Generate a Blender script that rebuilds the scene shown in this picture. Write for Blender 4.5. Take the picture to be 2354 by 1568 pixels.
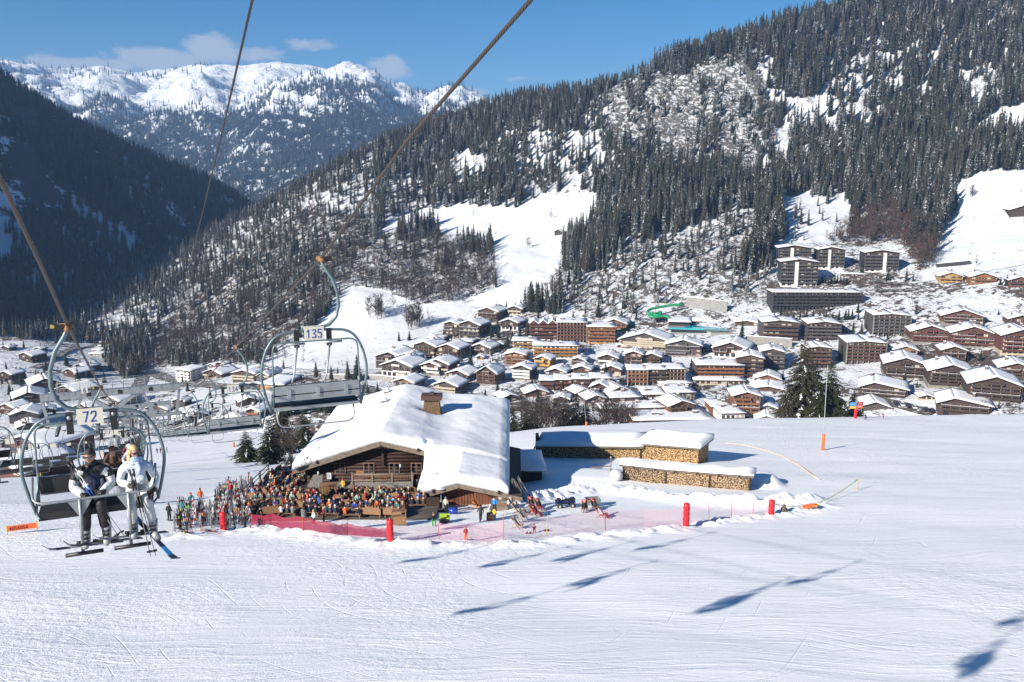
import bpy, bmesh, math, random
import numpy as np
from mathutils import Vector, Matrix
random.seed(7); np.random.seed(7)
R = math.radians; PI = math.pi
scene = bpy.context.scene
col = scene.collection
for o in list(bpy.data.objects): bpy.data.objects.remove(o)

# ---------------------------------------------------------------- camera
PITCH = R(10.87)
cam_d = bpy.data.cameras.new('camera'); cam = bpy.data.objects.new('camera', cam_d); col.objects.link(cam)
cam_d.sensor_width = 36; cam_d.lens = 36*2000/2354
cam_d.clip_start = 0.3; cam_d.clip_end = 30000
cam.location = (0, 0, 0); cam.rotation_euler = (R(90)-PITCH, 0, 0)
scene.camera = cam

# ---------------------------------------------------------------- sun, sky, exposure
SUN_EL = R(25.5); SDX, SDY = 0.74, 0.673           # ground direction the shadows fall in
sun_dir = Vector((-SDX*math.cos(SUN_EL), -SDY*math.cos(SUN_EL), math.sin(SUN_EL)))   # towards the sun
sd = bpy.data.lights.new('sun', 'SUN'); sd.energy = 5.0; sd.angle = R(0.53); sd.color = (1, 0.94, 0.84)
sun = bpy.data.objects.new('sun', sd); col.objects.link(sun); sun.location = (-60, -60, 80)
sun.rotation_euler = sun_dir.to_track_quat('Z', 'Y').to_euler()
world = bpy.data.worlds.new('World'); scene.world = world; world.use_nodes = True
wt = world.node_tree; wt.nodes.clear()
wo = wt.nodes.new('ShaderNodeOutputWorld'); wb = wt.nodes.new('ShaderNodeBackground')
sky = wt.nodes.new('ShaderNodeTexSky'); sky.sky_type = 'NISHITA'; sky.sun_disc = False
sky.sun_elevation = SUN_EL; sky.sun_rotation = math.atan2(sun_dir.x, sun_dir.y)
sky.altitude = 1800; sky.air_density = 1.0; sky.dust_density = 0.25; sky.ozone_density = 3.5
wb.inputs['Strength'].default_value = 0.053
def wn(t, **k):
    n = wt.nodes.new(t)
    for a, b in k.items(): setattr(n, a, b)
    return n
tc = wn('ShaderNodeTexCoord'); 
def cloud_mask():
    # clouds live in sky direction space: soft ellipses (azimuth deg, elevation deg, half widths, weight) broken up by noise
    sep = wn('ShaderNodeSeparateXYZ'); wt.links.new(tc.outputs['Generated'], sep.inputs[0])
    def m(op, a, b=None, c=None):
        n = wn('ShaderNodeMath', operation=op)
        for i, v in enumerate((a, b, c)):
            if v is None: continue
            if isinstance(v, (int, float)): n.inputs[i].default_value = v
            else: wt.links.new(v, n.inputs[i])
        return n.outputs[0]
    az = m('MULTIPLY', m('ARCTAN2', sep.outputs[0], sep.outputs[1]), 180/PI)
    el = m('MULTIPLY', m('ARCSINE', sep.outputs[2]), 180/PI)
    def noise(sc, det, rough, stretch):
        mp = wn('ShaderNodeMapping'); wt.links.new(tc.outputs['Generated'], mp.inputs[0]); mp.inputs['Scale'].default_value = (1, 1, stretch)
        nz = wn('ShaderNodeTexNoise'); nz.inputs['Scale'].default_value = sc; nz.inputs['Detail'].default_value = det; nz.inputs['Roughness'].default_value = rough
        nz.inputs['Distortion'].default_value = 0.35
        wt.links.new(mp.outputs[0], nz.inputs['Vector']); return nz.outputs['Fac']
    n1 = noise(20, 9, 0.66, 2.6)
    tot = None
    for a0, e0, wa, we, w in ((-25.0, 6.1, 4.5, .6, .95), (-20.8, 6.6, 3.6, .9, 1.1), (-18.2, 7.3, 2.4, 1.1, 1.1), (-15.6, 7.1, 2.4, .7, .9), (-12.7, 7.6, 1.9, .6, .8), (-7.8, 6.4, 1.6, 1.2, .95), (-2.4, 5.1, 1.8, .45, .8), (-28, 6.1, 5, .4, .6),
                              (0.1, 5.9, 1.4, .5, .6), (40, 9, 14, 2.5, .8), (-60, 11, 16, 3, .9), (120, 14, 30, 4, .8), (-140, 16, 40, 5, .7)):
        dx = m('DIVIDE', m('SUBTRACT', az, a0), wa); dy = m('DIVIDE', m('SUBTRACT', el, e0), we)
        r2 = m('ADD', m('MULTIPLY', dx, dx), m('MULTIPLY', dy, dy))
        g = m('MULTIPLY', m('EXPONENT', m('MULTIPLY', r2, -1.0)), w)
        tot = g if tot is None else m('MAXIMUM', tot, g)
    v = m('ADD', m('MULTIPLY', m('SUBTRACT', n1, 0.5), 2.6), m('SUBTRACT', m('MULTIPLY', tot, 1.35), 0.62))
    v = m('MULTIPLY', v, 1.5)
    cl = wn('ShaderNodeClamp'); wt.links.new(v, cl.inputs[0]); cl.inputs['Max'].default_value = 0.78
    return cl.outputs[0]
hs = wn('ShaderNodeHueSaturation'); hs.inputs['Saturation'].default_value = 1.42; wt.links.new(sky.outputs[0], hs.inputs['Color'])
mixc = wn('ShaderNodeMix', data_type='RGBA'); wt.links.new(cloud_mask(), mixc.inputs[0]); wt.links.new(hs.outputs[0], mixc.inputs[6])
mixc.inputs[7].default_value = (6.1, 6.3, 7.0, 1)
wt.links.new(mixc.outputs[2], wb.inputs['Color']); wt.links.new(wb.outputs[0], wo.inputs['Surface'])
scene.view_settings.view_transform = 'Standard'; scene.view_settings.look = 'None'
scene.view_settings.exposure = 0.90; scene.view_settings.gamma = 1
scene.cycles.max_bounces = 6; scene.cycles.diffuse_bounces = 3; scene.cycles.glossy_bounces = 2; scene.cycles.transparent_max_bounces = 12
scene.cycles.volume_bounces = 0
scene.cycles.use_denoising = True

# ---------------------------------------------------------------- projection helpers (2354 x 1568 picture units)
FX = 2000.0; CX, CY = 1177.0, 784.0; cP, sP = math.cos(PITCH), math.sin(PITCH)
def ray(u, v):
    cx = (u-CX)/FX; cy = (CY-v)/FX
    return np.array([cx, cP+cy*sP, -sP+cy*cP])
def at(u, v, Y):                                   # the point seen at (u, v) at forward distance Y
    d = ray(u, v); return Vector(d*(Y/d[1]))
def atd(u, v, D): return Vector(ray(u, v)*D)       # ... at camera depth D
def project(X, Y, Z):
    zc = Y*cP - Z*sP; yc = Y*sP + Z*cP
    return CX+FX*X/zc, CY-FX*yc/zc, zc

# ---------------------------------------------------------------- numpy noise
def _hash(ix, iy, seed):
    h = (ix.astype(np.int64)*374761393 + iy.astype(np.int64)*668265263 + seed*974711) & 0xffffffff
    h = ((h ^ (h >> 13))*1274126177) & 0xffffffff
    return ((h ^ (h >> 16)) & 0xffff)/65535.0
def vnoise(x, y, seed=0):
    ix = np.floor(x); iy = np.floor(y); fx = x-ix; fy = y-iy
    fx = fx*fx*(3-2*fx); fy = fy*fy*(3-2*fy)
    a = _hash(ix, iy, seed); b = _hash(ix+1, iy, seed); c = _hash(ix, iy+1, seed); d = _hash(ix+1, iy+1, seed)
    return (a*(1-fx)+b*fx)*(1-fy)+(c*(1-fx)+d*fx)*fy - 0.5
def fbm(x, y, octv=5, seed=0, gain=0.5, lac=2.03):
    s = 0; a = 1; 
    for k in range(octv):
        s = s+a*vnoise(x, y, seed+k*17); x = x*lac+3.1; y = y*lac-1.7; a *= gain
    return s
def sstep(a, b, x):
    t = np.clip((x-a)/(b-a), 0, 1); return t*t*(3-2*t)

# ---------------------------------------------------------------- terrain heights
def interp(x, xs, ys): return np.interp(x, xs, ys)
def H_piste(X, Y):
    X = np.asarray(X, float); Y = np.asarray(Y, float)
    z = -17.4-0.2*Y
    ex = (5+0.08*np.maximum(0, -X)+0.03*np.maximum(0, Y-200))*sstep(20, -40, X)*np.clip((Y-90)/110, 0, 1.05)
    z = z-ex
    yc = interp(X, [-400, -130, -60, -20, 0, 20, 50, 100, 200, 300], [400, 400, 235, 185, 175, 180, 196, 205, 222, 240])
    over = np.maximum(0, Y-yc)
    z = z-over*over*0.004*np.where(over < 60, 1, 0)-np.where(over >= 60, 14.4+(over-60)*0.48, 0)
    z = z+0.35*fbm(X/22, Y/13, 3, 5)
    return z
RB = [ # right-hand mountain and valley: (u, v, Y)
 (600,975,372),(900,975,370),(1200,975,368),(1500,985,366),(1800,985,362),(2100,960,352),(2354,950,335),(2700,950,330),(3200,950,330),
 (0,1000,430),(-300,1000,430),(200,1000,440),(400,950,450),(0,900,520),(200,900,540),(400,900,520),(200,830,640),(0,800,650),(-300,800,650),(330,850,640),(-300,880,540),
 (1000,900,430),(1500,900,410),(1500,850,455),(2000,850,430),(2300,880,385),(2354,800,430),(2700,800,430),
 (450,850,600),(650,800,600),(800,840,520),(900,770,590),(1000,800,540),(1100,710,640),(1300,700,600),(1300,800,500),(1500,725,560),(1800,700,545),(2000,640,575),(2200,650,545),(2354,650,520),(2700,650,520),(1800,650,580),
 (1200,460,850),(900,500,850),(1300,600,700),(1100,600,740),(1360,470,820),(1000,640,700),(850,700,650),(1200,660,650),
 (2354,400,720),(2200,560,630),(2200,400,760),(2354,560,590),(2354,250,850),(2300,290,820),(2700,400,720),(2700,250,850),
 (1600,350,850),(1450,210,960),(1750,300,880),(1550,550,680),(1700,450,760),(1650,620,600),(1900,350,850),(2000,500,720),(2100,150,960),(1000,400,940),(800,500,860),(700,600,780),(600,700,700),(500,750,680),(400,820,660),
 (360,800,720),(400,725,780),(500,615,850),(620,510,920),(720,430,960),(850,350,1000),(960,318,1020),(1100,268,1050),(1200,245,1080),(1350,222,1080),(1430,196,1060),(1500,156,1040),(1650,118,1030),(1780,84,1030),(1900,58,1040),(2100,4,1060),(2354,-60,1080),(2700,-150,1100),(3200,-150,1100),
 (3200,400,720),(3200,650,520),(3200,800,430)]
def _rb():
    P = []; Z = []
    for u, v, Y in RB:
        p = at(u, v, Y); P.append((p.x, p.y)); Z.append(p.z)
        if Y > 1000: P.append((p.x, p.y+220)); Z.append(p.z-90)
    P += [(-420, 330), (-300, 300), (-150, 300), (-50, 250), (100, 260), (250, 250), (400, 260)]; Z += [-150, -150, -150, -150, -140, -140, -140]
    return np.array(P), np.array(Z)
class TPS:
    def __init__(s, P, Z, lam=0.0):
        s.P = P/500.0; n = len(P)
        K = s.k(s.P, s.P)+lam*np.eye(n); A = np.zeros((n+3, n+3)); A[:n, :n] = K
        A[:n, n] = 1; A[:n, n+1:] = s.P; A[n, :n] = 1; A[n+1:, :n] = s.P.T
        s.w = np.linalg.solve(A, np.concatenate([Z, [0, 0, 0]]))
    def k(s, a, b):
        d2 = ((a[:, None, :]-b[None, :, :])**2).sum(-1)+1e-12; return 0.5*d2*np.log(d2)
    def __call__(s, X, Y):
        X = np.asarray(X, float); sh = X.shape; Q = np.stack([X.ravel(), np.asarray(Y, float).ravel()], 1)/500.0
        out = np.empty(len(Q)); n = len(s.P)
        for i in range(0, len(Q), 20000):
            q = Q[i:i+20000]; out[i:i+20000] = s.k(q, s.P)@s.w[:n]+s.w[n]+q@s.w[n+1:]
        return out.reshape(sh)
_P, _Z = _rb(); _tps = TPS(_P, _Z, 0.002)
_az = [-180, -30, -22, -15.5, -12, -6, 60, 180]
def H_valley(X, Y):
    X = np.asarray(X, float); Y = np.asarray(Y, float)
    z = _tps(X, Y)
    rough = sstep(560, 700, Y)
    z = z+rough*9*fbm(X/90, Y/90, 5, 3)+1.2*fbm(X/25, Y/25, 3, 9)
    d = np.hypot((X-200)/125, (Y-905)/85); z = z+np.exp(-d**4)*(11*fbm((X+Y*.5)/17, (Y-X*.4)/26, 5, 401, .6))
    d = np.hypot((X-135)/110, (Y-650)/75); z = z+np.exp(-d**4)*3.2*fbm(X/7, Y/7, 3, 411, .6)
    return np.maximum(z, -155)
LM = [(-250,80,1050),(0,225,1100),(80,265,1130),(200,335,1180),(350,405,1260),(500,465,1340),(600,510,1400),(660,560,1450),
      (-250,420,900),(0,500,930),(150,560,960),(300,600,1050),(450,600,1180),(550,600,1300),
      (-250,740,700),(0,745,740),(150,770,770),(250,800,790),(330,790,840),(390,740,960),(450,680,1100),(520,640,1240)]
def _lm():
    P = []; Z = []
    for u, v, Y in LM:
        p = at(u, v, Y); P.append((p.x, p.y)); Z.append(p.z)
    P += [(-1250, 900), (-1300, 1300), (-1200, 1700), (-1200, 550), (-900, 520), (-700, 540), (-480, 620), (-150, 1400), (-100, 1000), (-250, 850), (-1500, 400), (-900, 1500), (-500, 1600), (-700, 1350), (-900, 800)]
    Z += [470, 400, 200, 470, 290, 60, -120, -260, -220, -200, 480, 90, -120, 35, 250]  # far-left heights lie out of view, raised to cast shade on this hill
    return np.array(P, float), np.array(Z, float)
_P2, _Z2 = _lm(); _tps2 = TPS(_P2, _Z2, 0.002)
def H_left(X, Y):
    X = np.asarray(X, float); Y = np.asarray(Y, float)
    return np.minimum(_tps2(X, Y), 900)+10*fbm(X/120, Y/120, 5, 31)
_fu = [-600, 0, 60, 130, 250, 330, 450, 560, 650, 720, 760, 800, 850, 905, 960, 1040, 1100, 1150, 1210, 1300, 1500, 3000]
_fv = [150, 143, 147, 158, 150, 165, 150, 152, 140, 150, 158, 140, 152, 198, 215, 218, 228, 236, 250, 235, 240, 200]
def H_far(X, Y):
    X = np.asarray(X, float); Y = np.asarray(Y, float)
    u = CX+FX*X/np.maximum(Y*cP, 1)
    v = interp(u, _fu, _fv)+2
    cy = (CY-v)/FX; tz = (-sP+cy*cP)/(cP+cy*sP)
    # broad face: foot at Y ~ 2300, shoulder at ~3600, plateau to the crest at 5200
    zc = tz*5200
    t = np.clip((Y-2100)/(5200-2100), 0, 1)
    prof = 0.62*sstep(0, 0.62, t)*1.0+0.38*t**1.4
    z = -330+(zc+330)*prof
    rg = fbm(X/420, Y/900, 6, 41, 0.55)
    z = z+np.sin(np.clip(t, 0, 1)*PI)*190*rg+35*fbm(X/130, Y/130, 5, 47, .6)*sstep(0.05, .3, t)*(1-0.6*sstep(.85, 1, t))
    z = z-np.maximum(0, Y-5200)*0.25
    return z
def ground(X, Y):
    return np.maximum(np.maximum(H_piste(X, Y), H_valley(X, Y)), H_left(X, Y))
def hz(x, y, f=None): return float((f or ground)(np.array([x]), np.array([y]))[0])
def hit(u, v, f=None, y0=20, y1=1500, n=900):      # where the sight line meets the terrain
    f = f or ground
    d = ray(u, v); Ys = np.geomspace(y0, y1, n); t = Ys/d[1]
    z = f(t*d[0], Ys); dif = t*d[2]-z
    k = np.where(dif < 0)[0]
    if len(k) == 0: k = [int(np.argmin(dif))]
    i = k[0]
    if i > 0:
        a = dif[i-1]/(dif[i-1]-dif[i]+1e-9); Yv = Ys[i-1]+(Ys[i]-Ys[i-1])*np.clip(a, 0, 1)
    else: Yv = Ys[0]
    x = d[0]*Yv/d[1]
    return Vector((x, Yv, hz(x, Yv, f)))

# ---------------------------------------------------------------- object helpers
def tag(o, label=None, cat=None, group=None, kind=None):
    if label: o['label'] = label
    if cat: o['category'] = cat
    if group: o['group'] = group
    if kind: o['kind'] = kind
    return o
def empty(name, loc=(0, 0, 0), rz=0, label=None, cat=None, group=None, parent=None):
    o = bpy.data.objects.new(name, None); o.empty_display_size = 0.3; col.objects.link(o)
    o.location = loc; o.rotation_euler = (0, 0, rz); o.parent = parent
    return tag(o, label, cat, group)
def mesh_np(name, V, F, mat=None, smooth=False):
    me = bpy.data.meshes.new(name)
    V = np.asarray(V, np.float32); F = np.asarray(F, np.int32)
    me.vertices.add(len(V)); me.vertices.foreach_set('co', V.ravel())
    k = F.shape[1]; me.loops.add(F.size); me.loops.foreach_set('vertex_index', F.ravel())
    me.polygons.add(len(F)); me.polygons.foreach_set('loop_start', np.arange(0, F.size, k, dtype=np.int32))
    try: me.polygons.foreach_set('loop_total', np.full(len(F), k, dtype=np.int32))
    except Exception: pass
    me.update(calc_edges=True); me.validate()
    if smooth: me.polygons.foreach_set('use_smooth', np.ones(len(me.polygons), bool))
    if mat: me.materials.append(mat)
    return me
class MB:
    """collects shapes; build() links them as one mesh object"""
    def __init__(s): s.v = []; s.f = []; s.m = []; s.sm = []
    def add(s, vs, fs, mi=0, smooth=False, M=None):
        b = len(s.v)
        s.v += [tuple(M@Vector(v)) for v in vs] if M else [tuple(v) for v in vs]
        s.f += [tuple(b+i for i in f) for f in fs]; s.m += [mi]*len(fs); s.sm += [smooth]*len(fs)
        return s
    def box(s, c, d, mi=0, rz=0, M=None):
        x, y, z = d[0]/2, d[1]/2, d[2]/2
        vs = [(-x,-y,-z),(x,-y,-z),(x,y,-z),(-x,y,-z),(-x,-y,z),(x,-y,z),(x,y,z),(-x,y,z)]
        T = Matrix.Translation(c)@Matrix.Rotation(rz, 4, 'Z')
        if M: T = M@T
        return s.add(vs, [(0,3,2,1),(4,5,6,7),(0,1,5,4),(1,2,6,5),(2,3,7,6),(3,0,4,7)], mi, False, T)
    def box2(s, a, b, mi=0, M=None):
        return s.box([(a[i]+b[i])/2 for i in range(3)], [abs(b[i]-a[i]) for i in range(3)], mi, 0, M)
    def tube(s, pts, r, n=8, mi=0, cap=True, smooth=True, M=None):
        pts = [Vector(p) for p in pts]; N = len(pts); rr = r if isinstance(r, (list, tuple)) else [r]*N
        vs = []; up = None
        for i, p in enumerate(pts):
            t = (pts[min(i+1, N-1)]-pts[max(i-1, 0)])
            t = t.normalized() if t.length > 1e-9 else Vector((0, 0, 1))
            if up is None:
                up = t.orthogonal().normalized()
            up = (up-t*up.dot(t)); up = up.normalized() if up.length > 1e-6 else t.orthogonal().normalized()
            w = t.cross(up)
            for k in range(n):
                a = 2*PI*k/n; vs.append(p+(up*math.cos(a)+w*math.sin(a))*rr[i])
        fs = [(i*n+k, i*n+(k+1) % n, (i+1)*n+(k+1) % n, (i+1)*n+k) for i in range(N-1) for k in range(n)]
        if cap: fs += [tuple(range(n-1, -1, -1)), tuple((N-1)*n+k for k in range(n))]
        return s.add(vs, fs, mi, smooth, M)
    def bar(s, a, b, w, h, mi=0, M=None):           # rectangular bar from a to b
        a = Vector(a); b = Vector(b); t = (b-a).normalized()
        side = t.cross(Vector((0, 0, 1))); side = side.normalized() if side.length > 1e-4 else Vector((1, 0, 0))
        up = side.cross(t).normalized()
        vs = []
        for p in (a, b):
            for i, j in ((-1,-1),(1,-1),(1,1),(-1,1)): vs.append(p+side*(i*w/2)+up*(j*h/2))
        return s.add(vs, [(0,3,2,1),(4,5,6,7),(0,1,5,4),(1,2,6,5),(2,3,7,6),(3,0,4,7)], mi, False, M)
    def lathe(s, prof, n=12, mi=0, c=(0, 0, 0), smooth=True, M=None):
        vs = [(c[0]+r*math.cos(2*PI*k/n), c[1]+r*math.sin(2*PI*k/n), c[2]+z) for r, z in prof for k in range(n)]
        fs = [(i*n+k, i*n+(k+1) % n, (i+1)*n+(k+1) % n, (i+1)*n+k) for i in range(len(prof)-1) for k in range(n)]
        fs += [tuple(range(n-1, -1, -1)), tuple((len(prof)-1)*n+k for k in range(n))]
        return s.add(vs, fs, mi, smooth, M)
    def prism(s, poly, z0, z1, mi=0, M=None):
        n = len(poly); vs = [(x, y, z0) for x, y in poly]+[(x, y, z1) for x, y in poly]
        return s.add(vs, [tuple(range(n-1, -1, -1)), tuple(range(n, 2*n))]+[(k, (k+1) % n, n+(k+1) % n, n+k) for k in range(n)], mi, False, M)
    def mesh(s, name, mats):
        me = bpy.data.meshes.new(name); me.from_pydata(s.v, [], s.f)
        for m in (mats if isinstance(mats, (list, tuple)) else [mats]): me.materials.append(m)
        me.polygons.foreach_set('material_index', s.m); me.polygons.foreach_set('use_smooth', s.sm); me.update()
        return me
    def build(s, name, mats, parent=None, loc=None, rz=0):
        return inst(name, s.mesh(name, mats), parent, loc, rz)
def inst(name, me, parent=None, loc=None, rz=0, sc=None):
    o = bpy.data.objects.new(name, me); col.objects.link(o); o.parent = parent
    if loc is not None: o.location = loc
    if rz: o.rotation_euler = (0, 0, rz)
    if sc is not None: o.scale = sc if not isinstance(sc, (int, float)) else (sc, sc, sc)
    return o
def copy_tree(o, parent=None):
    c = o.copy(); col.objects.link(c); c.parent = parent
    for ch in list(o.children): copy_tree(ch, c)
    return c

# ---------------------------------------------------------------- materials
_mc = {}
def mat(name, c=(.5, .5, .5), rough=.7, metal=0, var=0.0, vs=3.0, bump=0.0, bs=20.0, spec=.5, sheen=0, stretch=None, alpha=1, coord='Object', rndv=0.0):
    if name in _mc: return _mc[name]
    m = bpy.data.materials.new(name); m.use_nodes = True; nt = m.node_tree; b = nt.nodes['Principled BSDF']
    b.inputs['Base Color'].default_value = (*c, 1); b.inputs['Roughness'].default_value = rough; b.inputs['Metallic'].default_value = metal
    b.inputs['Specular IOR Level'].default_value = spec; b.inputs['Alpha'].default_value = alpha
    t = nt.nodes.new('ShaderNodeTexCoord'); src = t.outputs[coord]
    if stretch:
        mp = nt.nodes.new('ShaderNodeMapping'); mp.inputs['Scale'].default_value = stretch; nt.links.new(src, mp.inputs[0]); src = mp.outputs[0]
    last = None
    if var > 0:
        n = nt.nodes.new('ShaderNodeTexNoise'); n.inputs['Scale'].default_value = vs; n.inputs['Detail'].default_value = 5; nt.links.new(src, n.inputs['Vector'])
        mr = nt.nodes.new('ShaderNodeMapRange'); mr.inputs[1].default_value = .3; mr.inputs[2].default_value = .7
        mr.inputs[3].default_value = 1-var; mr.inputs[4].default_value = 1+var; nt.links.new(n.outputs['Fac'], mr.inputs[0])
        h = nt.nodes.new('ShaderNodeHueSaturation'); h.inputs['Color'].default_value = (*c, 1); nt.links.new(mr.outputs[0], h.inputs['Value']); last = h
    if rndv > 0:
        oi = nt.nodes.new('ShaderNodeObjectInfo'); mr = nt.nodes.new('ShaderNodeMapRange'); nt.links.new(oi.outputs['Random'], mr.inputs[0])
        mr.inputs[3].default_value = 1-rndv; mr.inputs[4].default_value = 1+rndv
        h = nt.nodes.new('ShaderNodeHueSaturation'); h.inputs['Color'].default_value = (*c, 1); nt.links.new(mr.outputs[0], h.inputs['Value'])
        if last: nt.links.new(last.outputs[0], h.inputs['Color'])
        last = h
    if last: nt.links.new(last.outputs[0], b.inputs['Base Color'])
    if bump > 0:
        n = nt.nodes.new('ShaderNodeTexNoise'); n.inputs['Scale'].default_value = bs; n.inputs['Detail'].default_value = 4; nt.links.new(src, n.inputs['Vector'])
        bp = nt.nodes.new('ShaderNodeBump'); bp.inputs['Strength'].default_value = bump; bp.inputs['Distance'].default_value = .05
        nt.links.new(n.outputs['Fac'], bp.inputs['Height']); nt.links.new(bp.outputs[0], b.inputs['Normal'])
    _mc[name] = m; return m
def nodes_mat(name):
    m = bpy.data.materials.new(name); m.use_nodes = True; nt = m.node_tree
    def N(t, **k):
        n = nt.nodes.new(t)
        for a, v in k.items():
            if a.startswith('i_'):
                key = a[2:].replace('_', ' '); n.inputs[int(key) if key.isdigit() else key].default_value = v
            else: setattr(n, a, v)
        return n
    def L(a, b): nt.links.new(a, b)
    def M(op, a, b=None, c=None):
        n = nt.nodes.new('ShaderNodeMath'); n.operation = op
        for i, v in enumerate((a, b, c)):
            if v is None: continue
            if isinstance(v, (int, float)): n.inputs[i].default_value = v
            else: L(v, n.inputs[i])
        return n.outputs[0]
    def ramp(src, a, b, lo=0.0, hi=1.0):
        n = nt.nodes.new('ShaderNodeMapRange'); n.interpolation_type = 'SMOOTHSTEP'; L(src, n.inputs[0])
        for i, v in enumerate((a, b, lo, hi)): n.inputs[i+1].default_value = v
        return n.outputs[0]
    def mix(f, a, b):
        n = nt.nodes.new('ShaderNodeMix'); n.data_type = 'RGBA'
        for i, v in ((0, f), (6, a), (7, b)):
            if isinstance(v, tuple): n.inputs[i].default_value = (*v, 1)
            elif isinstance(v, (int, float)): n.inputs[i].default_value = v
            else: L(v, n.inputs[i])
        return n.outputs[2]
    def noise(vec, sc, det=4, ro=.5, dist=0, scale=None, rot=None):
        if scale or rot:
            mp = nt.nodes.new('ShaderNodeMapping'); L(vec, mp.inputs[0])
            if scale: mp.inputs['Scale'].default_value = scale
            if rot: mp.inputs['Rotation'].default_value = rot
            vec = mp.outputs[0]
        n = nt.nodes.new('ShaderNodeTexNoise'); n.inputs['Scale'].default_value = sc; n.inputs['Detail'].default_value = det
        n.inputs['Roughness'].default_value = ro; n.inputs['Distortion'].default_value = dist; L(vec, n.inputs['Vector']); return n.outputs['Fac']
    return m, nt, N, L, M, ramp, mix, noise, nt.nodes['Principled BSDF']
# ================================================================ snow and mountain materials
def piste_material():
    m, nt, N, L, M, ramp, mix, noise, b = nodes_mat('groomed_snow')
    co = N('ShaderNodeNewGeometry').outputs['Position']
    big = noise(co, .05, 3)
    L(mix(big, (.88, .885, .90), (.94, .94, .935)), b.inputs['Base Color'])
    b.inputs['Roughness'].default_value = .55; b.inputs['Specular IOR Level'].default_value = .25
    wn_ = N('ShaderNodeTexNoise', i_Scale=.035, i_Detail=3.0); L(co, wn_.inputs['Vector'])
    va = N('ShaderNodeVectorMath', operation='MULTIPLY_ADD'); L(wn_.outputs['Color'], va.inputs[0]); va.inputs[1].default_value = (9, 9, 0); L(co, va.inputs[2]); cw = va.outputs[0]
    tr1 = noise(cw, 1.0, 5, .6, .5, (.10, 1.5, .3), (0, 0, R(14)))       # long ski tracks
    tr2 = noise(cw, 1.0, 5, .6, .6, (.16, 1.9, .3), (0, 0, R(-32)))
    tr3 = noise(cw, 1.0, 4, .55, .5, (.05, .7, .2), (0, 0, R(-8)))
    def lines(ang, per, wd, amp, wsc, seed):
        mp = N('ShaderNodeMapping'); L(co, mp.inputs[0]); mp.inputs['Rotation'].default_value = (0, 0, R(ang)); mp.inputs['Location'].default_value = (seed, seed*1.7, 0)
        s_ = N('ShaderNodeSeparateXYZ'); L(mp.outputs[0], s_.inputs[0]); wv = noise(mp.outputs[0], wsc, 2, .45)
        y = M('MULTIPLY', M('ADD', s_.outputs[1], M('MULTIPLY', wv, amp)), 1/per); f = M('ABSOLUTE', M('SUBTRACT', M('FRACT', y), .5))
        msk = ramp(noise(mp.outputs[0], .9, 2, .5, 0, (.06, .5, .1)), .50, .60)
        return M('MULTIPLY', ramp(f, wd/per, wd/per*.3, 0, 1), msk)
    l1 = lines(10, .9, .09, 30, .028, 3); l2 = lines(-18, 1.3, .08, 38, .022, 11); l3 = M('ADD', lines(34, 2.1, .08, 44, .024, 23), lines(-48, 2.6, .09, 50, .02, 31))
    fine = noise(co, 9, 4, .6)
    crud = noise(co, 1.6, 5, .65)
    area = ramp(noise(co, .045, 3), .42, .62)
    h = M('ADD', M('MULTIPLY', tr1, .42), M('MULTIPLY', tr2, .50)); h = M('ADD', h, M('MULTIPLY', tr3, .7))
    sharp = M('MULTIPLY', ramp(tr2, .56, .60), .22); sharp2 = M('MULTIPLY', ramp(tr1, .38, .42), -.18)
    h = M('ADD', h, M('ADD', sharp, sharp2)); h = M('SUBTRACT', h, M('MULTIPLY', M('ADD', l1, M('ADD', l2, l3)), .24))
    h = M('ADD', h, M('MULTIPLY', fine, .34)); h = M('ADD', h, M('MULTIPLY', M('MULTIPLY', crud, area), 1.5))
    bp = N('ShaderNodeBump', i_Strength=.55, i_Distance=.14); L(h, bp.inputs['Height']); L(bp.outputs[0], b.inputs['Normal'])
    return m
def soft_snow_material():
    m, nt, N, L, M, ramp, mix, noise, b = nodes_mat('fresh_snow')
    co = N('ShaderNodeNewGeometry').outputs['Position']
    b.inputs['Base Color'].default_value = (.78, .79, .805, 1); b.inputs['Roughness'].default_value = .6; b.inputs['Specular IOR Level'].default_value = .2
    h = M('ADD', noise(co, .8, 4), M('MULTIPLY', noise(co, 6, 3), .12))
    bp = N('ShaderNodeBump', i_Strength=.35, i_Distance=.2); L(h, bp.inputs['Height']); L(bp.outputs[0], b.inputs['Normal'])
    return m
SNOW = soft_snow_material()
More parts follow.
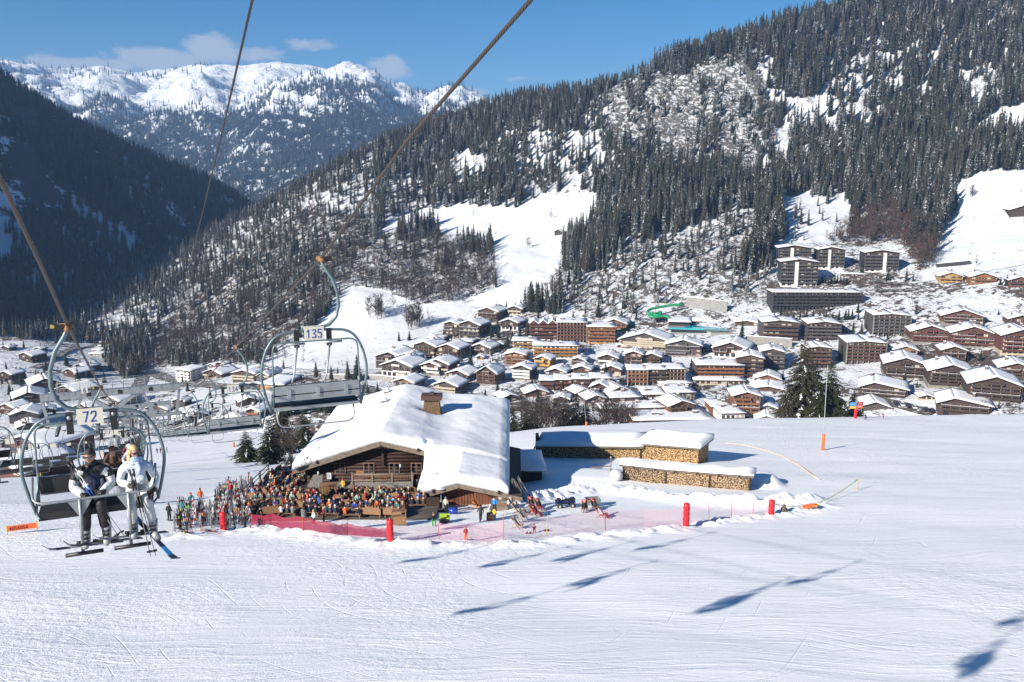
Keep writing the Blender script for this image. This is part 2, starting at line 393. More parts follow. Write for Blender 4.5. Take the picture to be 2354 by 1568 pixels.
def slope_material(name, snow_a, snow_b, rock, litter, lo, hi, scale, bumpd):
    """snow broken by rock and leaf litter; attribute 'cover' says how much ground shows through"""
    m, nt, N, L, M, ramp, mix, noise, b = nodes_mat(name)
    geo = N('ShaderNodeNewGeometry'); co = geo.outputs['Position']
    att = N('ShaderNodeAttribute', attribute_name='cover').outputs['Fac']
    rk = N('ShaderNodeAttribute', attribute_name='rock').outputs['Fac']
    n1 = noise(co, scale, 6, .68); n2 = noise(co, scale*3.1, 4, .65, .6)
    sp = M('ADD', M('MULTIPLY', n1, .6), M('MULTIPLY', n2, .4))
    thr = ramp(att, 0, 1, lo, hi)
    ground_ = ramp(M('SUBTRACT', sp, thr), -.025, .03)
    st = noise(co, 1, 6, .74, .4, (.22, .10, .34), (R(10), R(40), R(-30)))
    rocky = ramp(M('ADD', st, M('MULTIPLY', rk, .20)), .625, .66)
    base = mix(ground_, mix(n1, snow_a, snow_b), litter)
    base = mix(rocky, base, mix(noise(co, .6, 3), rock, tuple(c*1.9 for c in rock)))
    L(base, b.inputs['Base Color']); b.inputs['Roughness'].default_value = .85; b.inputs['Specular IOR Level'].default_value = .1
    h = M('ADD', M('MULTIPLY', n1, M('ADD', M('MULTIPLY', att, 1.1), .06)), M('MULTIPLY', M('MULTIPLY', st, rk), 2.0)); h = M('ADD', h, M('MULTIPLY', n2, M('ADD', M('MULTIPLY', att, .4), .01)))
    bp = N('ShaderNodeBump', i_Strength=1.0, i_Distance=bumpd); L(h, bp.inputs['Height']); L(bp.outputs[0], b.inputs['Normal'])
    return m
PISTE = piste_material()
SLOPE = slope_material('wooded_snow_slope', (.71, .72, .74), (.62, .645, .68), (.10, .095, .09), (.10, .075, .062), .80, .40, .16, 2.6)
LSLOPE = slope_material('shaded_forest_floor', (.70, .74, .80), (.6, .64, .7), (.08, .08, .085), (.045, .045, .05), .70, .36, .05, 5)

# ---------------------------------------------------------------- polygons that say what grows where on the right-hand mountain
def inpoly(u, v, poly):
    u = np.asarray(u); v = np.asarray(v); r = np.zeros(u.shape, bool); n = len(poly)
    for i in range(n):
        x1, y1 = poly[i]; x2, y2 = poly[(i+1) % n]
        c = ((y1 > v) != (y2 > v)) & (u < (x2-x1)*(v-y1)/((y2-y1) if y2 != y1 else 1e-9)+x1); r ^= c
    return r
MEADOW = [(870,535),(920,492),(1050,472),(1180,478),(1250,447),(1370,447),(1345,520),(1290,560),(1296,600),(1262,650),(1180,668),(1080,700),(1000,720),(860,700),(740,690),(700,760),(640,800),(600,830),(620,860),(900,860),(1010,780),(1060,730),(1200,700),(1290,640),(1130,560),(1120,540),(1010,520),(930,515)]
MEAD1 = [(862,540),(905,495),(1050,470),(1180,477),(1250,445),(1372,445),(1345,520),(1290,560),(1296,600),(1262,650),(1200,662),(1142,640),(1135,560),(1060,545),(990,520),(925,515)]
MEAD2 = [(735,740),(800,655),(880,665),(960,700),(1050,690),(1150,660),(1215,650),(1200,705),(1060,735),(1010,780),(905,860),(700,860),(600,840),(650,800),(700,770)]
WOODB = [(760,640),(862,545),(930,520),(1000,525),(1060,548),(1140,562),(1140,640),(1130,660),(1050,690),(960,700),(880,665),(800,655)]
CLIFF = [(1375,235),(1410,190),(1500,158),(1640,142),(1700,125),(1740,140),(1760,210),(1800,260),(1815,330),(1780,385),(1690,395),(1640,385),(1560,385),(1480,350),(1400,330)]
GAP1 = [(1905,120),(2060,110),(2080,200),(2030,270),(1960,300),(1890,220)]
GAP2 = [(2190,140),(2290,150),(2300,210),(2230,240)]
GULLIES = [[(1965,108),(2070,112),(2065,150),(1985,158)],[(1975,190),(2050,195),(2060,282),(1990,290)],[(2212,146),(2300,150),(2300,212),(2225,206)],[(2090,182),(2122,186),(2118,232),(2096,232)],[(1800,208),(1925,215),(1900,300),(1815,302)],[(1742,122),(1786,130),(1800,235),(1762,232)],[(1780,292),(1812,296),(1804,380),(1776,378)],[(1755,405),(1720,480),(1600,540),(1430,560),(1440,520),(1590,470),(1700,400)],[(1190,290),(1370,300),(1360,370),(1200,372)],[(1300,395),(1345,400),(1300,450),(1255,440)],[(1050,350),(1130,345),(1120,400),(1045,410)],[(880,395),(950,385),(945,430),(885,440)]]
RUBBLE = [(1290,700),(1330,660),(1440,560),(1560,530),(1700,480),(1742,500),(1700,640),(1780,600),(1790,690),(1700,720),(1500,730),(1380,735)]
GLADE = [(1800,440),(1950,440),(1960,520),(1880,600),(1800,560)]
SHRUB = [(1900,560),(1935,500),(2050,470),(2160,520),(2150,590),(2110,640),(1960,600)]
RMEAD = [(2185,425),(2260,392),(2354,388),(2900,380),(2900,900),(2354,760),(2080,790),(2020,660),(2150,610),(2145,570),(2200,470)]
RMEAD2 = [(2225,310),(2270,262),(2354,235),(2900,170),(2900,300),(2354,305)]
BARE1 = [(340,850),(350,790),(420,690),(560,560),(700,470),(860,500),(850,560),(770,640),(730,720),(640,790),(560,830),(430,840)]
BROWN = [(330,830),(350,780),(400,700),(470,620),(440,720),(380,840)]
VILLAGE = [(340,845),(560,840),(700,850),(900,850),(1000,760),(1080,705),(1210,720),(1470,735),(1480,700),(1700,700),(1770,640),(1780,560),(2070,560),(2120,650),(2400,600),(3000,600),(3000,1200),(-600,1200),(-600,770),(0,765),(150,775),(250,790)]
def slope_cover(X, Y, Z):
    u, v, _ = project(X, Y, Z)
    c = np.full(u.shape, .55); r = np.full(u.shape, .0)
    n = fbm(X/35, Y/35, 3, 77)
    def put(P, cv, rv, soft=0):
        i = inpoly(u+n*soft, v+fbm(X/30, Y/30, 3, 99)*soft, P); c[i] = cv; r[i] = rv
    put(BARE1, .70, .0, 20); put(WOODB, .66, 0, 15); put(RUBBLE, .66, .45, 25); put(CLIFF, .46, .85, 75); put(SHRUB, .7, 0, 20)
    put(GAP1, .3, .35, 30); put(GAP2, .25, .2, 20); put(GLADE, .14, 0, 15)
    for P_, rv_ in (([(1672,118),(1700,112),(1760,180),(1800,262),(1795,330),(1765,325),(1745,220)], 1.1), ([(1530,250),(1560,255),(1600,330),(1620,380),(1590,375),(1545,310)], .9), ([(1440,220),(1460,215),(1490,290),(1500,345),(1475,330)], .9)): put(P_, .6, rv_, 10)
    put(MEAD1, .03, 0, 6); put(MEAD2, .16, 0, 10); put(RMEAD, .03, 0, 4); put(RMEAD2, .02, 0, 5)
    for P_ in GULLIES: put(P_, .3, .3, 22)
    vil = inpoly(u, v, VILLAGE) & (Y < 700); c[vil] = np.where(u[vil] < 640, .55, .64)+.35*fbm(X[vil]/30, Y[vil]/30, 3, 88)
    return c, r
def grid_mesh(name, Xg, Yg, Zg, mat_, keep=None):
    ny, nx = Xg.shape; V = np.stack([Xg, Yg, Zg], -1).reshape(-1, 3)
    i = np.arange(ny*nx).reshape(ny, nx)
    F = np.stack([i[:-1, :-1], i[:-1, 1:], i[1:, 1:], i[1:, :-1]], -1).reshape(-1, 4)
    if keep is not None: F = F[keep[:-1, :-1].ravel() | keep[1:, 1:].ravel()]
    me = mesh_np(name, V, F, mat_, True)
    o = bpy.data.objects.new(name, me); col.objects.link(o); return o
def attr(o, name, arr):
    a = o.data.attributes.new(name, 'FLOAT', 'POINT'); a.data.foreach_set('value', np.asarray(arr, np.float32).ravel())
def fan(yv, a0, a1, n):
    A = np.tan(np.linspace(R(a0), R(a1), n)); Yg, Ag = np.meshgrid(yv, A, indexing='ij'); return Yg*Ag, Yg

# ---------------------------------------------------------------- ski slope: 3 sheets of one surface would show seams, so one sheet with graded rows
def _line(P):
    return [tuple(hit(u, v, H_piste, 20, 260)[:2]) for u, v in P]
BERM = _line([(1178,1168),(1240,1150),(1300,1136),(1360,1128),(1430,1130),(1500,1140),(1580,1150),(1660,1158),(1730,1160),(1790,1158),(1850,1150)])
RIM = _line([(395,1236),(500,1226),(600,1217),(700,1230),(800,1243),(900,1251),(1000,1253),(1070,1250),(1160,1252),(1260,1246),(1400,1232),(1560,1216),(1680,1196),(1800,1182),(1900,1165)])
YARD = _line([(1320,1100)])[0]; DRIFT = _line([(1750,1112)])[0]; SKID = _line([(590,1140)])[0]
def seg_dist(X, Y, pts):
    best = np.full(X.shape, 1e9); 
    for (x1, y1), (x2, y2) in zip(pts[:-1], pts[1:]):
        dx, dy = x2-x1, y2-y1; t = np.clip(((X-x1)*dx+(Y-y1)*dy)/(dx*dx+dy*dy), 0, 1)
        best = np.minimum(best, np.hypot(X-x1-t*dx, Y-y1-t*dy))
    return best
def H_near(X, Y):
    z = H_piste(X, Y)
    d = seg_dist(X, Y, BERM)
    lump = np.clip(fbm(X/1.3, Y/1.1, 4, 201)+.35, 0, 1)
    z = z+np.exp(-(d/1.7)**2)*(.45+1.0*lump)
    d = seg_dist(X, Y, RIM); lump = np.clip(fbm(X/.9, Y/.8, 4, 211)+.3, 0, 1)
    z = z+np.exp(-(d/1.2)**2)*(.08+.55*lump)
    # soft drifts round the woodsheds and the yard
    d = np.hypot((X-YARD[0])/9, (Y-YARD[1])/6); z = z+1.0*np.exp(-d**4)
    d = np.hypot((X-DRIFT[0])/2.2, (Y-DRIFT[1])/3.2); z = z+1.5*np.exp(-d**4)
    d = np.hypot((X-SKID[0])/5, (Y-SKID[1])/4); z = z+.6*np.exp(-d**2)*(1+1.2*fbm(X/2, Y/2, 3, 221))
    return z
def build_ground():
    ys = np.concatenate([np.linspace(-160, 20, 46)[:-1], np.linspace(20, 76, 130)[:-1], np.linspace(76, 100, 125)[:-1], np.linspace(100, 200, 150)[:-1], np.linspace(200, 470, 110)])
    xs = np.concatenate([np.linspace(-320, -45, 90)[:-1], np.linspace(-45, 45, 380)[:-1], np.linspace(45, 150, 120)[:-1], np.linspace(150, 330, 50)])
    Yg, Xg = np.meshgrid(ys, xs, indexing='ij')
    Z = H_near(Xg, Yg)
    o = grid_mesh('ski_slope', Xg, Yg, Z, PISTE); tag(o, 'wide groomed snow slope marked by ski tracks', 'ski slope', kind='structure')
    yv = np.concatenate([np.linspace(240, 560, 170)[:-1], np.linspace(560, 1350, 330)])
    Xg, Yg = fan(yv, -52, 52, 520)
    Z = H_valley(Xg, Yg)
    o = grid_mesh('mountain_terrain', Xg, Yg, Z, SLOPE); tag(o, 'snowy valley floor and mountainside with rocky gaps and meadows', 'mountainside', kind='structure')
    c, r = slope_cover(Xg, Yg, Z); attr(o, 'cover', c); attr(o, 'rock', r)
    yv = np.linspace(480, 1900, 260); xv = np.linspace(-1800, 250, 330); Yg, Xg = np.meshgrid(yv, xv, indexing='ij')
    Z = H_left(Xg, Yg); lo = Z < -330; Z = np.maximum(Z, -330)
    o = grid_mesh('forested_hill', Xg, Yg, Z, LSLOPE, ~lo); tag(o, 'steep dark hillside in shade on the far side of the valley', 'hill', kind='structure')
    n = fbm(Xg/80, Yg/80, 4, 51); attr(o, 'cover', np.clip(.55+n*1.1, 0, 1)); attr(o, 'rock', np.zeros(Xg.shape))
    yv = np.linspace(1900, 6200, 420); Xg, Yg = fan(yv, -50, 50, 620); Z = H_far(Xg, Yg)
    m, nt, N, L, M, ramp, mix, noise, b = nodes_mat('far_mountain_snow')
    co = N('ShaderNodeNewGeometry').outputs['Position']
    sep = N('ShaderNodeSeparateXYZ'); L(co, sep.inputs[0])
    n1 = noise(co, .011, 8, .74, .4); n2 = noise(co, .045, 5, .7, .5, (1, .6, .35))
    sp = M('ADD', M('MULTIPLY', n1, .5), M('MULTIPLY', n2, .5))
    line = M('ADD', sep.outputs[2], M('MULTIPLY', M('SUBTRACT', noise(co, .0016, 5, .6), .5), 420))
    thr = ramp(line, 190, 400, .46, .70)
    thr = M('SUBTRACT', thr, ramp(line, -330, -60, .05, 0))
    f = ramp(M('SUBTRACT', sp, thr), -.02, .025)
    L(mix(f, (.86, .88, .91), (.035, .045, .05)), b.inputs['Base Color']); b.inputs['Roughness'].default_value = .9; b.inputs['Specular IOR Level'].default_value = .1
    bp = N('ShaderNodeBump', i_Strength=1.0, i_Distance=30.0); L(M('ADD', n1, M('MULTIPLY', n2, .35)), bp.inputs['Height']); L(bp.outputs[0], b.inputs['Normal'])
    o = grid_mesh('far_mountains', Xg, Yg, Z, m); tag(o, 'long snow-capped ridge far across the valley, forested below', 'mountain', kind='structure')
build_ground()
def ground2(X, Y): return np.maximum(np.maximum(H_near(X, Y), H_valley(X, Y)), H_left(X, Y))
ground = ground2
def on(x, y): return Vector((x, y, hz(x, y, H_near)))
# ================================================================ trees
def needle_material(name, dark, mid, snow_amt):
    m, nt, N, L, M, ramp, mix, noise, b = nodes_mat(name)
    geo = N('ShaderNodeNewGeometry'); oi = N('ShaderNodeObjectInfo'); tc_ = N('ShaderNodeTexCoord')
    n = noise(tc_.outputs['Object'], 1.1, 4, .6); nz = N('ShaderNodeSeparateXYZ'); L(geo.outputs['Normal'], nz.inputs[0])
    up = M('ABSOLUTE', nz.outputs[2])
    s = M('ADD', M('MULTIPLY', n, 1.0), M('MULTIPLY', up, .12)); s = M('ADD', s, M('MULTIPLY', M('FRACT', M('MULTIPLY', oi.outputs['Random'], 7.3)), .17))
    sn = ramp(s, 1.02-snow_amt, 1.12-snow_amt)
    g = mix(noise(tc_.outputs['Object'], .7, 3), dark, mid); rn = oi.outputs['Random']; g = mix(ramp(rn, .55, .95, 0, .55), g, (.075, .055, .040))
    L(mix(M('MULTIPLY', sn, .85), g, (.66, .70, .75)), b.inputs['Base Color'])
    b.inputs['Roughness'].default_value = .9; b.inputs['Specular IOR Level'].default_value = .1
    return m
NEEDLE = needle_material('frosted_needles', (.017, .020, .015), (.042, .044, .033), .27)
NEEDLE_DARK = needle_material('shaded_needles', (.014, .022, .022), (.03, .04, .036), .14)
NEEDLE_NEAR = needle_material('spruce_needles', (.012, .020, .008), (.042, .040, .014), .14)
NEEDLE_WARM = needle_material('village_spruce_needles', (.010, .018, .010), (.026, .036, .019), .13)
BARK = mat('bark', (.07, .055, .045), .9)
def twig_mat(name, a, b_, sn):
    m, nt, N, L, M, ramp, mix, noise, b = nodes_mat(name)
    t = N('ShaderNodeTexCoord').outputs['Object']; n = noise(t, 1.5, 3); 
    L(mix(ramp(n, sn, sn+.12), mix(N('ShaderNodeObjectInfo').outputs['Random'], a, b_), (.6, .62, .66)), b.inputs['Base Color']); b.inputs['Roughness'].default_value = .9
    b.inputs['Specular IOR Level'].default_value = .1
    return m
TWIG = twig_mat('bare_twigs', (.060, .042, .034), (.105, .078, .066), .62)
TWIG_RED = twig_mat('russet_twigs', (.12, .06, .04), (.10, .07, .055), .72)
def conifer_mesh(name, rnd, H=20., Rb=3.0, layers=13, pts=9, m=None, droop=.5, trunk=True, sub=1):
    mb = MB()
    if trunk: mb.tube([(0, 0, -.5), (0, 0, H*.5), (0, 0, H*.96)], [H*.014, H*.009, .03], 5, 1, False)
    for i in range(layers*sub):
        t = (i+rnd.random()*.6)/(layers*sub); z = H*(.07+.93*t); r = Rb*((1-t)**.8)*rnd.uniform(.82, 1.14)*(min(1, t*6+.55))+.12
        off = rnd.random()*6.28; n = max(5, int(pts*(1-t*.4)))
        cx, cy = rnd.uniform(-.06, .06)*Rb, rnd.uniform(-.06, .06)*Rb; top = H/layers*rnd.uniform(.9, 1.3)
        vs = [(cx*.3, cy*.3, min(z+top, H*1.01))]
        for k in range(2*n):
            rr = r*(rnd.uniform(.72, 1.12) if k % 2 == 0 else rnd.uniform(.5, .7)); a = off+PI*k/n
            vs.append((cx+rr*math.cos(a), cy+rr*math.sin(a), z-(droop*rr*.55 if k % 2 == 0 else droop*rr*.1)+rnd.uniform(-.15, .15)*H*.01))
        mb.add(vs, [(0, 1+k, 1+(k+1) % (2*n)) for k in range(2*n)], 0)
    return mb.mesh(name, [m, BARK])
def bare_mesh(name, rnd, H=14., spread=3.2, m=None, nb=26, stems=1):
    mb = MB()
    def blade(p, q, w):
        p = Vector(p); q = Vector(q); d = (q-p); s = d.cross(Vector((rnd.uniform(-1, 1), rnd.uniform(-1, 1), .2))).normalized()*w
        s2 = d.cross(s).normalized()*w
        mb.add([p-s, p+s, q], [(0, 1, 2)], 0); mb.add([p-s2, p+s2, q], [(0, 1, 2)], 0)
    for st in range(stems):
        ox, oy = (0, 0) if stems == 1 else (rnd.uniform(-1, 1)*spread*.3, rnd.uniform(-1, 1)*spread*.3)
        lx, ly = rnd.uniform(-.6, .6), rnd.uniform(-.6, .6)
        mb.tube([(ox, oy, -.5), (ox+lx*.4, oy+ly*.4, H*.45), (ox+lx, oy+ly, H*.93)], [H*.012, H*.008, .02], 4, 0, False)
        for i in range(nb//stems):
            t = rnd.uniform(.18, .93); z = H*t; a = rnd.random()*6.28; l = spread*(1.15-t)**.6*rnd.uniform(.6, 1.2)
            p = Vector((ox+lx*t, oy+ly*t, z)); q = p+Vector((math.cos(a)*l, math.sin(a)*l, l*rnd.uniform(.7, 1.4)))
            if q.z > H: q.z = H*rnd.uniform(.92, 1)
            blade(p, q, H*.0062)
            for j in range(5):
                s = p.lerp(q, rnd.uniform(.25, .95)); a2 = a+rnd.uniform(-1.1, 1.1); l2 = l*rnd.uniform(.3, .6)
                e = s+Vector((math.cos(a2)*l2, math.sin(a2)*l2, l2*rnd.uniform(.5, 1.5))); blade(s, e, H*.0046)
                for jj in range(2):
                    s3 = s.lerp(e, rnd.uniform(.3, .9)); e3 = s3+Vector((rnd.uniform(-1, 1), rnd.uniform(-1, 1), rnd.uniform(.2, 1.2)))*l2*.45; blade(s3, e3, H*.0034)
    return mb.mesh(name, [m])
rt = random.Random(11)
CON = [conifer_mesh('spruce_mesh', rt, 20, r_, 16, 9, NEEDLE, .5) for r_ in (3.1, 3.7, 4.3, 2.6)]
COND = []
for me in CON:
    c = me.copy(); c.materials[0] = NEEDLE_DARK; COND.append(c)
CONV = [conifer_mesh('village_spruce_mesh', rt, 20, r_, 17, 10, NEEDLE_WARM, .5) for r_ in (4.2, 4.8, 5.4, 3.8)]
BAR = [bare_mesh('bare_mesh', rt, 13, s, TWIG) for s in (2.6, 3.4, 3.0)]
BARR = [bare_mesh('bare_red_mesh', rt, 11, s, TWIG_RED, 30) for s in (3.0, 3.6)]

def scatter_stuff(name, label, pts, sizes, meshes, kindlabel='forest'):
    """one object: a point cloud whose points carry trees (geometry nodes)"""
    me = bpy.data.meshes.new(name); me.vertices.add(len(pts)); me.vertices.foreach_set('co', np.asarray(pts, np.float32).ravel())
    a = me.attributes.new('size', 'FLOAT', 'POINT'); a.data.foreach_set('value', np.asarray(sizes, np.float32))
    a = me.attributes.new('turn', 'FLOAT', 'POINT'); a.data.foreach_set('value', np.random.rand(len(pts)).astype(np.float32)*6.283)
    a = me.attributes.new('pick', 'INT', 'POINT'); a.data.foreach_set('value', np.random.randint(0, len(meshes), len(pts)).astype(np.int32))
    o = bpy.data.objects.new(name, me); col.objects.link(o); tag(o, label, kindlabel, kind='stuff')
    g = bpy.data.node_groups.new(name, 'GeometryNodeTree')
    g.interface.new_socket('Geometry', in_out='INPUT', socket_type='NodeSocketGeometry'); g.interface.new_socket('Geometry', in_out='OUTPUT', socket_type='NodeSocketGeometry')
    gi = g.nodes.new('NodeGroupInput'); go = g.nodes.new('NodeGroupOutput')
    mp = g.nodes.new('GeometryNodeMeshToPoints'); g.links.new(gi.outputs[0], mp.inputs[0])
    ip = g.nodes.new('GeometryNodeInstanceOnPoints'); g.links.new(mp.outputs[0], ip.inputs['Points'])
    gg = g.nodes.new('GeometryNodeGeometryToInstance')
    for src in reversed(meshes):
        oi = g.nodes.new('GeometryNodeObjectInfo'); oi.inputs['Object'].default_value = src; oi.inputs['As Instance'].default_value = False
        oi.transform_space = 'ORIGINAL'
        g.links.new(oi.outputs['Geometry'], gg.inputs[0])
    g.links.new(gg.outputs[0], ip.inputs['Instance']); ip.inputs['Pick Instance'].default_value = True
    def named(nm, ty):
        n = g.nodes.new('GeometryNodeInputNamedAttribute'); n.data_type = ty; n.inputs['Name'].default_value = nm; return n.outputs['Attribute']
    g.links.new(named('pick', 'INT'), ip.inputs['Instance Index'])
    cx = g.nodes.new('ShaderNodeCombineXYZ'); g.links.new(named('turn', 'FLOAT'), cx.inputs[2])
    e2r = g.nodes.new('FunctionNodeEulerToRotation'); g.links.new(cx.outputs[0], e2r.inputs[0]); g.links.new(e2r.outputs[0], ip.inputs['Rotation'])
    g.links.new(named('size', 'FLOAT'), ip.inputs['Scale']); g.links.new(ip.outputs[0], go.inputs[0])
    md = o.modifiers.new('scatter', 'NODES'); md.node_group = g
    return o

def plan_trees():
    rs = np.random.RandomState(5); con = []; bare = []; red = []
    # ---- right-hand mountain
    n = 84000; Y = np.sqrt(rs.rand(n)*(1180**2-560**2)+560**2); A = rs.rand(n)*(.86+.62)-.62; X = Y*A
    Z = H_valley(X, Y); u, v, _ = project(X, Y, Z); cl = fbm(X/45, Y/45, 3, 321)+.0
    fine = rs.rand(n)
    dc = np.full(n, .50); db = np.full(n, .04); dr = np.zeros(n); dc = dc*(1+1.0*cl)
    def put(P, c, b_, r_=0, soft=14):
        i = inpoly(u+cl*soft*1.6, v-16+fbm(X/20, Y/20, 2, 5)*soft*1.6, P); dc[i] = c*(1+1.6*cl[i]); db[i] = b_; dr[i] = r_
    left = u < 860; dc[left] *= .55; db[left] += .14
    mid = (u >= 860) & (u < 1400); dc[mid] *= .85; db[mid] += .10
    put(BARE1, .14, .40, .12); put(BROWN, .05, .25, .4); put(CLIFF, .075, .05, 0, 40); put(GAP1, .12, .03); put(GAP2, .08, .03); put(RUBBLE, .12, .03); put(GLADE, .03, .02); put(SHRUB, .04, .30, .25)
    put(WOODB, .02, .42, .06, 8)
    for P_ in GULLIES:
        i = inpoly(u+cl*34, v-14+fbm(X/24, Y/24, 2, 15)*30, P_); dc[i] = .10*(1+2*cl[i]); db[i] = .05; dr[i] = 0
    i = inpoly(u, v, [(1190,660),(1250,625),(1290,600),(1310,650),(1270,700),(1210,710)]); db[i] = .30; dc[i] = .08
    for P in (MEAD1, MEAD2, RMEAD, RMEAD2):
        i = inpoly(u, v-3, P) | inpoly(u, v-14, P) | inpoly(u, v-26, P); dc[i] = 0; db[i] = 0.0015; dr[i] = 0
    for P_ in ([(1590,170),(1665,165),(1655,345),(1605,350)], [(1440,215),(1492,180),(1515,345),(1470,360)], [(1700,215),(1740,210),(1790,350),(1745,375)]):
        i = inpoly(u+cl*25, v-14, P_); dc[i] = .38*(1+cl[i])
    i = inpoly(u, v, [(1460,560),(1540,450),(1700,400),(1740,470),(1560,535)]); dc[i] = .62
    i = inpoly(u, v, [(1290,560),(1345,520),(1380,560),(1400,640),(1310,600)]); dc[i] = .7
    i = inpoly(u, v, [(905,545),(925,515),(1000,520),(1010,545),(940,560)]) | inpoly(u, v, [(1045,560),(1060,548),(1135,562),(1135,590),(1050,580)]); dc[i] = .45; db[i] = .2
    i = inpoly(u, v, [(2225,320),(2354,310),(2900,300),(2900,385),(2354,388),(2260,392)]); dc[i] = .75; db[i] = .05
    vil = inpoly(u, v, VILLAGE); dc[vil] = 0; db[vil] = 0; dr[vil] = 0
    i = inpoly(u, v, [(222,765),(345,785),(342,835),(318,868),(285,872),(245,845)]); dc[i] = .45; dr[i] = .4
    i = inpoly(u, v, [(-200,735),(245,765),(245,792),(150,788),(0,775),(-200,760)]); dc[i] = .45; db[i] = .3
    spc = (Y/900)**0.0
    c_ = fine < dc; b_ = (~c_) & (fine < dc+db); r_ = (~c_) & (~b_) & (fine < dc+db+dr)
    small = inpoly(u, v, RUBBLE) | inpoly(u, v, GLADE)
    sz = (.42+.85*rs.rand(n)**.8)*np.where(u < 860, .62, np.where(u < 1400, .80, 1))*np.where(small, .55, 1)*np.where(inpoly(u, v, CLIFF), .6, 1)
    sz = sz*1.08; P3 = np.stack([X, Y, Z], 1); vis = (u > -700) & (u < 3200)
    return [(P3[k & vis], sz[k & vis], np.stack([u, v], 1)[k & vis]) for k in (c_, b_, r_)]
def tree_area(u, v):
    if v > 600 and u > 1280 and u < 1790: return 'rubble slope above the village'
    if u > 1780 and v > 540: return 'edge of the forest behind the tower blocks'
    if u > 2100: return 'forest edge beside the steep right-hand meadow'
    if u > 1450: return 'frosted forest under the rock face'
    if u > 1180: return 'wooded slope between the long meadow and the rubble'
    if u > 840 and v > 500: return 'wood in the middle of the snowy meadow'
    return 'mixed wood on the nose of the mountain'
def build_forest():
    (cp, cs, cuv), (bp, bs, buv), (rp, rs_, ruv) = plan_trees()
    def split(P, S, UV, n):
        infr = (UV[:, 0] > 5) & (UV[:, 0] < 2349) & (UV[:, 1] > 10)
        big = S/P[:, 1]*infr; idx = np.argsort(-big)[:n]; m_ = np.zeros(len(P), bool); m_[idx] = True; return m_
    k = split(cp, cs, cuv, 66); first = []
    for j, i in enumerate(np.where(k)[0]):
        q = j % 4; o = inst('spruce_tree', CON[q], None, cp[i]-np.array([0, 0, .6]), rt.random()*6.28, float(cs[i]))
        a = tree_area(*cuv[i]); tag(o, 'small frosted spruce in the '+a, 'tree', 'spruces in the '+a)
        if j < 4: first.append(o)
    scatter_stuff('conifer_forest', 'frosted conifer forest covering the right-hand mountain', cp[~k]-np.array([0, 0, .6]), cs[~k], first)
    kb = split(bp, bs, buv, 200); fb = []
    for j, i in enumerate(np.where(kb)[0]):
        q = j % 3; o = inst('bare_tree', BAR[q], None, bp[i]-np.array([0, 0, .5]), rt.random()*6.28, float(bs[i])*1.05)
        a = tree_area(*buv[i]); tag(o, 'leafless grey-brown tree in the '+a, 'tree', 'bare trees in the '+a)
        if j < 3: fb.append(o)
    scatter_stuff('bare_woods', 'leafless broadleaf wood mixed among the conifers', bp[~kb]-np.array([0, 0, .5]), bs[~kb]*1.05, fb)
    fr = []
    o = inst('bare_tree', BARR[0], None, rp[0], 0, 1.0); tag(o, 'russet leafless tree in the brown thicket on the slope', 'tree', 'russet trees in the brown thicket'); fr.append(o)
    o = inst('bare_tree', BARR[1], None, rp[1], 0, 1.0); tag(o, 'russet leafless tree in the brown thicket on the slope', 'tree', 'russet trees in the brown thicket'); fr.append(o)
    scatter_stuff('russet_thicket', 'reddish brown leafless thicket at the foot of the mountain', rp[2:]-np.array([0, 0, .5]), rs_[2:], fr)
    # ---- dark hill on the left
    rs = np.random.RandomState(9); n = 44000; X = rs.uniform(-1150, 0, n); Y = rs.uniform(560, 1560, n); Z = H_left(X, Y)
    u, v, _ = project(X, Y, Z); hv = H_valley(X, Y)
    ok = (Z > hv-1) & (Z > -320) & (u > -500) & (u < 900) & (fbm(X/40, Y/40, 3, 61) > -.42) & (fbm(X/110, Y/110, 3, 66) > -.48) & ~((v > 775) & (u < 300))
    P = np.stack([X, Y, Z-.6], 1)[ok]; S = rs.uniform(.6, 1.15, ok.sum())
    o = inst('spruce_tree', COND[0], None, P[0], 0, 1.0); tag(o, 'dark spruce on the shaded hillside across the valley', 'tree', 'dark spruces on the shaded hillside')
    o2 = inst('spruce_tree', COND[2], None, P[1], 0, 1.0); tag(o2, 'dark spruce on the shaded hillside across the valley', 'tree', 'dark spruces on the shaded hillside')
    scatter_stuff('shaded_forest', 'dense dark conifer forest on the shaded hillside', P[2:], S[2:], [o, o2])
    # ---- far mountain: upright trees break the crest and the snow fields
    n = 46000; Y = rs.uniform(2500, 5200, n); X = Y*rs.uniform(-.66, .1, n); Z = H_far(X, Y)
    line = Z+420*fbm(X/600, Y/600, 4, 71); keep = rs.rand(n) < np.where(line < 230, .9, np.where(line < 420, .14, .012))*np.clip(1+1.6*fbm(X/160, Y/160, 3, 73), 0, 1)
    P = np.stack([X, Y, Z-1], 1)[keep]; S = rs.uniform(.7, 1.5, keep.sum())*1.15
    scatter_stuff('distant_forest', 'hazy blue forest on the flank of the distant ridge', P, S, [o, o2])
build_forest()

# ---------------------------------------------------------------- haze
def haze():
    mb = MB(); mb.box2((-4200, -400, -620), (4200, 7200, 760), 0)
    m = bpy.data.materials.new('haze_air'); m.use_nodes = True; nt = m.node_tree; nt.nodes.clear()
    o = nt.nodes.new('ShaderNodeOutputMaterial'); v = nt.nodes.new('ShaderNodeVolumePrincipled')
    v.inputs['Color'].default_value = (.34, .58, 1, 1); v.inputs['Density'].default_value = HAZE; v.inputs['Anisotropy'].default_value = .0
    nt.links.new(v.outputs[0], o.inputs['Volume'])
    ob = mb.build('haze', m); tag(ob, 'thin blue haze in the valley air', 'haze', kind='stuff')
HAZE = 0.000105
haze()
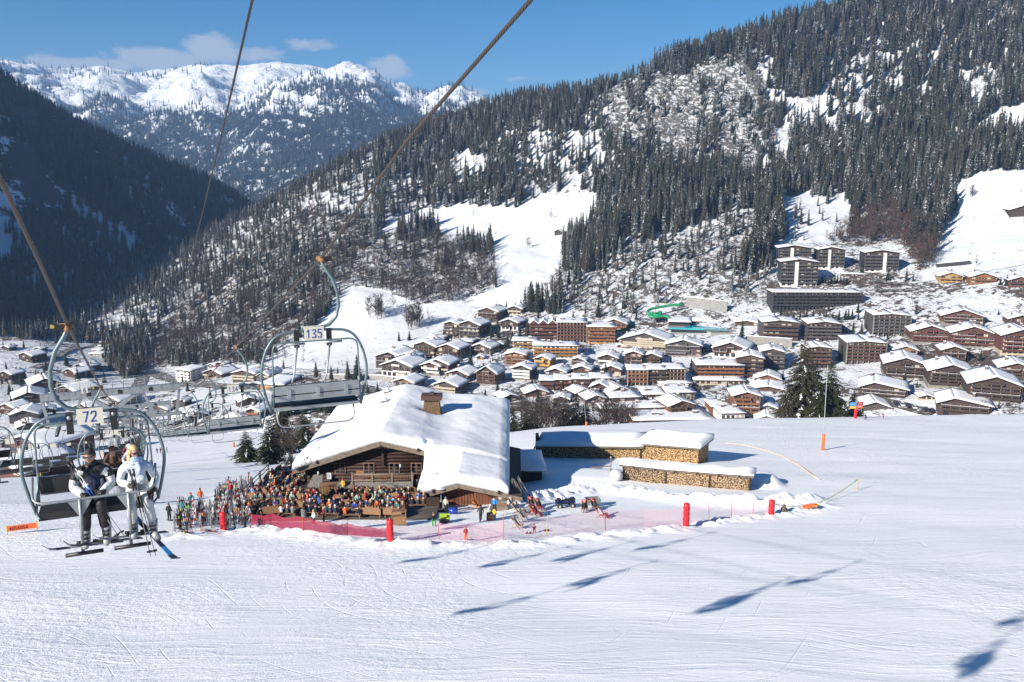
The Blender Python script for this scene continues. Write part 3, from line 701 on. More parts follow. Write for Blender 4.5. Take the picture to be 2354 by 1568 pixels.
# ================================================================ village
WOODD = lambda: mat('dark_stained_boards', (.075, .042, .030), .85, var=.35, vs=1.2, stretch=(6, 6, .4), rndv=.25)
def wood(name, c): c = tuple(x*.66 for x in c); return mat(name, c, .8, var=.3, vs=1.0, stretch=(5, 5, .5), rndv=.15)
WALLC = {'dark': wood('dark_boards', (.070, .042, .033)), 'brown': wood('brown_boards', (.115, .060, .040)), 'red': wood('red_brown_boards', (.15, .055, .038)),
         'orange': wood('orange_boards', (.26, .105, .045)), 'grey': wood('grey_boards', (.10, .085, .08)), 'black': wood('charcoal_boards', (.045, .042, .045)),
         'yellow': mat('yellow_render', (.46, .25, .06), .85, var=.1), 'cream': mat('cream_render', (.42, .35, .26), .9, var=.15, vs=.6),
         'white': mat('white_render', (.66, .65, .62), .9, var=.12, vs=.6), 'stone': mat('stone_render', (.20, .18, .16), .95, var=.3, vs=2), 'conc': mat('concrete', (.24, .235, .22), .9, var=.15, vs=.5),
         'teal': mat('turquoise_panel', (.03, .36, .40), .45), 'amber': wood('amber_boards', (.36, .17, .05)), 'gold': wood('golden_boards', (.45, .27, .10))}
GLASSD = mat('dark_window_glass', (.03, .035, .045), .15, spec=.7); CURT = mat('curtained_window', (.42, .38, .32), .5)
WINFR = mat('window_frame_wood', (.22, .12, .07), .7); CHIM = mat('chimney_masonry', (.16, .12, .10), .9, var=.3)
EAVE = mat('eave_boards', (.085, .055, .042), .85)
rv = random.Random(21)
_win = {}
def win_mesh(w, h, light):
    k = (round(w, 1), round(h, 1), light)
    if k not in _win:
        mb = MB(); w, h = k[0], k[1]
        mb.box2((-w/2, -.06, 0), (w/2, .02, h), 0); mb.box2((-w/2+.09, -.075, .09), (-.04, -.055, h-.09), 1); mb.box2((.04, -.075, .09), (w/2-.09, -.055, h-.09), 1)
        _win[k] = mb.mesh('window', [WINFR, CURT if light else GLASSD])
    return _win[k]
def snow_sheet(mb, f, x0, x1, y0, y1, th, nx=9, ny=7, mi=0, seed=0, M=None, over=.0):
    """a bulging snow layer on a surface z = f(x, y)"""
    n = 0; idx = {}; vs = []
    for j in range(ny+1):
        for i in range(nx+1):
            a = i/nx; b = j/ny; x = x0+(x1-x0)*a; y = y0+(y1-y0)*b
            e = min(a, 1-a)*abs(x1-x0); e2 = min(b, 1-b)*abs(y1-y0); e = min(e, e2)
            z = f(x, y)+th*(.62+.38*min(1, e/.9))+.10*math.sin(x*1.3+seed)*math.cos(y*1.1+seed*2)
            vs.append((x, y, z))
    W = nx+1
    fs = [(j*W+i, j*W+i+1, (j+1)*W+i+1, (j+1)*W+i) for j in range(ny) for i in range(nx)]
    base = len(vs); ring = [i for i in range(nx+1)]+[j*W+nx for j in range(1, ny+1)]+[ny*W+i for i in range(nx-1, -1, -1)]+[j*W for j in range(ny-1, 0, -1)]
    for k in ring:
        x, y, z = vs[k]; vs.append((x, y, f(x, y)+.01))
    n = len(ring)
    for k in range(n): fs.append((ring[k], base+k, base+(k+1) % n, ring[(k+1) % n]))
    mb.add(vs, fs, mi, True, M)
PO = mat('pale_balcony_posts', (.34, .24, .16), .8)
def gable_house(P, w, hE, d, st, rz, wall, bal, label, name='chalet', base=None, pitch=.40, over=1.1, cat='house', group=None, chim=1, balc=True, wins=None, balw=.9, ridge=0.0, snow=.55, side_balc=True):
    """P: base of the front wall's middle. Local x across the gable front, y into the hill, z up."""
    o = empty(name, P, rz, label, cat, group)
    pitch *= .86; over *= .85; snow *= .72; H = hE+pitch*w/2*(1-abs(ridge)*.5); zb = -3.0 if d > 5 else -1
    xr = ridge*w/2
    mb = MB(); bh = hE/st if base else 0
    if base:
        mb.box2((-w/2, 0, zb), (w/2, d, bh), 1)
    z0 = bh if base else zb; dz = .02
    pts = [(-w/2+dz, z0), (w/2-dz, z0), (w/2-dz, hE), (xr, H), (-w/2+dz, hE)]
    vs = [(x, dz, z) for x, z in pts]+[(x, d-dz, z) for x, z in pts]
    mb.add(vs, [(0, 1, 2, 3, 4), (9, 8, 7, 6, 5)]+[((k+1) % 5, k, 5+k, 5+(k+1) % 5) for k in range(5)], 0)
    mb.build('wall', [WALLC[wall], WALLC[base or 'white']], o)
    def rf(x, y): return hE+.12+(H-hE)*(1-abs(x-xr)/((w/2+xr) if x < xr else (w/2-xr)))
    fo = over*1.35
    mb = MB()
    for s in (-1, 1):
        xe = s*(w/2+over); z1, z2 = rf(xe, 0), rf(xr, 0)
        vs = [(xr, -fo, z2), (xe, -fo, z1), (xe, d+over*.6, z1), (xr, d+over*.6, z2)]
        vs += [(x, y, z-.26) for x, y, z in vs]
        mb.add(vs, [(0, 1, 2, 3), (7, 6, 5, 4), (0, 4, 5, 1), (1, 5, 6, 2), (2, 6, 7, 3), (3, 7, 4, 0)], 0)
    rf_o = mb.build('roof', [EAVE], o)
    mb = MB(); sd = rv.random()*9
    snow_sheet(mb, rf, -w/2-over+.03, xr, -fo+.05, d+over*.55, snow, 6, 7, 0, sd); snow_sheet(mb, rf, xr, w/2+over-.03, -fo+.05, d+over*.55, snow, 6, 7, 0, sd)
    mb.build('snow_cover', [SNOW], rf_o)
    for c in range(chim):
        x = rv.uniform(-.3, .3)*w; y = rv.uniform(.35, .75)*d; z = rf(x, y)
        mb = MB(); mb.box2((x-.45, y-.4, z-.5), (x+.45, y+.4, z+1.7), 0); mb.box2((x-.6, y-.55, z+1.7), (x+.6, y+.55, z+1.85), 0); mb.box2((x-.5, y-.45, z+1.85), (x+.5, y+.45, z+2.1), 1)
        mb.build('chimney', [CHIM, SNOW], rf_o)
    sh = hE/st; nw = wins or max(2, int(w/3.0)); bmat_ = WALLC[bal] if bal else None
    for s in range(st+1):
        zf = s*sh; top = zf+sh
        half = w/2-.5 if s < st else max(0, (H-zf-2.3)/((H-hE)/(w/2)))*.85
        if half < 1.0: continue
        n = nw if s < st else max(1, int(half*2/3.2))
        for k in range(n):
            x = -half+(k+.5)*2*half/n+(xr if s == st else 0); ww = min(2.2, 2*half/n*.72); wh = min(2.2, sh*.74)  # windows widened so dark glass also stands for shade between balconies
            if s == st and zf+.5+wh > rf(x, 0)-.5: continue
            inst('window', win_mesh(ww, wh, rv.random() < .22), o, (x, -.01, zf+(.35 if balc and s else .75)))
        if balc and bal and (s > 0 or not base) and s <= st:
            hw = min(w/2+.1, half+.5)*balw
            if s == 0: continue
            mb = MB(); c0_ = xr*(s == st); short = rv.random()
            if s < st and short < .38: hw *= rv.uniform(.55, .8); c0_ = rv.choice((-1, 1))*(w/2-hw-.1)
            npst = max(2, int(hw/2.1)+1)
            if s < st:
                for q in range(npst+1): xq = c0_-hw+.1+q*(2*hw-.2)/npst; mb.box2((xq-.09, -1.33, zf+.02), (xq+.09, -1.15, zf+sh-.14), 2)
            xr_s, xr_keep = c0_, xr
            mb.box2((c0_-hw, -1.35, zf-.12), (c0_+hw, -.0, zf+.02), 0)
            mb.box2((c0_-hw, -1.42, zf+.10), (c0_+hw, -1.34, zf+.85), 0)
            for q in (-1, 1): mb.box2((c0_+q*hw-.04, -1.34, zf+.02), (c0_+q*hw+.04, -.0, zf+.82), 0)
            mb.box2((c0_-hw, -1.48, zf+.86), (c0_+hw, -1.28, zf+.94), 1)
            mb.build('balcony', [bmat_, SNOW if rv.random() < .45 else bmat_, PO], o)
    ns = max(1, int(d/4.5))
    for s in range(st):
        for k in range(ns):
            if rv.random() < .75:
                q = inst('window', win_mesh(1.2, min(1.4, sh*.5), rv.random() < .3), o, (w/2+.01, (k+.5)*d/ns, s*sh+.9)); q.rotation_euler = (0, 0, PI/2)
    return o
def flat_block(P, w, h, d, st, rz, wall, bal, label, name='apartment_block', bays=6, base=None, slope=0.0, divid=None, cat='apartment block', group=None, gablet=0, stair=None, topband=None, snow=.42, over=.7, chims=2, parapet=None, groundfl=None):
    o = empty(name, P, rz, label, cat, group)
    mb = MB(); sh = h/st; bh = sh if base else 0
    if base: mb.box2((-w/2, 0, -4), (w/2, d, bh), 1)
    mb.box2((-w/2+.02, .02, bh if base else -4), (w/2-.02, d-.02, h), 0)
    mb.build('wall', [WALLC[wall], WALLC[base or 'white']], o)
    def rf(x, y): return h+.38+slope*(1-abs(x)/(w/2))
    mb = MB()
    xs = [-w/2-over, 0, w/2+over] if slope else [-w/2-over, w/2+over]
    for a, b_ in zip(xs[:-1], xs[1:]):
        vs = [(a, -over*1.3, rf(a, 0)), (b_, -over*1.3, rf(b_, 0)), (b_, d+over, rf(b_, 0)), (a, d+over, rf(a, 0))]; vs += [(x, y, z-.36) for x, y, z in vs]
        mb.add(vs, [(0, 1, 2, 3), (7, 6, 5, 4), (0, 4, 5, 1), (1, 5, 6, 2), (2, 6, 7, 3), (3, 7, 4, 0)], 0)
    if slope: 
        vs = [(-w/2+.02, .05, h), (w/2-.02, .05, h), (0, .05, h+slope+.2)]; mb.add(vs, [(0, 1, 2)], 0)
    roof = mb.build('roof', [EAVE if topband is None else WALLC[topband]], o)
    mb = MB(); sd = rv.random()*9
    for a, b_ in zip(xs[:-1], xs[1:]): snow_sheet(mb, rf, a+.04, b_-.04, -over*1.3+.05, d+over-.05, snow, max(4, int(w/4)), 6, 0, sd)
    mb.build('snow_cover', [SNOW], roof)
    for c in range(chims):
        x = rv.uniform(-.42, .42)*w; y = rv.uniform(.3, .8)*d; z = rf(x, y); mb = MB(); s_ = rv.uniform(.4, .8)
        mb.box2((x-s_, y-.5, z-.1), (x+s_, y+.5, z+1.5), 0); mb.box2((x-s_-.1, y-.6, z+1.5), (x+s_+.1, y+.6, z+1.75), 1); mb.build('chimney', [CHIM, SNOW], roof)
    for g in range(gablet):
        x = -w/2+(g+.5)*w/gablet; gw = w/gablet*.5; mb = MB()
        mb.add([(x-gw*.8, -over*1.5, h-.2), (x+gw*.8, -over*1.5, h-.2), (x, -over*1.5, h+gw*.75), (x-gw*.8, d*.5, h-.2), (x+gw*.8, d*.5, h-.2), (x, d*.5, h+gw*.75)], [(0, 1, 2), (1, 4, 5, 2), (0, 2, 5, 3), (5, 4, 3)], 0)
        for s in (-1, 1):
            a = (x+s*gw*1.02, h-.35); t = (x, h+gw*.75+.02); vs = []
            for yy in (-over*1.5-.3, d*.5): vs += [(a[0], yy, a[1]), (t[0], yy, t[1]), (t[0], yy, t[1]+.55), (a[0], yy, a[1]+.45)]
            mb.add(vs, [(0, 1, 2, 3), (7, 6, 5, 4), (0, 4, 5, 1), (1, 5, 6, 2), (2, 6, 7, 3), (3, 7, 4, 0)], 1)
        mb.build('dormer', [WALLC[wall], SNOW], roof)
    bw = w/bays; dm = WALLC[divid] if divid else WALLC[wall]
    if divid:
        for k in range(bays+1):
            x = -w/2+k*bw; mb = MB(); mb.box2((x-.12, -1.45, bh), (x+.12, 0.0, h+.0), 0); mb.build('partition', [dm], o)
    for s in range(st):
        zf = s*sh
        if s > 0 or not base:
            if bal and s > 0 or (bal and not base and s > 0):
                mb = MB(); mb.box2((-w/2+.13, -1.4, zf-.1), (w/2-.13, 0, zf+.04), 0); mb.box2((-w/2+.13, -1.52, zf-.1), (w/2-.13, -1.42, zf+.98), 1)
                mb.build('balcony', [WALLC[wall], WALLC[bal]], o)
        for k in range(bays):
            if stair is not None and k == stair: continue
            x = -w/2+(k+.5)*bw; ww = min(bw*.62, 2.4)
            inst('window', win_mesh(ww, sh*.66, rv.random() < .33), o, (x, -.01, zf+.18+(.4 if s == 0 else 0)))
    if stair is not None:
        x = -w/2+(stair+.5)*bw; mb = MB(); mb.box2((x-bw*.28, -1.9, -3), (x+bw*.28, .0, h+.0), 0); mb.build('stair_tower', [WALLC['white']], o)
    ns = max(1, int(d/5))
    for s in range(st):
        for k in range(ns):
            if rv.random() < .6:
                q = inst('window', win_mesh(1.2, sh*.45, False), o, (w/2+.01, (k+.5)*d/ns, s*sh+.9)); q.rotation_euler = (0, 0, PI/2)
    return o
PXM = lambda P: (P.y*cP-P.z*sP)/FX          # metres per picture unit at P
def G(u, v, wpx, hpx, st, rz, wall, bal, label, d=1.1, **k):
    P = hit(u, v, H_valley, 245, 1400); s = PXM(P); w = 1.10*wpx*s/math.cos(R(rz))
    return gable_house(P, w, hpx*s*1.12, w*d, st, R(rz), wall, bal, label, **k)
def F(u, v, wpx, hpx, st, rz, wall, bal, label, d=13., **k):
    P = hit(u, v, H_valley, 245, 1400); s = PXM(P); w = wpx*s/math.cos(R(rz))
    return flat_block(P, w, hpx*s*1.06, d, st, R(rz), wall, bal, label, **k)
A = lambda x, y: (949.2+x*.2822, 664.4+y*.2822); Bz = lambda x, y: (1518.7+x*.3548, 522.1+y*.3548)
Cz = lambda x, y: (x*.2119, 711.9+y*.2119); Dz = lambda x, y: (360.7+x*.1695, 778.4+y*.1695)
def village():
    a, b, c, d_ = .2822, .3548, .2119, .1695
    def g(Z, k, x, y, w, h, *r, **kw): u, v = Z(x, y); return G(u, v, w*k, h*k, *r, **kw)
    def f(Z, k, x, y, w, h, *r, **kw): u, v = Z(x, y); return F(u, v, w*k, h*k, *r, **kw)
    # -------- middle of the village
    g(A,a,610,275,150,85,4,-24,'brown','brown','tall dark brown chalet standing highest above the village on open snow')
    g(A,a,830,212,105,48,2,-22,'grey','cream','small slate-grey chalet with pale ground floor between two spruces', base='cream')
    g(A,a,785,338,125,62,2,-24,'dark','brown','chalet with white ground floor below the slate-grey chalet', base='white')
    g(A,a,312,400,105,105,4,-24,'dark','brown','narrow dark chalet joined to the left of a wider one on the upper left slope', base='stone')
    g(A,a,460,410,160,110,4,-24,'dark','grey','wide dark chalet with pale posts on its lowest floors, upper left slope', base='stone')
    f(A,a,185,440,130,34,1,-14,'dark',None,'low dark house under a plain snow roof left of the wide dark chalet', name='chalet', cat='house', d=12, bays=4, chims=1)
    g(A,a,95,565,165,95,3,-24,'dark','brown','dark chalet with cream lower wall at the left end of the second row', base='stone')
    g(A,a,285,585,160,95,3,-24,'brown','brown','brown chalet with a two-level snowy roof beside the tall pointed spruce', base='stone')
    g(A,a,550,535,150,55,2,-22,'grey','brown','grey chalet with framed middle window behind the large spruce', base='stone')
    f(A,a,430,455,110,25,1,-18,'dark',None,'low garage with snowy roof between the second-row chalets', name='garage', cat='garage', d=9, bays=3, chims=0)
    g(A,a,145,705,140,75,3,-22,'dark','white','chalet with a white balcony block under its wide snow roof', base='stone')
    g(A,a,30,745,60,25,1,-20,'dark',None,'small flat-roofed shed left of the white-balcony chalet', name='shed', cat='shed', balc=False, chim=0)
    g(A,a,365,755,160,58,2,-24,'dark','brown','dark chalet with white-framed windows below the large spruce', base='stone')
    g(A,a,600,785,150,95,4,-20,'brown','brown','tall chalet with steep crossed gables and red-brown balconies beside the road', pitch=.75, base='stone')
    g(A,a,265,860,180,70,3,-20,'grey','cream','weathered chalet with cream posts just above the near chalet roof', base='stone')
    g(A,a,40,520,70,40,2,-24,'black',None,'dark roofed house at the far left of the second row', balc=False)
    g(A,a,-60,640,130,80,3,-24,'dark','brown','dark chalet in shade beyond the left end of the second row', base='stone')
    g(A,a,-180,590,150,60,2,-24,'dark','brown','dark chalet high on the bank above the hedge')
    g(A,a,548,575,50,22,1,-10,'orange',None,'tiny orange hut between the spruces', name='garden_hut', cat='hut', chim=0, balc=False)
    g(A,a,832,625,150,85,4,-12,'orange','orange','four-storey chalet with orange-brown balconies below the flat hotel', base='stone', pitch=.28)
    g(A,a,885,745,140,90,4,-18,'grey','white','grey chalet with white-edged balconies and a white central post', base='stone')
    g(A,a,700,480,60,30,1,-10,'grey',None,'small low house behind the pair of narrow cypresses', chim=0, balc=False)
    g(A,a,1055,650,110,75,3,-22,'yellow','yellow','bright yellow chalet among brown ones', base='stone')
    f(A,a,1062,425,225,140,5,-3,'red','red','red-brown hotel wing with three small gables on its roof', name='hotel', cat='hotel', gablet=3, bays=6, d=14, chims=0)
    f(A,a,1295,432,238,150,6,-3,'red','red','long red-brown hotel wing with pale partitions between the balconies', name='hotel', cat='hotel', bays=9, divid='cream', d=14, chims=3)
    f(A,a,1535,445,225,128,5,-4,'amber','orange','amber-coloured hotel with cream arcade at street level', name='hotel', cat='hotel', bays=9, base='yellow', d=16, topband='amber')
    g(A,a,1640,340,175,55,2,-16,'orange','orange','orange gabled hotel wing rising behind the amber hotel', d=.9, chim=1, name='hotel', cat='hotel')
    f(A,a,915,500,205,72,3,-4,'white','amber','three-storey flat-roofed block with amber balconies, left end of the pale residence', bays=5, d=11)
    f(A,a,1160,568,360,100,4,-4,'white','amber','long flat-roofed residence with amber balconies and cream walls', bays=10, d=11, chims=4)
    g(A,a,1165,718,140,42,2,-18,'brown','brown','low brown chalet between the yellow chalet and the terrace row')
    g(A,a,1375,702,125,48,2,-16,'red','brown','red-brown chalet behind the terrace row, left of centre', base='stone')
    g(A,a,1345,620,95,40,2,-20,'grey','brown','small grey chalet right of the pale residence')
    g(A,a,1585,622,145,58,2,-14,'brown','white','wide chalet with a white balcony line below the car park', base='stone')
    g(A,a,1615,702,135,48,2,-16,'red','brown','chalet with a cream garage annex behind the terrace row', base='cream')
    g(A,a,1795,622,125,85,3,-12,'red','brown','left of two matching chalets below the white-gridded hotel', base='stone')
    g(A,a,1945,615,125,62,3,-16,'dark','brown','right of two matching chalets below the white-gridded hotel', base='stone')
    g(A,a,1690,478,45,18,1,-10,'orange',None,'little kiosk at the edge of the upper car park', name='kiosk', cat='kiosk', chim=0, balc=False)
    g(A,a,1885,495,330,75,5,-20,'grey','cream','broad hotel with a white grid of balconies under one large gable', d=.7, name='hotel', cat='hotel', base='stone', chim=2, wins=9, pitch=.34)
    g(A,a,1740,445,110,30,2,-14,'brown','cream','low annex with snow roof joined to the white-gridded hotel')
    g(A,a,2200,548,255,85,5,-14,'grey','grey','large apartment chalet with curved balconies and a concrete end wall', d=.7, name='apartment_block', cat='apartment block', chim=2, wins=8, base='stone', pitch=.34)
    for i, (x, wd, nm) in enumerate(((1092,115,'first'),(1225,140,'second'),(1372,140,'third'),(1530,165,'last'))):
        f(A,a,x,832+(-6*i),wd,82,3,-3,'red' if i in (1,2) else 'brown', 'red' if i < 2 else 'brown', nm+' house from the left in the red-brown terrace row with stepped roofs', name='terraced_house', cat='house', bays=4, d=11, base='white' if i == 0 else None, group='terrace row with stepped snow roofs', chims=1)
    for i, (x, wd, wl, bl, nm) in enumerate(((1828,160,'brown','orange','orange-balconied left part'),(1985,145,'dark','dark','dark middle part'),(2135,148,'grey','brown','grey right part'))):
        f(A,a,x,785-5*i,wd,118,4,-3,wl,bl,nm+' of the stepped apartment row', bays=5, d=12, divid='cream' if i != 1 else None, group='stepped apartment row in the village centre', chims=1)
    g(A,a,1518,855,125,55,2,-14,'dark','grey','steep-roofed chalet under the terrace row, in front of its right end', pitch=.55)
    g(A,a,1680,870,150,40,2,18,'grey',None,'house with a broad bright snow roof sloping to the right', pitch=.45, d=1.6, balc=False)
    g(A,a,1490,955,140,60,3,14,'grey',None,'old stone-walled farmhouse with small windows by the big spruces', wins=5, balc=False, base='stone')
    f(A,a,1735,935,250,48,2,8,'dark',None,'long low dark house with four cream windows', name='long_house', cat='house', bays=4, d=12, chims=1)
    f(A,a,1970,905,190,42,2,2,'grey',None,'flat-roofed shop building with small roof vents, left one', bays=6, d=16, chims=4, base='white')
    f(A,a,2180,905,225,58,2,2,'conc',None,'flat-roofed white building behind the brown gabled chalet', bays=7, d=16, chims=5)
    f(A,a,2140,800,260,28,2,3,'cream',None,'flat snow-roofed house with four roof hatches, farthest of the shop group', bays=8, d=14, chims=5)
    g(A,a,2185,1025,195,75,3,14,'orange','brown','brown wooden chalet with three long balconies beside the flat roofs', chim=2)
    f(A,a,1800,1005,540,32,1,6,'brown',None,'very long low brown building behind bare trees', name='long_hall', cat='hall', bays=14, d=15, chims=3)
    f(A,a,2120,1115,640,45,2,4,'red',None,'longest flat-roofed red-brown building just beyond the snow crest', name='long_hall', cat='hall', bays=18, d=17, chims=4)
    g(A,a,790,920,120,38,2,24,'brown',None,'low chalet with a roof sloping right, below the road bend', balc=False)
    g(A,a,1010,875,170,30,1,10,'red',None,'snow-covered roof with red wall end beside the bare trees', d=.8, balc=False, chim=0)
    g(A,a,1210,925,110,30,1,-10,'grey',None,'house hidden under snow behind the three big spruces', balc=False)
    g(A,a,1390,880,120,40,2,24,'dark',None,'dark gabled house squeezed behind the steep-roofed chalet', balc=False)
    # -------- right-hand part
    for x, y, w, h, lab, st_ in ((862,255,200,112,'rear left tower block on the slope, partly behind another tower',2),(892,385,225,150,'front tower block on the slope with a white ground floor and garage doors',2),(1100,272,160,118,'middle tower block on the slope with a white side wall',2),(1425,292,205,118,'right-hand tower block on the slope with a cream stair tower',3)):
        f(Bz,b,x,y,w,h,7 if h > 130 else 6,-8,'black','grey',lab,bays=6,slope=1.7,stair=st_,base='white',divid='grey',name='tower_block',cat='tower block',group='tower blocks on the slope above the village',d=15,chims=1,over=1.0)
    f(Bz,b,1010,528,570,98,5,-1,'black','black','very long charcoal apartment block with a notched roofline above the dark hedge', bays=24, d=14, chims=6, divid='black', gablet=0)
    f(Bz,b,770,750,225,125,5,-6,'grey','brown','apartment block with a cream ground-floor terrace right of the pool', bays=6, slope=1.2, base='cream', d=16)
    f(Bz,b,1055,738,205,105,5,-6,'grey','grey','grey apartment block behind the tallest near spruces', bays=7, slope=1.2, d=17, divid='dark')
    f(Bz,b,1490,705,225,125,6,-8,'grey','grey','large grey apartment block with many chimneys on its roof', bays=7, slope=.8, d=19, divid='conc', chims=6)
    f(Bz,b,1325,882,240,125,6,-8,'grey','brown','grey and brown apartment block nearest the snowfield edge', bays=7, slope=.8, d=19, divid='conc', chims=4)
    f(Bz,b,1020,905,150,115,5,-6,'brown','brown','brown apartment block partly hidden behind the near spruces', bays=5, slope=.8, d=15, divid='dark')
    g(Bz,b,1745,752,205,68,4,-14,'red','red','left of two red-brown apartment chalets on the right-hand slope', wins=7, chim=4, base='stone', d=.8)
    g(Bz,b,2020,782,225,85,4,-18,'red','red','right of two red-brown apartment chalets on the right-hand slope', wins=7, chim=4, base='stone', d=.8)
    g(Bz,b,1955,637,215,55,3,-18,'red','brown','red-brown apartment chalet alone on the upper snowfield', wins=6, chim=3, base='stone', d=.8)
    g(Bz,b,1895,882,130,78,3,-14,'brown','brown','square brown chalet below the pair of apartment chalets', base='stone')
    g(Bz,b,1585,848,125,48,2,-16,'gold','cream','honey-coloured wooden chalet beside the grey apartment blocks', base='cream')
    g(Bz,b,1580,988,215,92,4,-18,'dark','dark','dark apartment chalet with wide white eaves, upper of the three in front', chim=1, base='stone', wins=7)
    g(Bz,b,1880,1040,235,95,5,-18,'dark','dark','dark apartment chalet in the middle of the lower right group', chim=1, base='stone', wins=7)
    g(Bz,b,2160,1135,265,105,5,-20,'dark','dark','large dark apartment chalet at the lower right of the village', chim=1, base='stone', wins=8)
    g(Bz,b,2300,995,170,75,4,-20,'brown','brown','brown apartment chalet cut by the picture edge above the large dark one', wins=6, base='stone')
    g(Bz,b,1440,1110,240,62,3,-22,'dark','dark','long low dark chalet with roof sloping down to the right behind the crest', chim=1, wins=7, d=.9, ridge=-.4, pitch=.34)
    g(Bz,b,1965,1215,260,62,3,-22,'dark','dark','long dark chalet with sloping roof nearest the snow crest on the right', chim=1, wins=7, d=.9, ridge=-.4, pitch=.34)
    g(Bz,b,2330,830,210,115,5,-14,'red','red','tall red-brown apartment chalet at the right edge', wins=7, chim=2, base='cream')
    g(Bz,b,2335,650,130,50,2,-16,'brown','brown','brown chalet at the right edge of the upper snowfield')
    g(Bz,b,2090,368,140,40,2,-16,'orange','orange','orange wooden chalet on the top row under the steep meadow')
    g(Bz,b,1880,358,125,36,2,-16,'gold','gold','golden brown chalet left of the orange one on the top row')
    g(Bz,b,2325,390,110,42,2,-16,'red','brown','reddish chalet right of the orange one on the top row')
    g(Bz,b,450,850,190,58,2,-22,'dark','brown','barn-like dark chalet with white ground floor and wide gable', base='white', pitch=.42, balw=.6)
    f(Bz,b,575,975,165,120,5,-12,'brown','dark','brown apartment block with irregular balconies, front one of a pair', bays=4, slope=1.6, d=15)
    f(Bz,b,720,925,150,110,5,-12,'black','grey','dark apartment block behind and right of the irregular brown one', bays=4, slope=1.6, d=15)
    f(Bz,b,382,990,300,90,4,-3,'grey','orange','long apartment block with patchwork orange balconies over a shopping arcade', bays=10, d=14, divid='dark', chims=2)
    f(Bz,b,380,1022,320,26,1,-3,'cream',None,'single-storey shopping arcade with striped awning below the orange balconies', name='shopping_arcade', cat='arcade', bays=9, d=8, chims=0)
    g(Bz,b,690,1010,140,26,1,-16,'orange',None,'single-storey orange cafe with a blue window', name='cafe', cat='cafe', chim=0, balc=False)
    g(Bz,b,700,1065,200,14,1,-18,'brown',None,'low open stalls with snowy canopies beside the street', name='market_stall', cat='stall', chim=0, balc=False, pitch=.2)
    g(Bz,b,552,1228,160,125,5,-6,'orange','orange','brown hotel with a small roof gable and five window rows', name='hotel', cat='hotel', pitch=.35, wins=7, chim=2, base='white')
    f(Bz,b,395,1215,130,48,2,3,'orange',None,'small snow-roofed house left of the five-row hotel', bays=3, d=12, name='small_house', cat='house')
    f(Bz,b,465,1282,155,72,2,3,'white','black','white two-storey house with a black balcony right at the snow crest', bays=5, d=12, name='small_house', cat='house', topband='black')
    g(Bz,b,690,1215,110,40,2,-14,'conc',None,'pale house with snow roof behind the near spruces', balc=False)
    g(Bz,b,685,1275,120,30,1,-14,'cream',None,'low shed roof right behind the snow crest by the spruces', balc=False, name='shed', cat='shed')
    g(Bz,b,1720,1125,70,26,1,-10,'cream',None,'tiny hut with pointed snow roof on the right-hand car park', name='hut', cat='hut', chim=0, balc=False)
    g(Bz,b,1390,1185,160,22,1,-12,'grey',None,'grey low building beside the signpost', name='shed', cat='shed', chim=0, balc=False)
    for i, (x, y, lab) in enumerate(((1255,322,'low snow-roofed garage row beside the curving road'),)):
        f(Bz,b,x,y,140,14,1,-14,'dark',None,lab,name='garage_row',cat='garage',bays=6,d=8,chims=0)
    g(lambda x, y: (x, y),1,2350,498,46,14,1,-16,'dark',None,'lonely hay barn high on the steep right-hand meadow', name='barn', cat='barn', chim=0, balc=False)
    g(lambda x, y: (x, y),1,1283,541,15,8,1,-14,'dark',None,'tiny hay hut on the long meadow, left one', name='hay_hut', cat='hut', chim=0, balc=False, pitch=.6)
    g(lambda x, y: (x, y),1,1304,546,18,9,1,-14,'dark',None,'tiny hay hut on the long meadow beside the spruces', name='hay_hut', cat='hut', chim=0, balc=False, pitch=.6)
    # -------- left of the near chalet
    f(Dz,d_,370,590,230,150,4,-22,'white','white','modern white-banded block at the valley mouth under the wooded nose', bays=4, d=16, chims=0, topband='brown')
    g(Dz,d_,760,548,250,75,2,-26,'brown','cream','brown chalet right of the white-banded block', base='stone')
    g(Dz,d_,855,388,110,45,1,-20,'red',None,'small red-brown hut above the brown chalet, right one', name='hut', cat='hut', balc=False)
    g(Dz,d_,745,395,90,35,1,-20,'orange',None,'small orange hut above the brown chalet, left one', name='hut', cat='hut', balc=False)
    f(Dz,d_,1180,590,330,110,3,-14,'grey','cream','terraced block with long cream balconies under slanting roofs', bays=6, d=18, slope=2)
    f(Dz,d_,1440,600,160,90,3,-14,'white','grey','white gable block right of the slanting roofs', bays=3, d=16, slope=2)
    f(Dz,d_,1560,675,330,45,1,-12,'yellow',None,'wide ochre depot with a large flat snow roof', name='depot', cat='depot', bays=5, d=24, chims=0, topband='brown')
    g(Dz,d_,1310,1110,190,120,3,-16,'brown','orange','chalet with bright orange-red balcony seen under the chairlift', base='white', d=1.2)
    g(Dz,d_,1250,900,190,60,2,30,'dark',None,'dark house with a smooth snow roof above the orange-balcony chalet', balc=False)
    g(Dz,d_,1120,1150,190,50,2,30,'grey',None,'house with three stepped snowy roofs beside the bare trees', balc=False)
    g(Dz,d_,300,930,130,60,2,-10,'dark',None,'dark gabled house beyond the lift cables', balc=False)
    g(Dz,d_,560,1100,200,60,2,30,'black',None,'house with broad snow roof and black gable behind the empty chairs', balc=False)
    g(Dz,d_,330,1150,200,30,1,24,'red',None,'low red-walled house behind the receding chairs', balc=False)
    g(lambda x, y: (x, y),1,912,868,66,25,2,-20,'grey','white','chalet with white timber trusses just left above the near chalet', base='white')
    g(lambda x, y: (x, y),1,928,892,44,13,1,-22,'orange','orange','small orange chalet just above the near chalet roof', base='stone', balw=.6)
    g(lambda x, y: (x, y),1,895,845,60,22,2,-22,'dark','brown','dark chalet behind the white-trussed one')
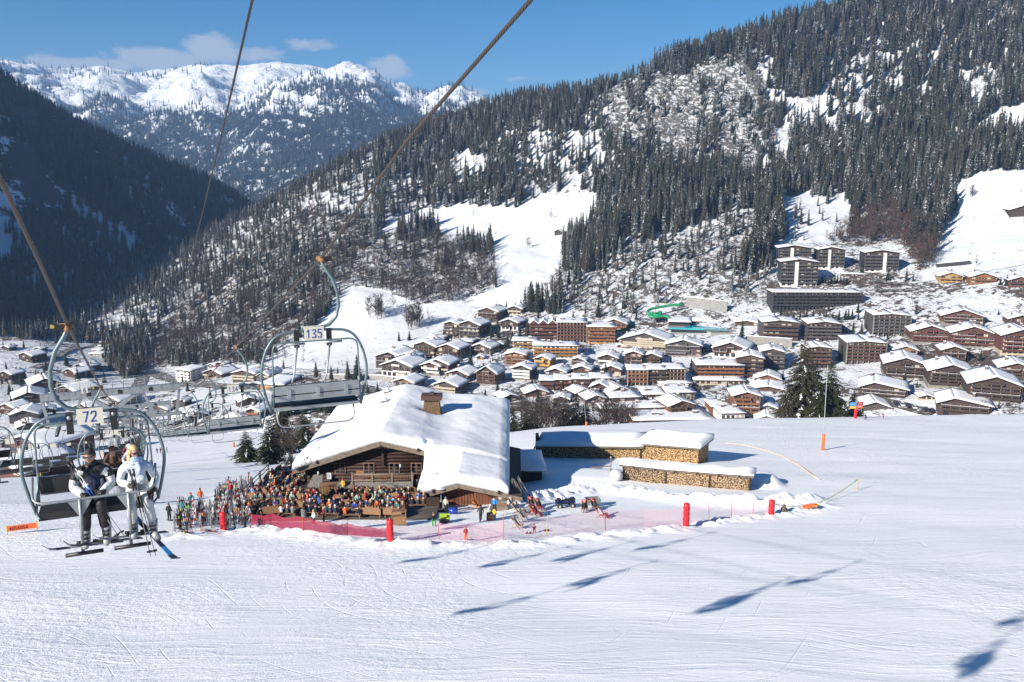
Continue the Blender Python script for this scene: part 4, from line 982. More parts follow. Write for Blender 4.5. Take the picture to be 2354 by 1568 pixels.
    g(lambda x, y: (x, y),1,1005,862,50,24,2,-20,'dark','cream','chalet left of the weathered one near the chimney line', base='stone')
    # -------- left village
    for x, y, w, h, st_, rz, wl, bl, lab in (
        (280,562,165,60,2,-20,'dark','dark','dark chalet with wide snow roof on the upper left bank'),
        (70,800,150,95,3,-20,'dark','brown','dark three-storey chalet at the left edge of the valley'),
        (500,895,230,90,3,34,'dark','brown','large chalet seen side-on behind the nearest chairlift hanger'),
        (765,735,170,55,2,-28,'dark','brown','dark chalet with notched snow roof under the descending cable'),
        (875,650,150,30,1,-24,'dark',None,'low dark house right of the notched roof'),
        (720,960,250,80,3,-26,'brown','brown','brown chalet behind the lift pylon beam'),
        (320,1015,270,60,2,28,'brown','brown','brown chalet with a roof falling to the left'),
        (80,1120,180,60,2,-20,'red','brown','reddish chalet at the left edge below the three-storey one'),
        (500,1120,150,25,1,30,'grey',None,'small roof seen under the curved hanger'),
        (900,1110,210,45,2,-26,'brown','brown','brown chalet with patched snow roof under the pylon beam'),
        (1180,1060,260,75,3,-20,'brown','brown','wide brown chalet with balcony grid behind the pylon'),
        (270,1245,260,100,2,14,'black',None,'big dark house with a pale plaster end wall'),
        (330,1300,200,35,1,30,'dark',None,'house with long white roof below the big dark house'),
        (1940,1065,130,70,2,-10,'dark',None,'pointed dark house beyond the pylon on the right'),
        (1700,1130,240,50,2,-12,'red',None,'low red-gabled house beyond the receding chairs'),
        (1380,560,60,30,1,-16,'cream',None,'white hut beside the dark woods'),
        (60,440,90,30,1,-16,'grey',None,'snow-covered hut at the foot of the dark hill, far left'),
        (415,450,80,25,1,-10,'grey',None,'hut half hidden behind the chairlift clamp'),
        (1080,1230,200,50,2,-16,'brown','brown','chalet among the far lift supports'),
        (1450,1230,200,40,2,-16,'dark',None,'dark roofed chalet near the far lift supports')):
        g(Cz,c,x,y,w,h,st_,rz,wl,bl,lab, base='stone' if st_ > 2 else None, balc=bl is not None, d=1.0)
    for i, (x, y, w) in enumerate(((1130,385,90),(1120,425,100),(1050,470,100),(1040,510,150))):
        f(Cz,c,x,y,w,26,1,-14,('red','white','white','conc')[i],None,('top','second','third','lowest')[i]+' of the stacked low depots on the bend at the valley mouth',name='depot',cat='depot',bays=4,d=9,chims=0,group='stacked depots at the valley mouth')
village()

# ---------------------------------------------------------------- pool building, slide, walls, roads
def pool():
    u, v = Bz(270, 690); P = hit(u, v, H_valley, 300, 1200); s = PXM(P); o = empty('swimming_pool_hall', P, R(-10), 'indoor pool hall with a turquoise pool deck and glazed front', 'swimming pool')
    k = s*b_k; kx = k*2.55
    mb = MB(); mb.box2((-80*kx, 0, -4), (75*kx, 26, 24*k), 0); mb.box2((20*kx, -5, -4), (85*kx, 0, 16*k), 0); mb.build('wall', [WALLC['conc']], o)
    mb = MB(); mb.box2((-78*kx, -.15, 4*k), (10*kx, -.02, 17*k), 0); mb.build('glass_front', [GLASSD], o)
    mb = MB(); mb.box2((-84*kx, -1.2, 24*k), (82*kx, 24, 25.5*k), 0); mb.build('deck', [WALLC['conc']], o)
    for x0, x1, z0 in ((-84, -46, 25.5), (-46, 2, 25.5)):
        mb = MB(); mb.box2((x0*kx, -1.35, z0*k), (x1*kx, -1.22, (z0+11)*k), 0); mb.build('balustrade', [WALLC['teal']], o)
    water = mat('pool_water', (.0, .30, .42), .08, spec=.6, bump=.3, bs=.6)
    mb = MB(); mb.box2((-44*kx, -.9, 25.5*k), (62*kx, 19, 26.4*k), 0); mb.build('water', [water], o)
    mb = MB(); mb.box2((-84*kx, 12, 25.5*k), (-30*kx, 30, 50*k), 0); mb.box2((-29*kx, 20, 25.5*k), (60*kx, 30, 44*k), 1); mb.build('hall', [WALLC['black'], WALLC['dark']], o)
    for a_, b2, y0, z in ((-84, -28, 11, 50), (-29, 62, 19, 44)):
        mb = MB(); mb.box2((a_*kx-.5, y0-.8, z*k), (b2*kx+.5, 31, z*k+.35), 1); snow_sheet(mb, lambda x, y: z*k+.36, a_*kx-.4, b2*kx+.4, y0-.7, 30.9, .5, 8, 5, 0); mb.build('roof', [SNOW, EAVE], o)
    u, v = Bz(560, 640); P = hit(u, v, H_valley, 300, 1200); gable_house(P, 46*s*1.2, 22*k, 22, 1, R(-24), 'brown', None, 'long brown-roofed building stepping down right of the pool', 'long_house', balc=False, chim=0, pitch=.2)
    # slide: a green tube looping above the pool
    g = mat('green_fibreglass', (.02, .26, .10), .4)
    pts = []
    for x, y in ((1330,85),(1200,95),(1080,115),(960,140),(925,170),(940,200),(1030,190),(1080,175),(1060,215),(980,205),(940,215),(1000,235),(1130,225),(1180,245)):
        uu = (1380+x/4.9)*.9492; vv = (720+y/4.9)*.9492; pts.append(at(uu, vv, P.y+34-(y-85)*.10))
    q = []
    for i in range(len(pts)-1):
        for t in range(4):
            p0 = pts[max(i-1, 0)]; p1 = pts[i]; p2 = pts[i+1]; p3 = pts[min(i+2, len(pts)-1)]; tt = t/4
            q.append(.5*((2*p1)+(-p0+p2)*tt+(2*p0-5*p1+4*p2-p3)*tt*tt+(-p0+3*p1-3*p2+p3)*tt**3))
    q.append(pts[-1]); c0 = q[0].copy(); ob = empty('water_slide', (c0.x, c0.y, hz(c0.x, c0.y, H_valley)), 0, 'looping green water slide tube above the pool hall', 'water slide'); base = Vector(ob.location)
    mb = MB(); mb.tube([p-base for p in q], .85, 8, 0); mb.build('tube', [g], ob)
    for i in range(2, len(q), 8):
        gz = hz(q[i].x, q[i].y, H_valley); mb = MB(); mb.tube([Vector((q[i].x, q[i].y, gz-1))-base, q[i]-base], .16, 5, 0); mb.build('support_post', [WALLC['conc']], ob)
b_k = .3548
pool()
ROADM, nt, N_, L_, M_, ramp_, mix_, noise_, bb = nodes_mat('trodden_road')
cc = N_('ShaderNodeNewGeometry').outputs['Position']; L_(mix_(ramp_(noise_(cc, .5, 5, .6), .52, .62), (.085, .072, .062), (.55, .56, .58)), bb.inputs['Base Color']); bb.inputs['Roughness'].default_value = .9
def road(pts, w, label):
    W = []
    for u, v in pts: W.append(hit(u, v, H_valley, 245, 1400))
    Q = []
    for i in range(len(W)-1):
        n = max(2, int((W[i+1]-W[i]).length/4)); Q += [W[i].lerp(W[i+1], t/n) for t in range(n)]
    Q.append(W[-1]); P = []
    for i in range(len(Q)):
        s = Vector((0, 0, 0)); c = 0
        for j in range(max(0, i-3), min(len(Q), i+4)): s += Q[j]; c += 1
        P.append(s/c)
    L = []; 
    for i, p in enumerate(P):
        t = P[min(i+1, len(P)-1)]-P[max(0, i-1)]; n = Vector((-t.y, t.x, 0)).normalized()
        for k in (-1, -.33, .33, 1): L.append((p.x+n.x*w/2*k, p.y+n.y*w/2*k))
    X = np.array([a[0] for a in L]); Y = np.array([a[1] for a in L]); Z = H_valley(X, Y).reshape(-1, 4); Z = np.maximum(Z, Z.mean(1, keepdims=True))+.35; Z = Z.ravel()
    n = len(P); i = np.arange(n*4).reshape(n, 4); F = np.stack([i[:-1, :-1], i[:-1, 1:], i[1:, 1:], i[1:, :-1]], -1).reshape(-1, 4)
    me = mesh_np('road', np.stack([X, Y, Z], 1), F[:, ::-1], ROADM, True); o = bpy.data.objects.new('road', me); col.objects.link(o); tag(o, label, 'road', kind='structure')
road([(1120,945),(1180,905),(1255,872),(1330,850),(1400,842)], 9, 'brown thawed road winding past the tall steep-gabled chalet')
road([(1955,590),(2010,650),(2130,655),(2090,672),(1990,665)], 6, 'hairpin road below the tower blocks')
road([(330,850),(430,885),(560,890),(700,890),(830,888),(905,930)], 11, 'main valley road running below the wooded nose')
road([(345,800),(340,830),(335,850),(300,930),(290,975)], 9, 'road leading into the gorge')
road([(1480,845),(1600,850),(1760,905)], 8, 'street between the apartment rows')
road([(1640,935),(1760,940),(1850,925)], 14, 'car park in the village centre')
road([(1525,790),(1600,798),(1700,818),(1760,822)], 7, 'street above the shopping arcade')
road([(2180,960),(2050,930),(1985,912)], 8, 'car park behind the crest')
road([(2010,800),(2070,778),(2120,790)], 7, 'lane between the apartment blocks')
road([(2260,830),(2300,815),(2354,800)], 8, 'lane at the right edge below the tall chalet')
road([(1440,790),(1520,800)], 12, 'upper car park below the amber hotel')
road([(60,850),(110,835),(180,800),(240,785)], 6, 'lane climbing through the left part of the village')

def car_mesh(c):
    mb = MB(); mb.box2((-2.1, -.85, .35), (2.1, .85, .95), 0)
    mb.add([(-1.5, -.78, .95), (1.2, -.78, .95), (.7, -.66, 1.45), (-1.2, -.66, 1.45), (-1.5, .78, .95), (1.2, .78, .95), (.7, .66, 1.45), (-1.2, .66, 1.45)], [(0, 1, 2, 3), (7, 6, 5, 4), (3, 2, 6, 7), (1, 5, 6, 2), (0, 3, 7, 4)], 1)
    mb.box2((-1.2, -.62, 1.45), (.7, .62, 1.5), 0)
    for x in (-1.3, 1.3):
        for s in (-1, 1): mb.tube([(x, s*.7, .33), (x, s*.9, .33)], .33, 10, 2)
    return mb.mesh('car', [c, GLASSD, mat('tyre_rubber', (.02, .02, .02), .9)])
def cars():
    cl = [('white', (.7, .7, .7)), ('dark blue', (.02, .04, .12)), ('silver', (.4, .42, .44)), ('red', (.35, .02, .02)), ('black', (.02, .02, .022))]
    ms = [car_mesh(mat('car_paint_'+n.replace(' ', '_'), c, .3, .2)) for n, c in cl]
    for nm, (u0, v0), (u1, v1), n in (('centre car park', (1655,944), (1745,938), 13), ('centre car park', (1665,932), (1750,928), 12), ('upper car park', (1450,791), (1515,797), 9), ('car park behind the crest', (2060,932), (2170,955), 9), ('main valley road', (560,888), (690,887), 7)):
        for i in range(n):
            if rv.random() < .12: continue
            t = i/(n-1); p = hit(u0+(u1-u0)*t, v0+(v1-v0)*t, H_valley, 245, 1400); q = rv.randrange(5); p.z += .45
            tag(inst('parked_car', ms[q], None, p, R(80+rv.uniform(-8, 8)) if 'road' not in nm else R(rv.uniform(-6, 6))), cl[q][0]+' car parked in the '+nm, 'car', cl[q][0]+' cars in the '+nm)
cars()
def village_trees():
    spots = []
    def s(Z, k, L_): 
        for x, y, h in L_: u, v = Z(x, y); spots.append((u, v, h*k))
    s(A, .2822, [(470,660,200),(280,655,165),(772,485,130),(690,378,150),(640,392,120),(935,405,185),(872,398,100),(1022,240,100),(762,185,100),(905,165,90),(880,150,80),(700,565,62),(722,568,60),(965,805,70),(590,905,110),(478,880,80),(1180,205,110),(1150,160,80),(1510,230,140),(1540,120,100),(1305,235,70),(1820,250,90),(2268,668,120),(2100,600,60),(2030,640,60),(240,560,60),(1700,470,40)])
    s(Bz, .3548, [(525,735,150),(1245,712,115),(1300,700,95),(1165,865,130),(1655,565,90),(1728,632,80),(2265,632,92),(1470,345,80),(1590,350,95),(1635,352,60),(1420,335,40),(2072,865,72),(2075,978,52),(2110,978,55),(1215,600,80),(1345,660,130),(1390,655,100),(1240,590,70),(2240,380,80),(2200,375,60),(1300,300,110),(1330,290,90),(2190,1175,60),(1660,1040,55)])
    for i in range(15): spots.append((1518.7+.3548*(735+i*42), 522.1+.3548*(600+rv.uniform(-4, 4)), .3548*rv.uniform(62, 88)))
    for i in range(9): spots.append((1518.7+.3548*(1045+i*20), 522.1+.3548*(372+rv.uniform(-16, 4)), .3548*rv.uniform(50, 75)))
    for u, v, h in ((652,848,26),(727,868,42),(800,872,46),(822,876,64),(777,870,30),(762,872,36),(640,950,66),(660,955,78),(683,948,70),(722,942,60),(740,945,66),(755,948,58),(700,952,50),(845,905,30),(868,902,26),(890,825,26),(62,880,24),(100,850,18),(120,900,26),(30,905,18),(150,835,20),(55,800,22),(8,800,18),(130,790,26),(105,785,24),(420,880,18),(240,880,30),(560,960,22),(200,870,22)):
        spots.append((u, v, h))
    rq = random.Random(55)
    for (u0, u1, v0, v1, n) in ((900,1230,740,930,26),(1230,1480,840,950,16),(1480,1800,800,930,12),(1850,2330,700,940,20),(0,240,820,960,22),(380,640,890,980,14)):
        for i in range(n): spots.append((rq.uniform(u0, u1), rq.uniform(v0, v1), rq.uniform(16, 34)))
    for i, (u, v, h) in enumerate(spots):
        P = hit(u, v, H_valley, 245, 1400); s_ = h*PXM(P)/20; P.z -= .5; q = i % 4
        nar = .5 if 60 <= h/.2822 <= 62.5 and u > 1140 and u < 1160 else 1
        o = inst('spruce_tree', CONV[q], None, P, rv.random()*6, (s_*1.05*nar, s_*1.05*nar, s_))
        tag(o, 'dark spruce growing between the village houses' if v > 690 else 'dark spruce on the slope above the village', 'tree', 'spruces between the houses' if v > 690 else 'spruces above the village')
    # bare trees and orchards
    L2 = []
    for (u0, u1, v0, v1, n, h) in ((1195,1300,955,968,26,52),(1390,1470,962,972,16,44),(1075,1110,920,935,6,26),(1440,1500,820,835,8,30),(1330,1360,800,815,7,22),(560,640,930,950,10,24),(0,60,880,900,7,26),(1250,1290,735,742,6,14),(1700,1760,690,705,6,22),(2210,2354,940,952,9,26),(1090,1180,940,960,8,30),(1060,1070,690,700,2,24),(560,600,985,992,4,20),(940,1010,722,740,7,16),(720,800,835,845,7,14),(2140,2155,590,600,2,42),(2230,2250,452,456,4,28),(1970,1985,560,590,2,26),(846,878,722,736,14,48),(935,968,745,762,16,54),(1210,1218,568,572,2,28),(600,700,770,840,14,26)):
        for i in range(n): L2.append((rv.uniform(u0, u1), rv.uniform(v0, v1), h*rv.uniform(.8, 1.15)))
    for i, (u, v, h) in enumerate(L2):
        P = hit(u, v, H_valley, 245, 1400); s_ = h*PXM(P)/13; P.z -= .4
        o = inst('bare_tree', BAR[i % 3], None, P, rv.random()*6, (s_*1.1, s_*1.1, s_))
        a = 'leafless tree just behind the snow crest' if v > 900 and u > 1060 else ('leafless tree in the clump on the lower snowfield' if 840 < u < 970 and v < 770 else 'leafless tree between village houses')
        tag(o, a, 'tree', a.replace('leafless tree', 'leafless trees'))
village_trees()
def walls():
    m = WALLC['conc']
    for pts, h, lab in (([Bz(165,520), Bz(430,552)], 7, 'concrete retaining wall behind the pool hall'), ([Bz(560,760), Bz(850,780)], 5, 'concrete retaining wall along the street'), ([(740,872),(880,875),(905,880)], 3, 'stone retaining wall beside the valley road'), ([Bz(1785,262), Bz(2010,240)], 2.5, 'snow fence of dark boards on the steep meadow')):
        W = [hit(u, v, H_valley, 245, 1400) for u, v in pts]; c = W[0]; mb = MB()
        for p, q in zip(W[:-1], W[1:]):
            n = max(1, int((q-p).length/5))
            for i in range(n):
                a_, b2 = p.lerp(q, i/n), p.lerp(q, (i+1)/n); mb.bar(a_-c+Vector((0, 0, h/2-1)), b2-c+Vector((0, 0, h/2-1)), .5, h+2, 0)
                mb.bar(a_-c+Vector((0, 0, h+.15)), b2-c+Vector((0, 0, h+.15)), .7, .3, 1)
        o = mb.build('retaining_wall' if h > 2.6 else 'snow_fence', [m if h > 2.6 else WALLC['black'], SNOW], None, c); tag(o, lab, 'wall' if h > 2.6 else 'fence')
walls()
# ================================================================ chairlift
STEEL = mat('painted_steel_tube', (.13, .18, .195), .42, .35, var=.12, vs=4)
GALV = mat('galvanised_steel', (.30, .32, .33), .5, .5, var=.15, vs=3)
CABLE = None
def cable_mat():
    m, nt, N, L, M, ramp, mix, noise, b = nodes_mat('stranded_steel_cable')
    w = N('ShaderNodeTexWave', wave_type='BANDS', bands_direction='DIAGONAL'); w.inputs['Scale'].default_value = 7
    co = N('ShaderNodeTexCoord').outputs['UV']; L(co, w.inputs['Vector'])
    L(mix(w.outputs['Fac'], (.02, .018, .017), (.15, .12, .11)), b.inputs['Base Color']); b.inputs['Roughness'].default_value = .6; b.inputs['Metallic'].default_value = .3
    bp = N('ShaderNodeBump', i_Strength=1.0, i_Distance=.01); L(w.outputs['Fac'], bp.inputs['Height']); L(bp.outputs[0], b.inputs['Normal'])
    return m
CABLE = cable_mat()
PAD = mat('black_seat_padding', (.018, .018, .02), .55); BLACKP = mat('black_plastic', (.015, .015, .016), .45)
PLATE = mat('cream_number_plate', (.62, .58, .48), .6, var=.08); BLUEINK = mat('blue_lettering', (.02, .05, .32), .6); RUST = mat('rusty_clamp', (.22, .11, .05), .8, var=.3, vs=20)
YELLOW = mat('yellow_paint', (.42, .32, .05), .6); ORANGE = mat('orange_plastic', (.75, .13, .02), .5)
K = 1.18
LD = Vector((-.39, .92, 0)).normalized(); LRZ = math.atan2(-LD.x, LD.y)
R3 = [(1500,-330,5.2),(1220,0,7.4),(935,325,10.6),(736,597,15.2),(543,798,26.6),(478,866,38.5),(440,901,51),(414,922,63),(396,937,76),(384,947,92),(372,956,112),(362,963,135),(354,970,165),(346,976,200)]
R1 = [(-330,-160,3.9),(-160,120,5.0),(0,410,7.0),(88,596,9.0),(157,752,12.1),(232,892,25),(262,929,38),(280,945,51),(290,955,64),(297,961,78),(304,966,92),(310,970,112),(316,974,135),(321,977,165),(326,980,200)]
R2 = [(640,-300,3.0),(580,0,4.4),(515,285,7.0),(452,545,14),(412,700,26),(395,765,40),(378,860,75),(374,885,92)]
R4 = [(-420,700,14),(-160,840,22),(-62,905,30),(5,948,37),(60,972,47),(112,984,62),(150,990,78),(190,993,100),(230,994,130),(262,990,165),(300,985,210)]
def rope(pts, r, label, n=10, extra=None):
    W = [atd(u, v, D*K) for u, v, D in pts]
    if extra: W = extra(W)+W
    Q = []
    for i in range(len(W)-1):
        p0 = W[max(i-1, 0)]; p1 = W[i]; p2 = W[i+1]; p3 = W[min(i+2, len(W)-1)]; L_ = (p2-p1).length; m = max(2, int(min(12, L_/1.5)))
        m = 3 if i > 6 else m
        for t in range(m):
            tt = t/m; Q.append(p1.lerp(p2, tt))
    Q.append(W[-1]); c = Vector(Q[len(Q)//2])
    mb = MB(); mb.tube([q-c for q in Q], r, n, 0); o = mb.build('haul_cable', [CABLE], None, c)
    me = o.data; uv = me.uv_layers.new(name='UVMap'); acc = [0]
    for i in range(1, len(Q)): acc.append(acc[-1]+(Q[i]-Q[i-1]).length)
    for poly in me.polygons:
        for li in poly.loop_indices:
            vi = me.loops[li].vertex_index; k = vi % n; i = vi//n; uv.data[li].uv = (acc[min(i, len(acc)-1)]*1.1, k/n*.6 if k else 0)
    tag(o, label, 'cable'); return W
def back(k):
    def f(W):
        d = (W[0]-W[1]).normalized(); d = Vector((-LD.x, -LD.y, .14)).normalized()
        return [W[0]+d*k]
    return f
W3 = rope(R3, .026, 'thick lift cable sweeping up to the right above the near chalet', extra=back(70))
W1 = rope(R1, .026, 'thick lift cable on the left holding the chair with two riders', extra=back(70))
rope(R2, .0085, 'thin middle cable running up to the top edge between the two haul cables', 8, extra=back(50))
W4 = rope(R4, .024, 'cable of the second lift at the far left edge')
OFF5 = Vector((-.92*6.5, -.39*6.5, -.6))
def dist_pts(R_):                                     # one grip position per chair
    return [atd(*p) for p in R_]
def rbar(mb, pts, r, n=8, mi=0):                      # tube with rounded corners
    Q = [Vector(pts[0])]
    for i in range(1, len(pts)-1):
        a, b, c = Vector(pts[i-1]), Vector(pts[i]), Vector(pts[i+1]); rad = min((b-a).length, (c-b).length)*.42; rad = min(rad, .16)
        p = b+(a-b).normalized()*rad; q = b+(c-b).normalized()*rad
        for t in (0, .25, .5, .75, 1): Q.append((p.lerp(b, t)).lerp(b.lerp(q, t), t))
    Q.append(Vector(pts[-1])); mb.tube(Q, r, n, mi)
_dg = {}
STROKES = {'0': [[(0,0),(1,0),(1,2),(0,2),(0,0)]], '1': [[(.2,1.6),(.6,2),(.6,0)]], '2': [[(0,1.6),(.2,2),(.9,2),(1,1.6),(.9,1.1),(0,0),(1,0)]], '3': [[(0,1.9),(.9,2),(1,1.5),(.4,1.05),(1,.6),(.9,0),(0,.1)]], '4': [[(.75,0),(.75,2),(0,.6),(1.05,.6)]],
 '5': [[(1,2),(.1,2),(.05,1.15),(.8,1.2),(1,.7),(.8,0),(0,.1)]], '6': [[(.9,1.95),(.3,1.7),(0,.8),(.2,0),(.85,0),(1,.6),(.8,1.05),(.1,.9)]], '7': [[(0,2),(1,2),(.35,0)]], '8': [[(.5,1.05),(.05,1.5),(.5,2),(.95,1.5),(.5,1.05),(0,.5),(.5,0),(1,.5),(.5,1.05)]], '9': [[(.1,.05),(.7,.3),(1,1.2),(.8,2),(.15,2),(0,1.4),(.2,.95),(.9,1.1)]],
 '-': [[(.1,1),(.9,1)]]}
def digits(txt, h, wch):
    if (txt, h) in _dg: return _dg[txt, h]
    mb = MB(); k = h/2.2; n = len(txt); x0 = -n*wch/2
    for i, ch in enumerate(txt):
        for st in STROKES.get(ch, []):
            for a, b in zip(st[:-1], st[1:]):
                p = Vector((x0+i*wch+a[0]*wch*.62+wch*.15, a[1]*k, 0)); q = Vector((x0+i*wch+b[0]*wch*.62+wch*.15, b[1]*k, 0)); d = (q-p).normalized(); s_ = Vector((-d.y, d.x, 0))*h*.065; e = d*h*.05
                mb.add([p-e-s_, q+e-s_, q+e+s_, p-e+s_], [(0, 1, 2, 3)], 0)
    _dg[txt, h] = mb.mesh('plate_number', [BLUEINK]); return _dg[txt, h]
def chair_meshes():
    ms = {}
    hx = .17
    mb = MB(); P = []
    for x, z in ((0, .02), (-.06, -.12), (-.2, -.34), (-.28, -.6), (-.29, -.82), (-.24, -1.02), (-.12, -1.15), (.04, -1.2), (hx, -1.2)): P.append((x, 0, z))
    mb.tube(P, .031, 10, 0); ms['hanger'] = (mb, [STEEL])
    mb = MB(); mb.box2((-.20, -.04, -.03), (-.06, .04, .05), 1); mb.box2((-.22, -.045, 0), (-.17, .035, .045), 2); mb.tube([(-.12, 0, .02), (.06, 0, .03)], .035, 8, 0); mb.tube([(0, -.22, 0.0), (0, .22, 0.0)], .042, 8, 0); ms['grip'] = (mb, [RUST, BLACKP, YELLOW])
    mb = MB(); H = [(-.80, -2.66), (-.90, -2.25), (-.93, -1.95), (-.86, -1.62), (-.74, -1.4), (-.62, -1.30), (-.45, -1.255), (0, -1.235), (.45, -1.255), (.62, -1.30), (.74, -1.4), (.86, -1.62), (.93, -1.95), (.90, -2.25), (.80, -2.66)]
    Q = []
    for i in range(len(H)-1):
        g = lambda k: Vector((H[max(0, min(len(H)-1, k))][0]+hx, 0, H[max(0, min(len(H)-1, k))][1]))
        p0, p1, p2, p3 = g(i-1), g(i), g(i+1), g(i+2)
        for t in (0, .33, .66): Q.append(.5*((2*p1)+(-p0+p2)*t+(2*p0-5*p1+4*p2-p3)*t*t+(-p0+3*p1-3*p2+p3)*t**3))
    Q.append(Vector((H[-1][0]+hx, 0, H[-1][1]))); mb.tube(Q, .024, 10, 0); ms['hoop_frame'] = (mb, [STEEL])
    mb = MB(); rbar(mb, [(hx-.76, .05, -2.56), (hx-.76, .16, -2.3), (hx-.74, .16, -1.40), (hx+.74, .16, -1.40), (hx+.76, .16, -2.3), (hx+.76, .05, -2.56)], .014); 
    for s in (-1, 1):
        mb.tube([(hx+s*.8, 0, -2.62), (hx+s*.74, .16, -2.1)], .018, 6, 0); mb.tube([(hx+s*.8, 0, -2.64), (hx+s*.72, -.42, -2.58)], .018, 6, 0)
    ms['seat_frame'] = (mb, [STEEL])
    mb = MB(); mb.box2((hx-.74, .1, -2.40), (hx+.74, .15, -2.17), 0); mb.box2((hx-.74, .152, -2.44), (hx+.74, .19, -2.34), 1); mb.box2((hx-.74, .152, -2.32), (hx+.74, .19, -2.17), 1)
    for x in (-.5, 0, .5): mb.box2((hx+x-.03, .19, -2.38), (hx+x+.03, .215, -2.22), 1)
    ms['backrest'] = (mb, [PAD, GALV])
    mb = MB(); mb.box2((hx-.74, -.32, -2.585), (hx+.74, .02, -2.54), 0); mb.box2((hx-.74, -.36, -2.64), (hx+.74, -.32, -2.54), 0); mb.box2((hx-.75, .03, -2.63), (hx+.75, .09, -2.57), 1); ms['seat'] = (mb, [PAD, GALV])
    for kb, s in (('pivot_bracket', -.27), ('pivot_bracket_b', .30)):
        mb = MB(); mb.box2((hx+s-.045, -.03, -1.53), (hx+s+.045, .03, -1.22), 0); mb.tube([(hx+s, -.035, -1.29), (hx+s, -.045, -1.29)], .03, 8, 1)
        ms[kb] = (mb, [BLACKP, GALV])
    mb = MB(); mb.box2((hx-.17, -.066, -1.40), (hx+.17, -.052, -1.17), 0); ms['number_plate'] = (mb, [PLATE])
    mb = MB(); mb.box2((hx-.17, .052, -1.40), (hx+.17, .066, -1.17), 0); ms['number_plate_back'] = (mb, [PLATE])
    # bar raised or left hanging as a loop under the seat
    mb = MB(); rbar(mb, [(hx-.66, -.02, -2.58), (hx-.66, .1, -2.93), (hx+.70, .1, -2.93), (hx+.70, -.02, -2.58)], .013)
    for s in (-.27, .30): mb.tube([(hx+s, .05, -1.5), (hx+s+.1, .16, -2.0), (hx+s+.14, .17, -2.12)], .017, 6, 0)
    for s in (-.33, .33): mb.tube([(hx+s-.16, .05, -1.46), (hx+s+.16, .05, -1.46)], .02, 6, 0)
    ms['footrest_loop'] = (mb, [GALV])
    # bar lowered over the laps with hanging footrests
    mb = MB(); rbar(mb, [(hx-.80, -.05, -2.10), (hx-.78, -.5, -2.34), (hx+.76, -.5, -2.34), (hx+.80, -.05, -2.10)], .017)
    for s in (-.2, .42):
        mb.tube([(hx+s, -.5, -2.34), (hx+s, -.53, -2.6), (hx+s-.02, -.50, -3.12)], .024, 7, 0); mb.tube([(hx+s-.24, -.52, -3.13), (hx+s+.24, -.52, -3.13)], .03, 7, 1)
        mb.add([(hx+s-.16, -.5, -2.35), (hx+s+.16, -.5, -2.35), (hx+s, -.52, -2.62), (hx+s-.16, -.47, -2.35), (hx+s+.16, -.47, -2.35), (hx+s, -.49, -2.62)], [(0, 1, 2), (5, 4, 3), (0, 3, 4, 1), (1, 4, 5, 2), (2, 5, 3, 0)], 0)
    ms['safety_bar'] = (mb, [GALV, BLACKP])
    return {k: m.mesh(k, mats) for k, (m, mats) in ms.items()}
CM = chair_meshes()
def lift_chair(pos, rz, label, number=None, occupied=False, group='chairs of the main lift', lean=0):
    o = empty('chairlift_chair', pos, rz, label, 'chairlift chair', group); o.scale = (K, K, K)
    for k in ('hanger', 'grip', 'hoop_frame', 'seat_frame', 'backrest', 'seat', 'pivot_bracket', 'pivot_bracket_b'): inst('pivot_bracket' if k == 'pivot_bracket_b' else k, CM[k], o)
    inst('safety_bar' if occupied else 'footrest_loop', CM['safety_bar' if occupied else 'footrest_loop'], o)
    for k, rot, y in (('number_plate', 0, -.068), ('number_plate_back', PI, .068)):
        if k == 'number_plate_back' and occupied: continue
        p = inst('number_plate', CM[k], o)
        if number:
            q = inst('plate_number', digits(number, .155, .10), p, (.17, y, -1.36)); q.rotation_euler = (PI/2, 0, rot)
    return o
def build_chairs():
    ordn = ['nearest', 'second', 'third', 'fourth', 'fifth', 'sixth', 'seventh', 'eighth', 'ninth', 'tenth', 'eleventh', 'twelfth', 'thirteenth']
    c72 = lift_chair(atd(157, 752, 12.1*K), LRZ, 'chair 72 with a man and a woman riding towards the viewer', '72', True)
    c71 = lift_chair(atd(232, 892, 25*K), LRZ, 'chair 71 with two riders, directly behind chair 72', '71', True)
    for i, (u, v, D) in enumerate(R1[6:]):
        lift_chair(atd(u, v, D*K), LRZ, ordn[i+2]+' chair on the rising left cable, counting from chair 72', str(70-i), False)
    for i, (u, v, D) in enumerate(R3[3:]):
        lift_chair(atd(u, v, D*K), LRZ+PI, ('empty chair 135 hanging in front of the near chalet', 'empty chair 134 left of chair 135', 'empty chair 133 behind chair 134')[i] if i < 3 else ordn[i]+' chair on the right-hand cable, counting from chair 135', str(135-i))
    for i, (u, v, D) in enumerate(R4[1:]):
        lift_chair(atd(u, v, D*K), LRZ, ordn[i]+' chair of the second lift at the far left', None, i in (1,), group='chairs of the second lift')
    # chairs further up the line (beside and behind the camera): their shadows cross the foreground snow
    for k in (1, 3, 5, 7):
        d4 = Vector((-LD.x, -LD.y, .17)).normalized(); q4 = atd(R4[2][0], R4[2][1], R4[2][2]*K)
        lift_chair(q4+OFF5-d4*(14*k*.5-9), LRZ+PI, ordn[k]+' returning chair of the second lift, out beyond the left edge', None, group='chairs of the second lift')
    return c72, c71
C72, C71 = build_chairs()
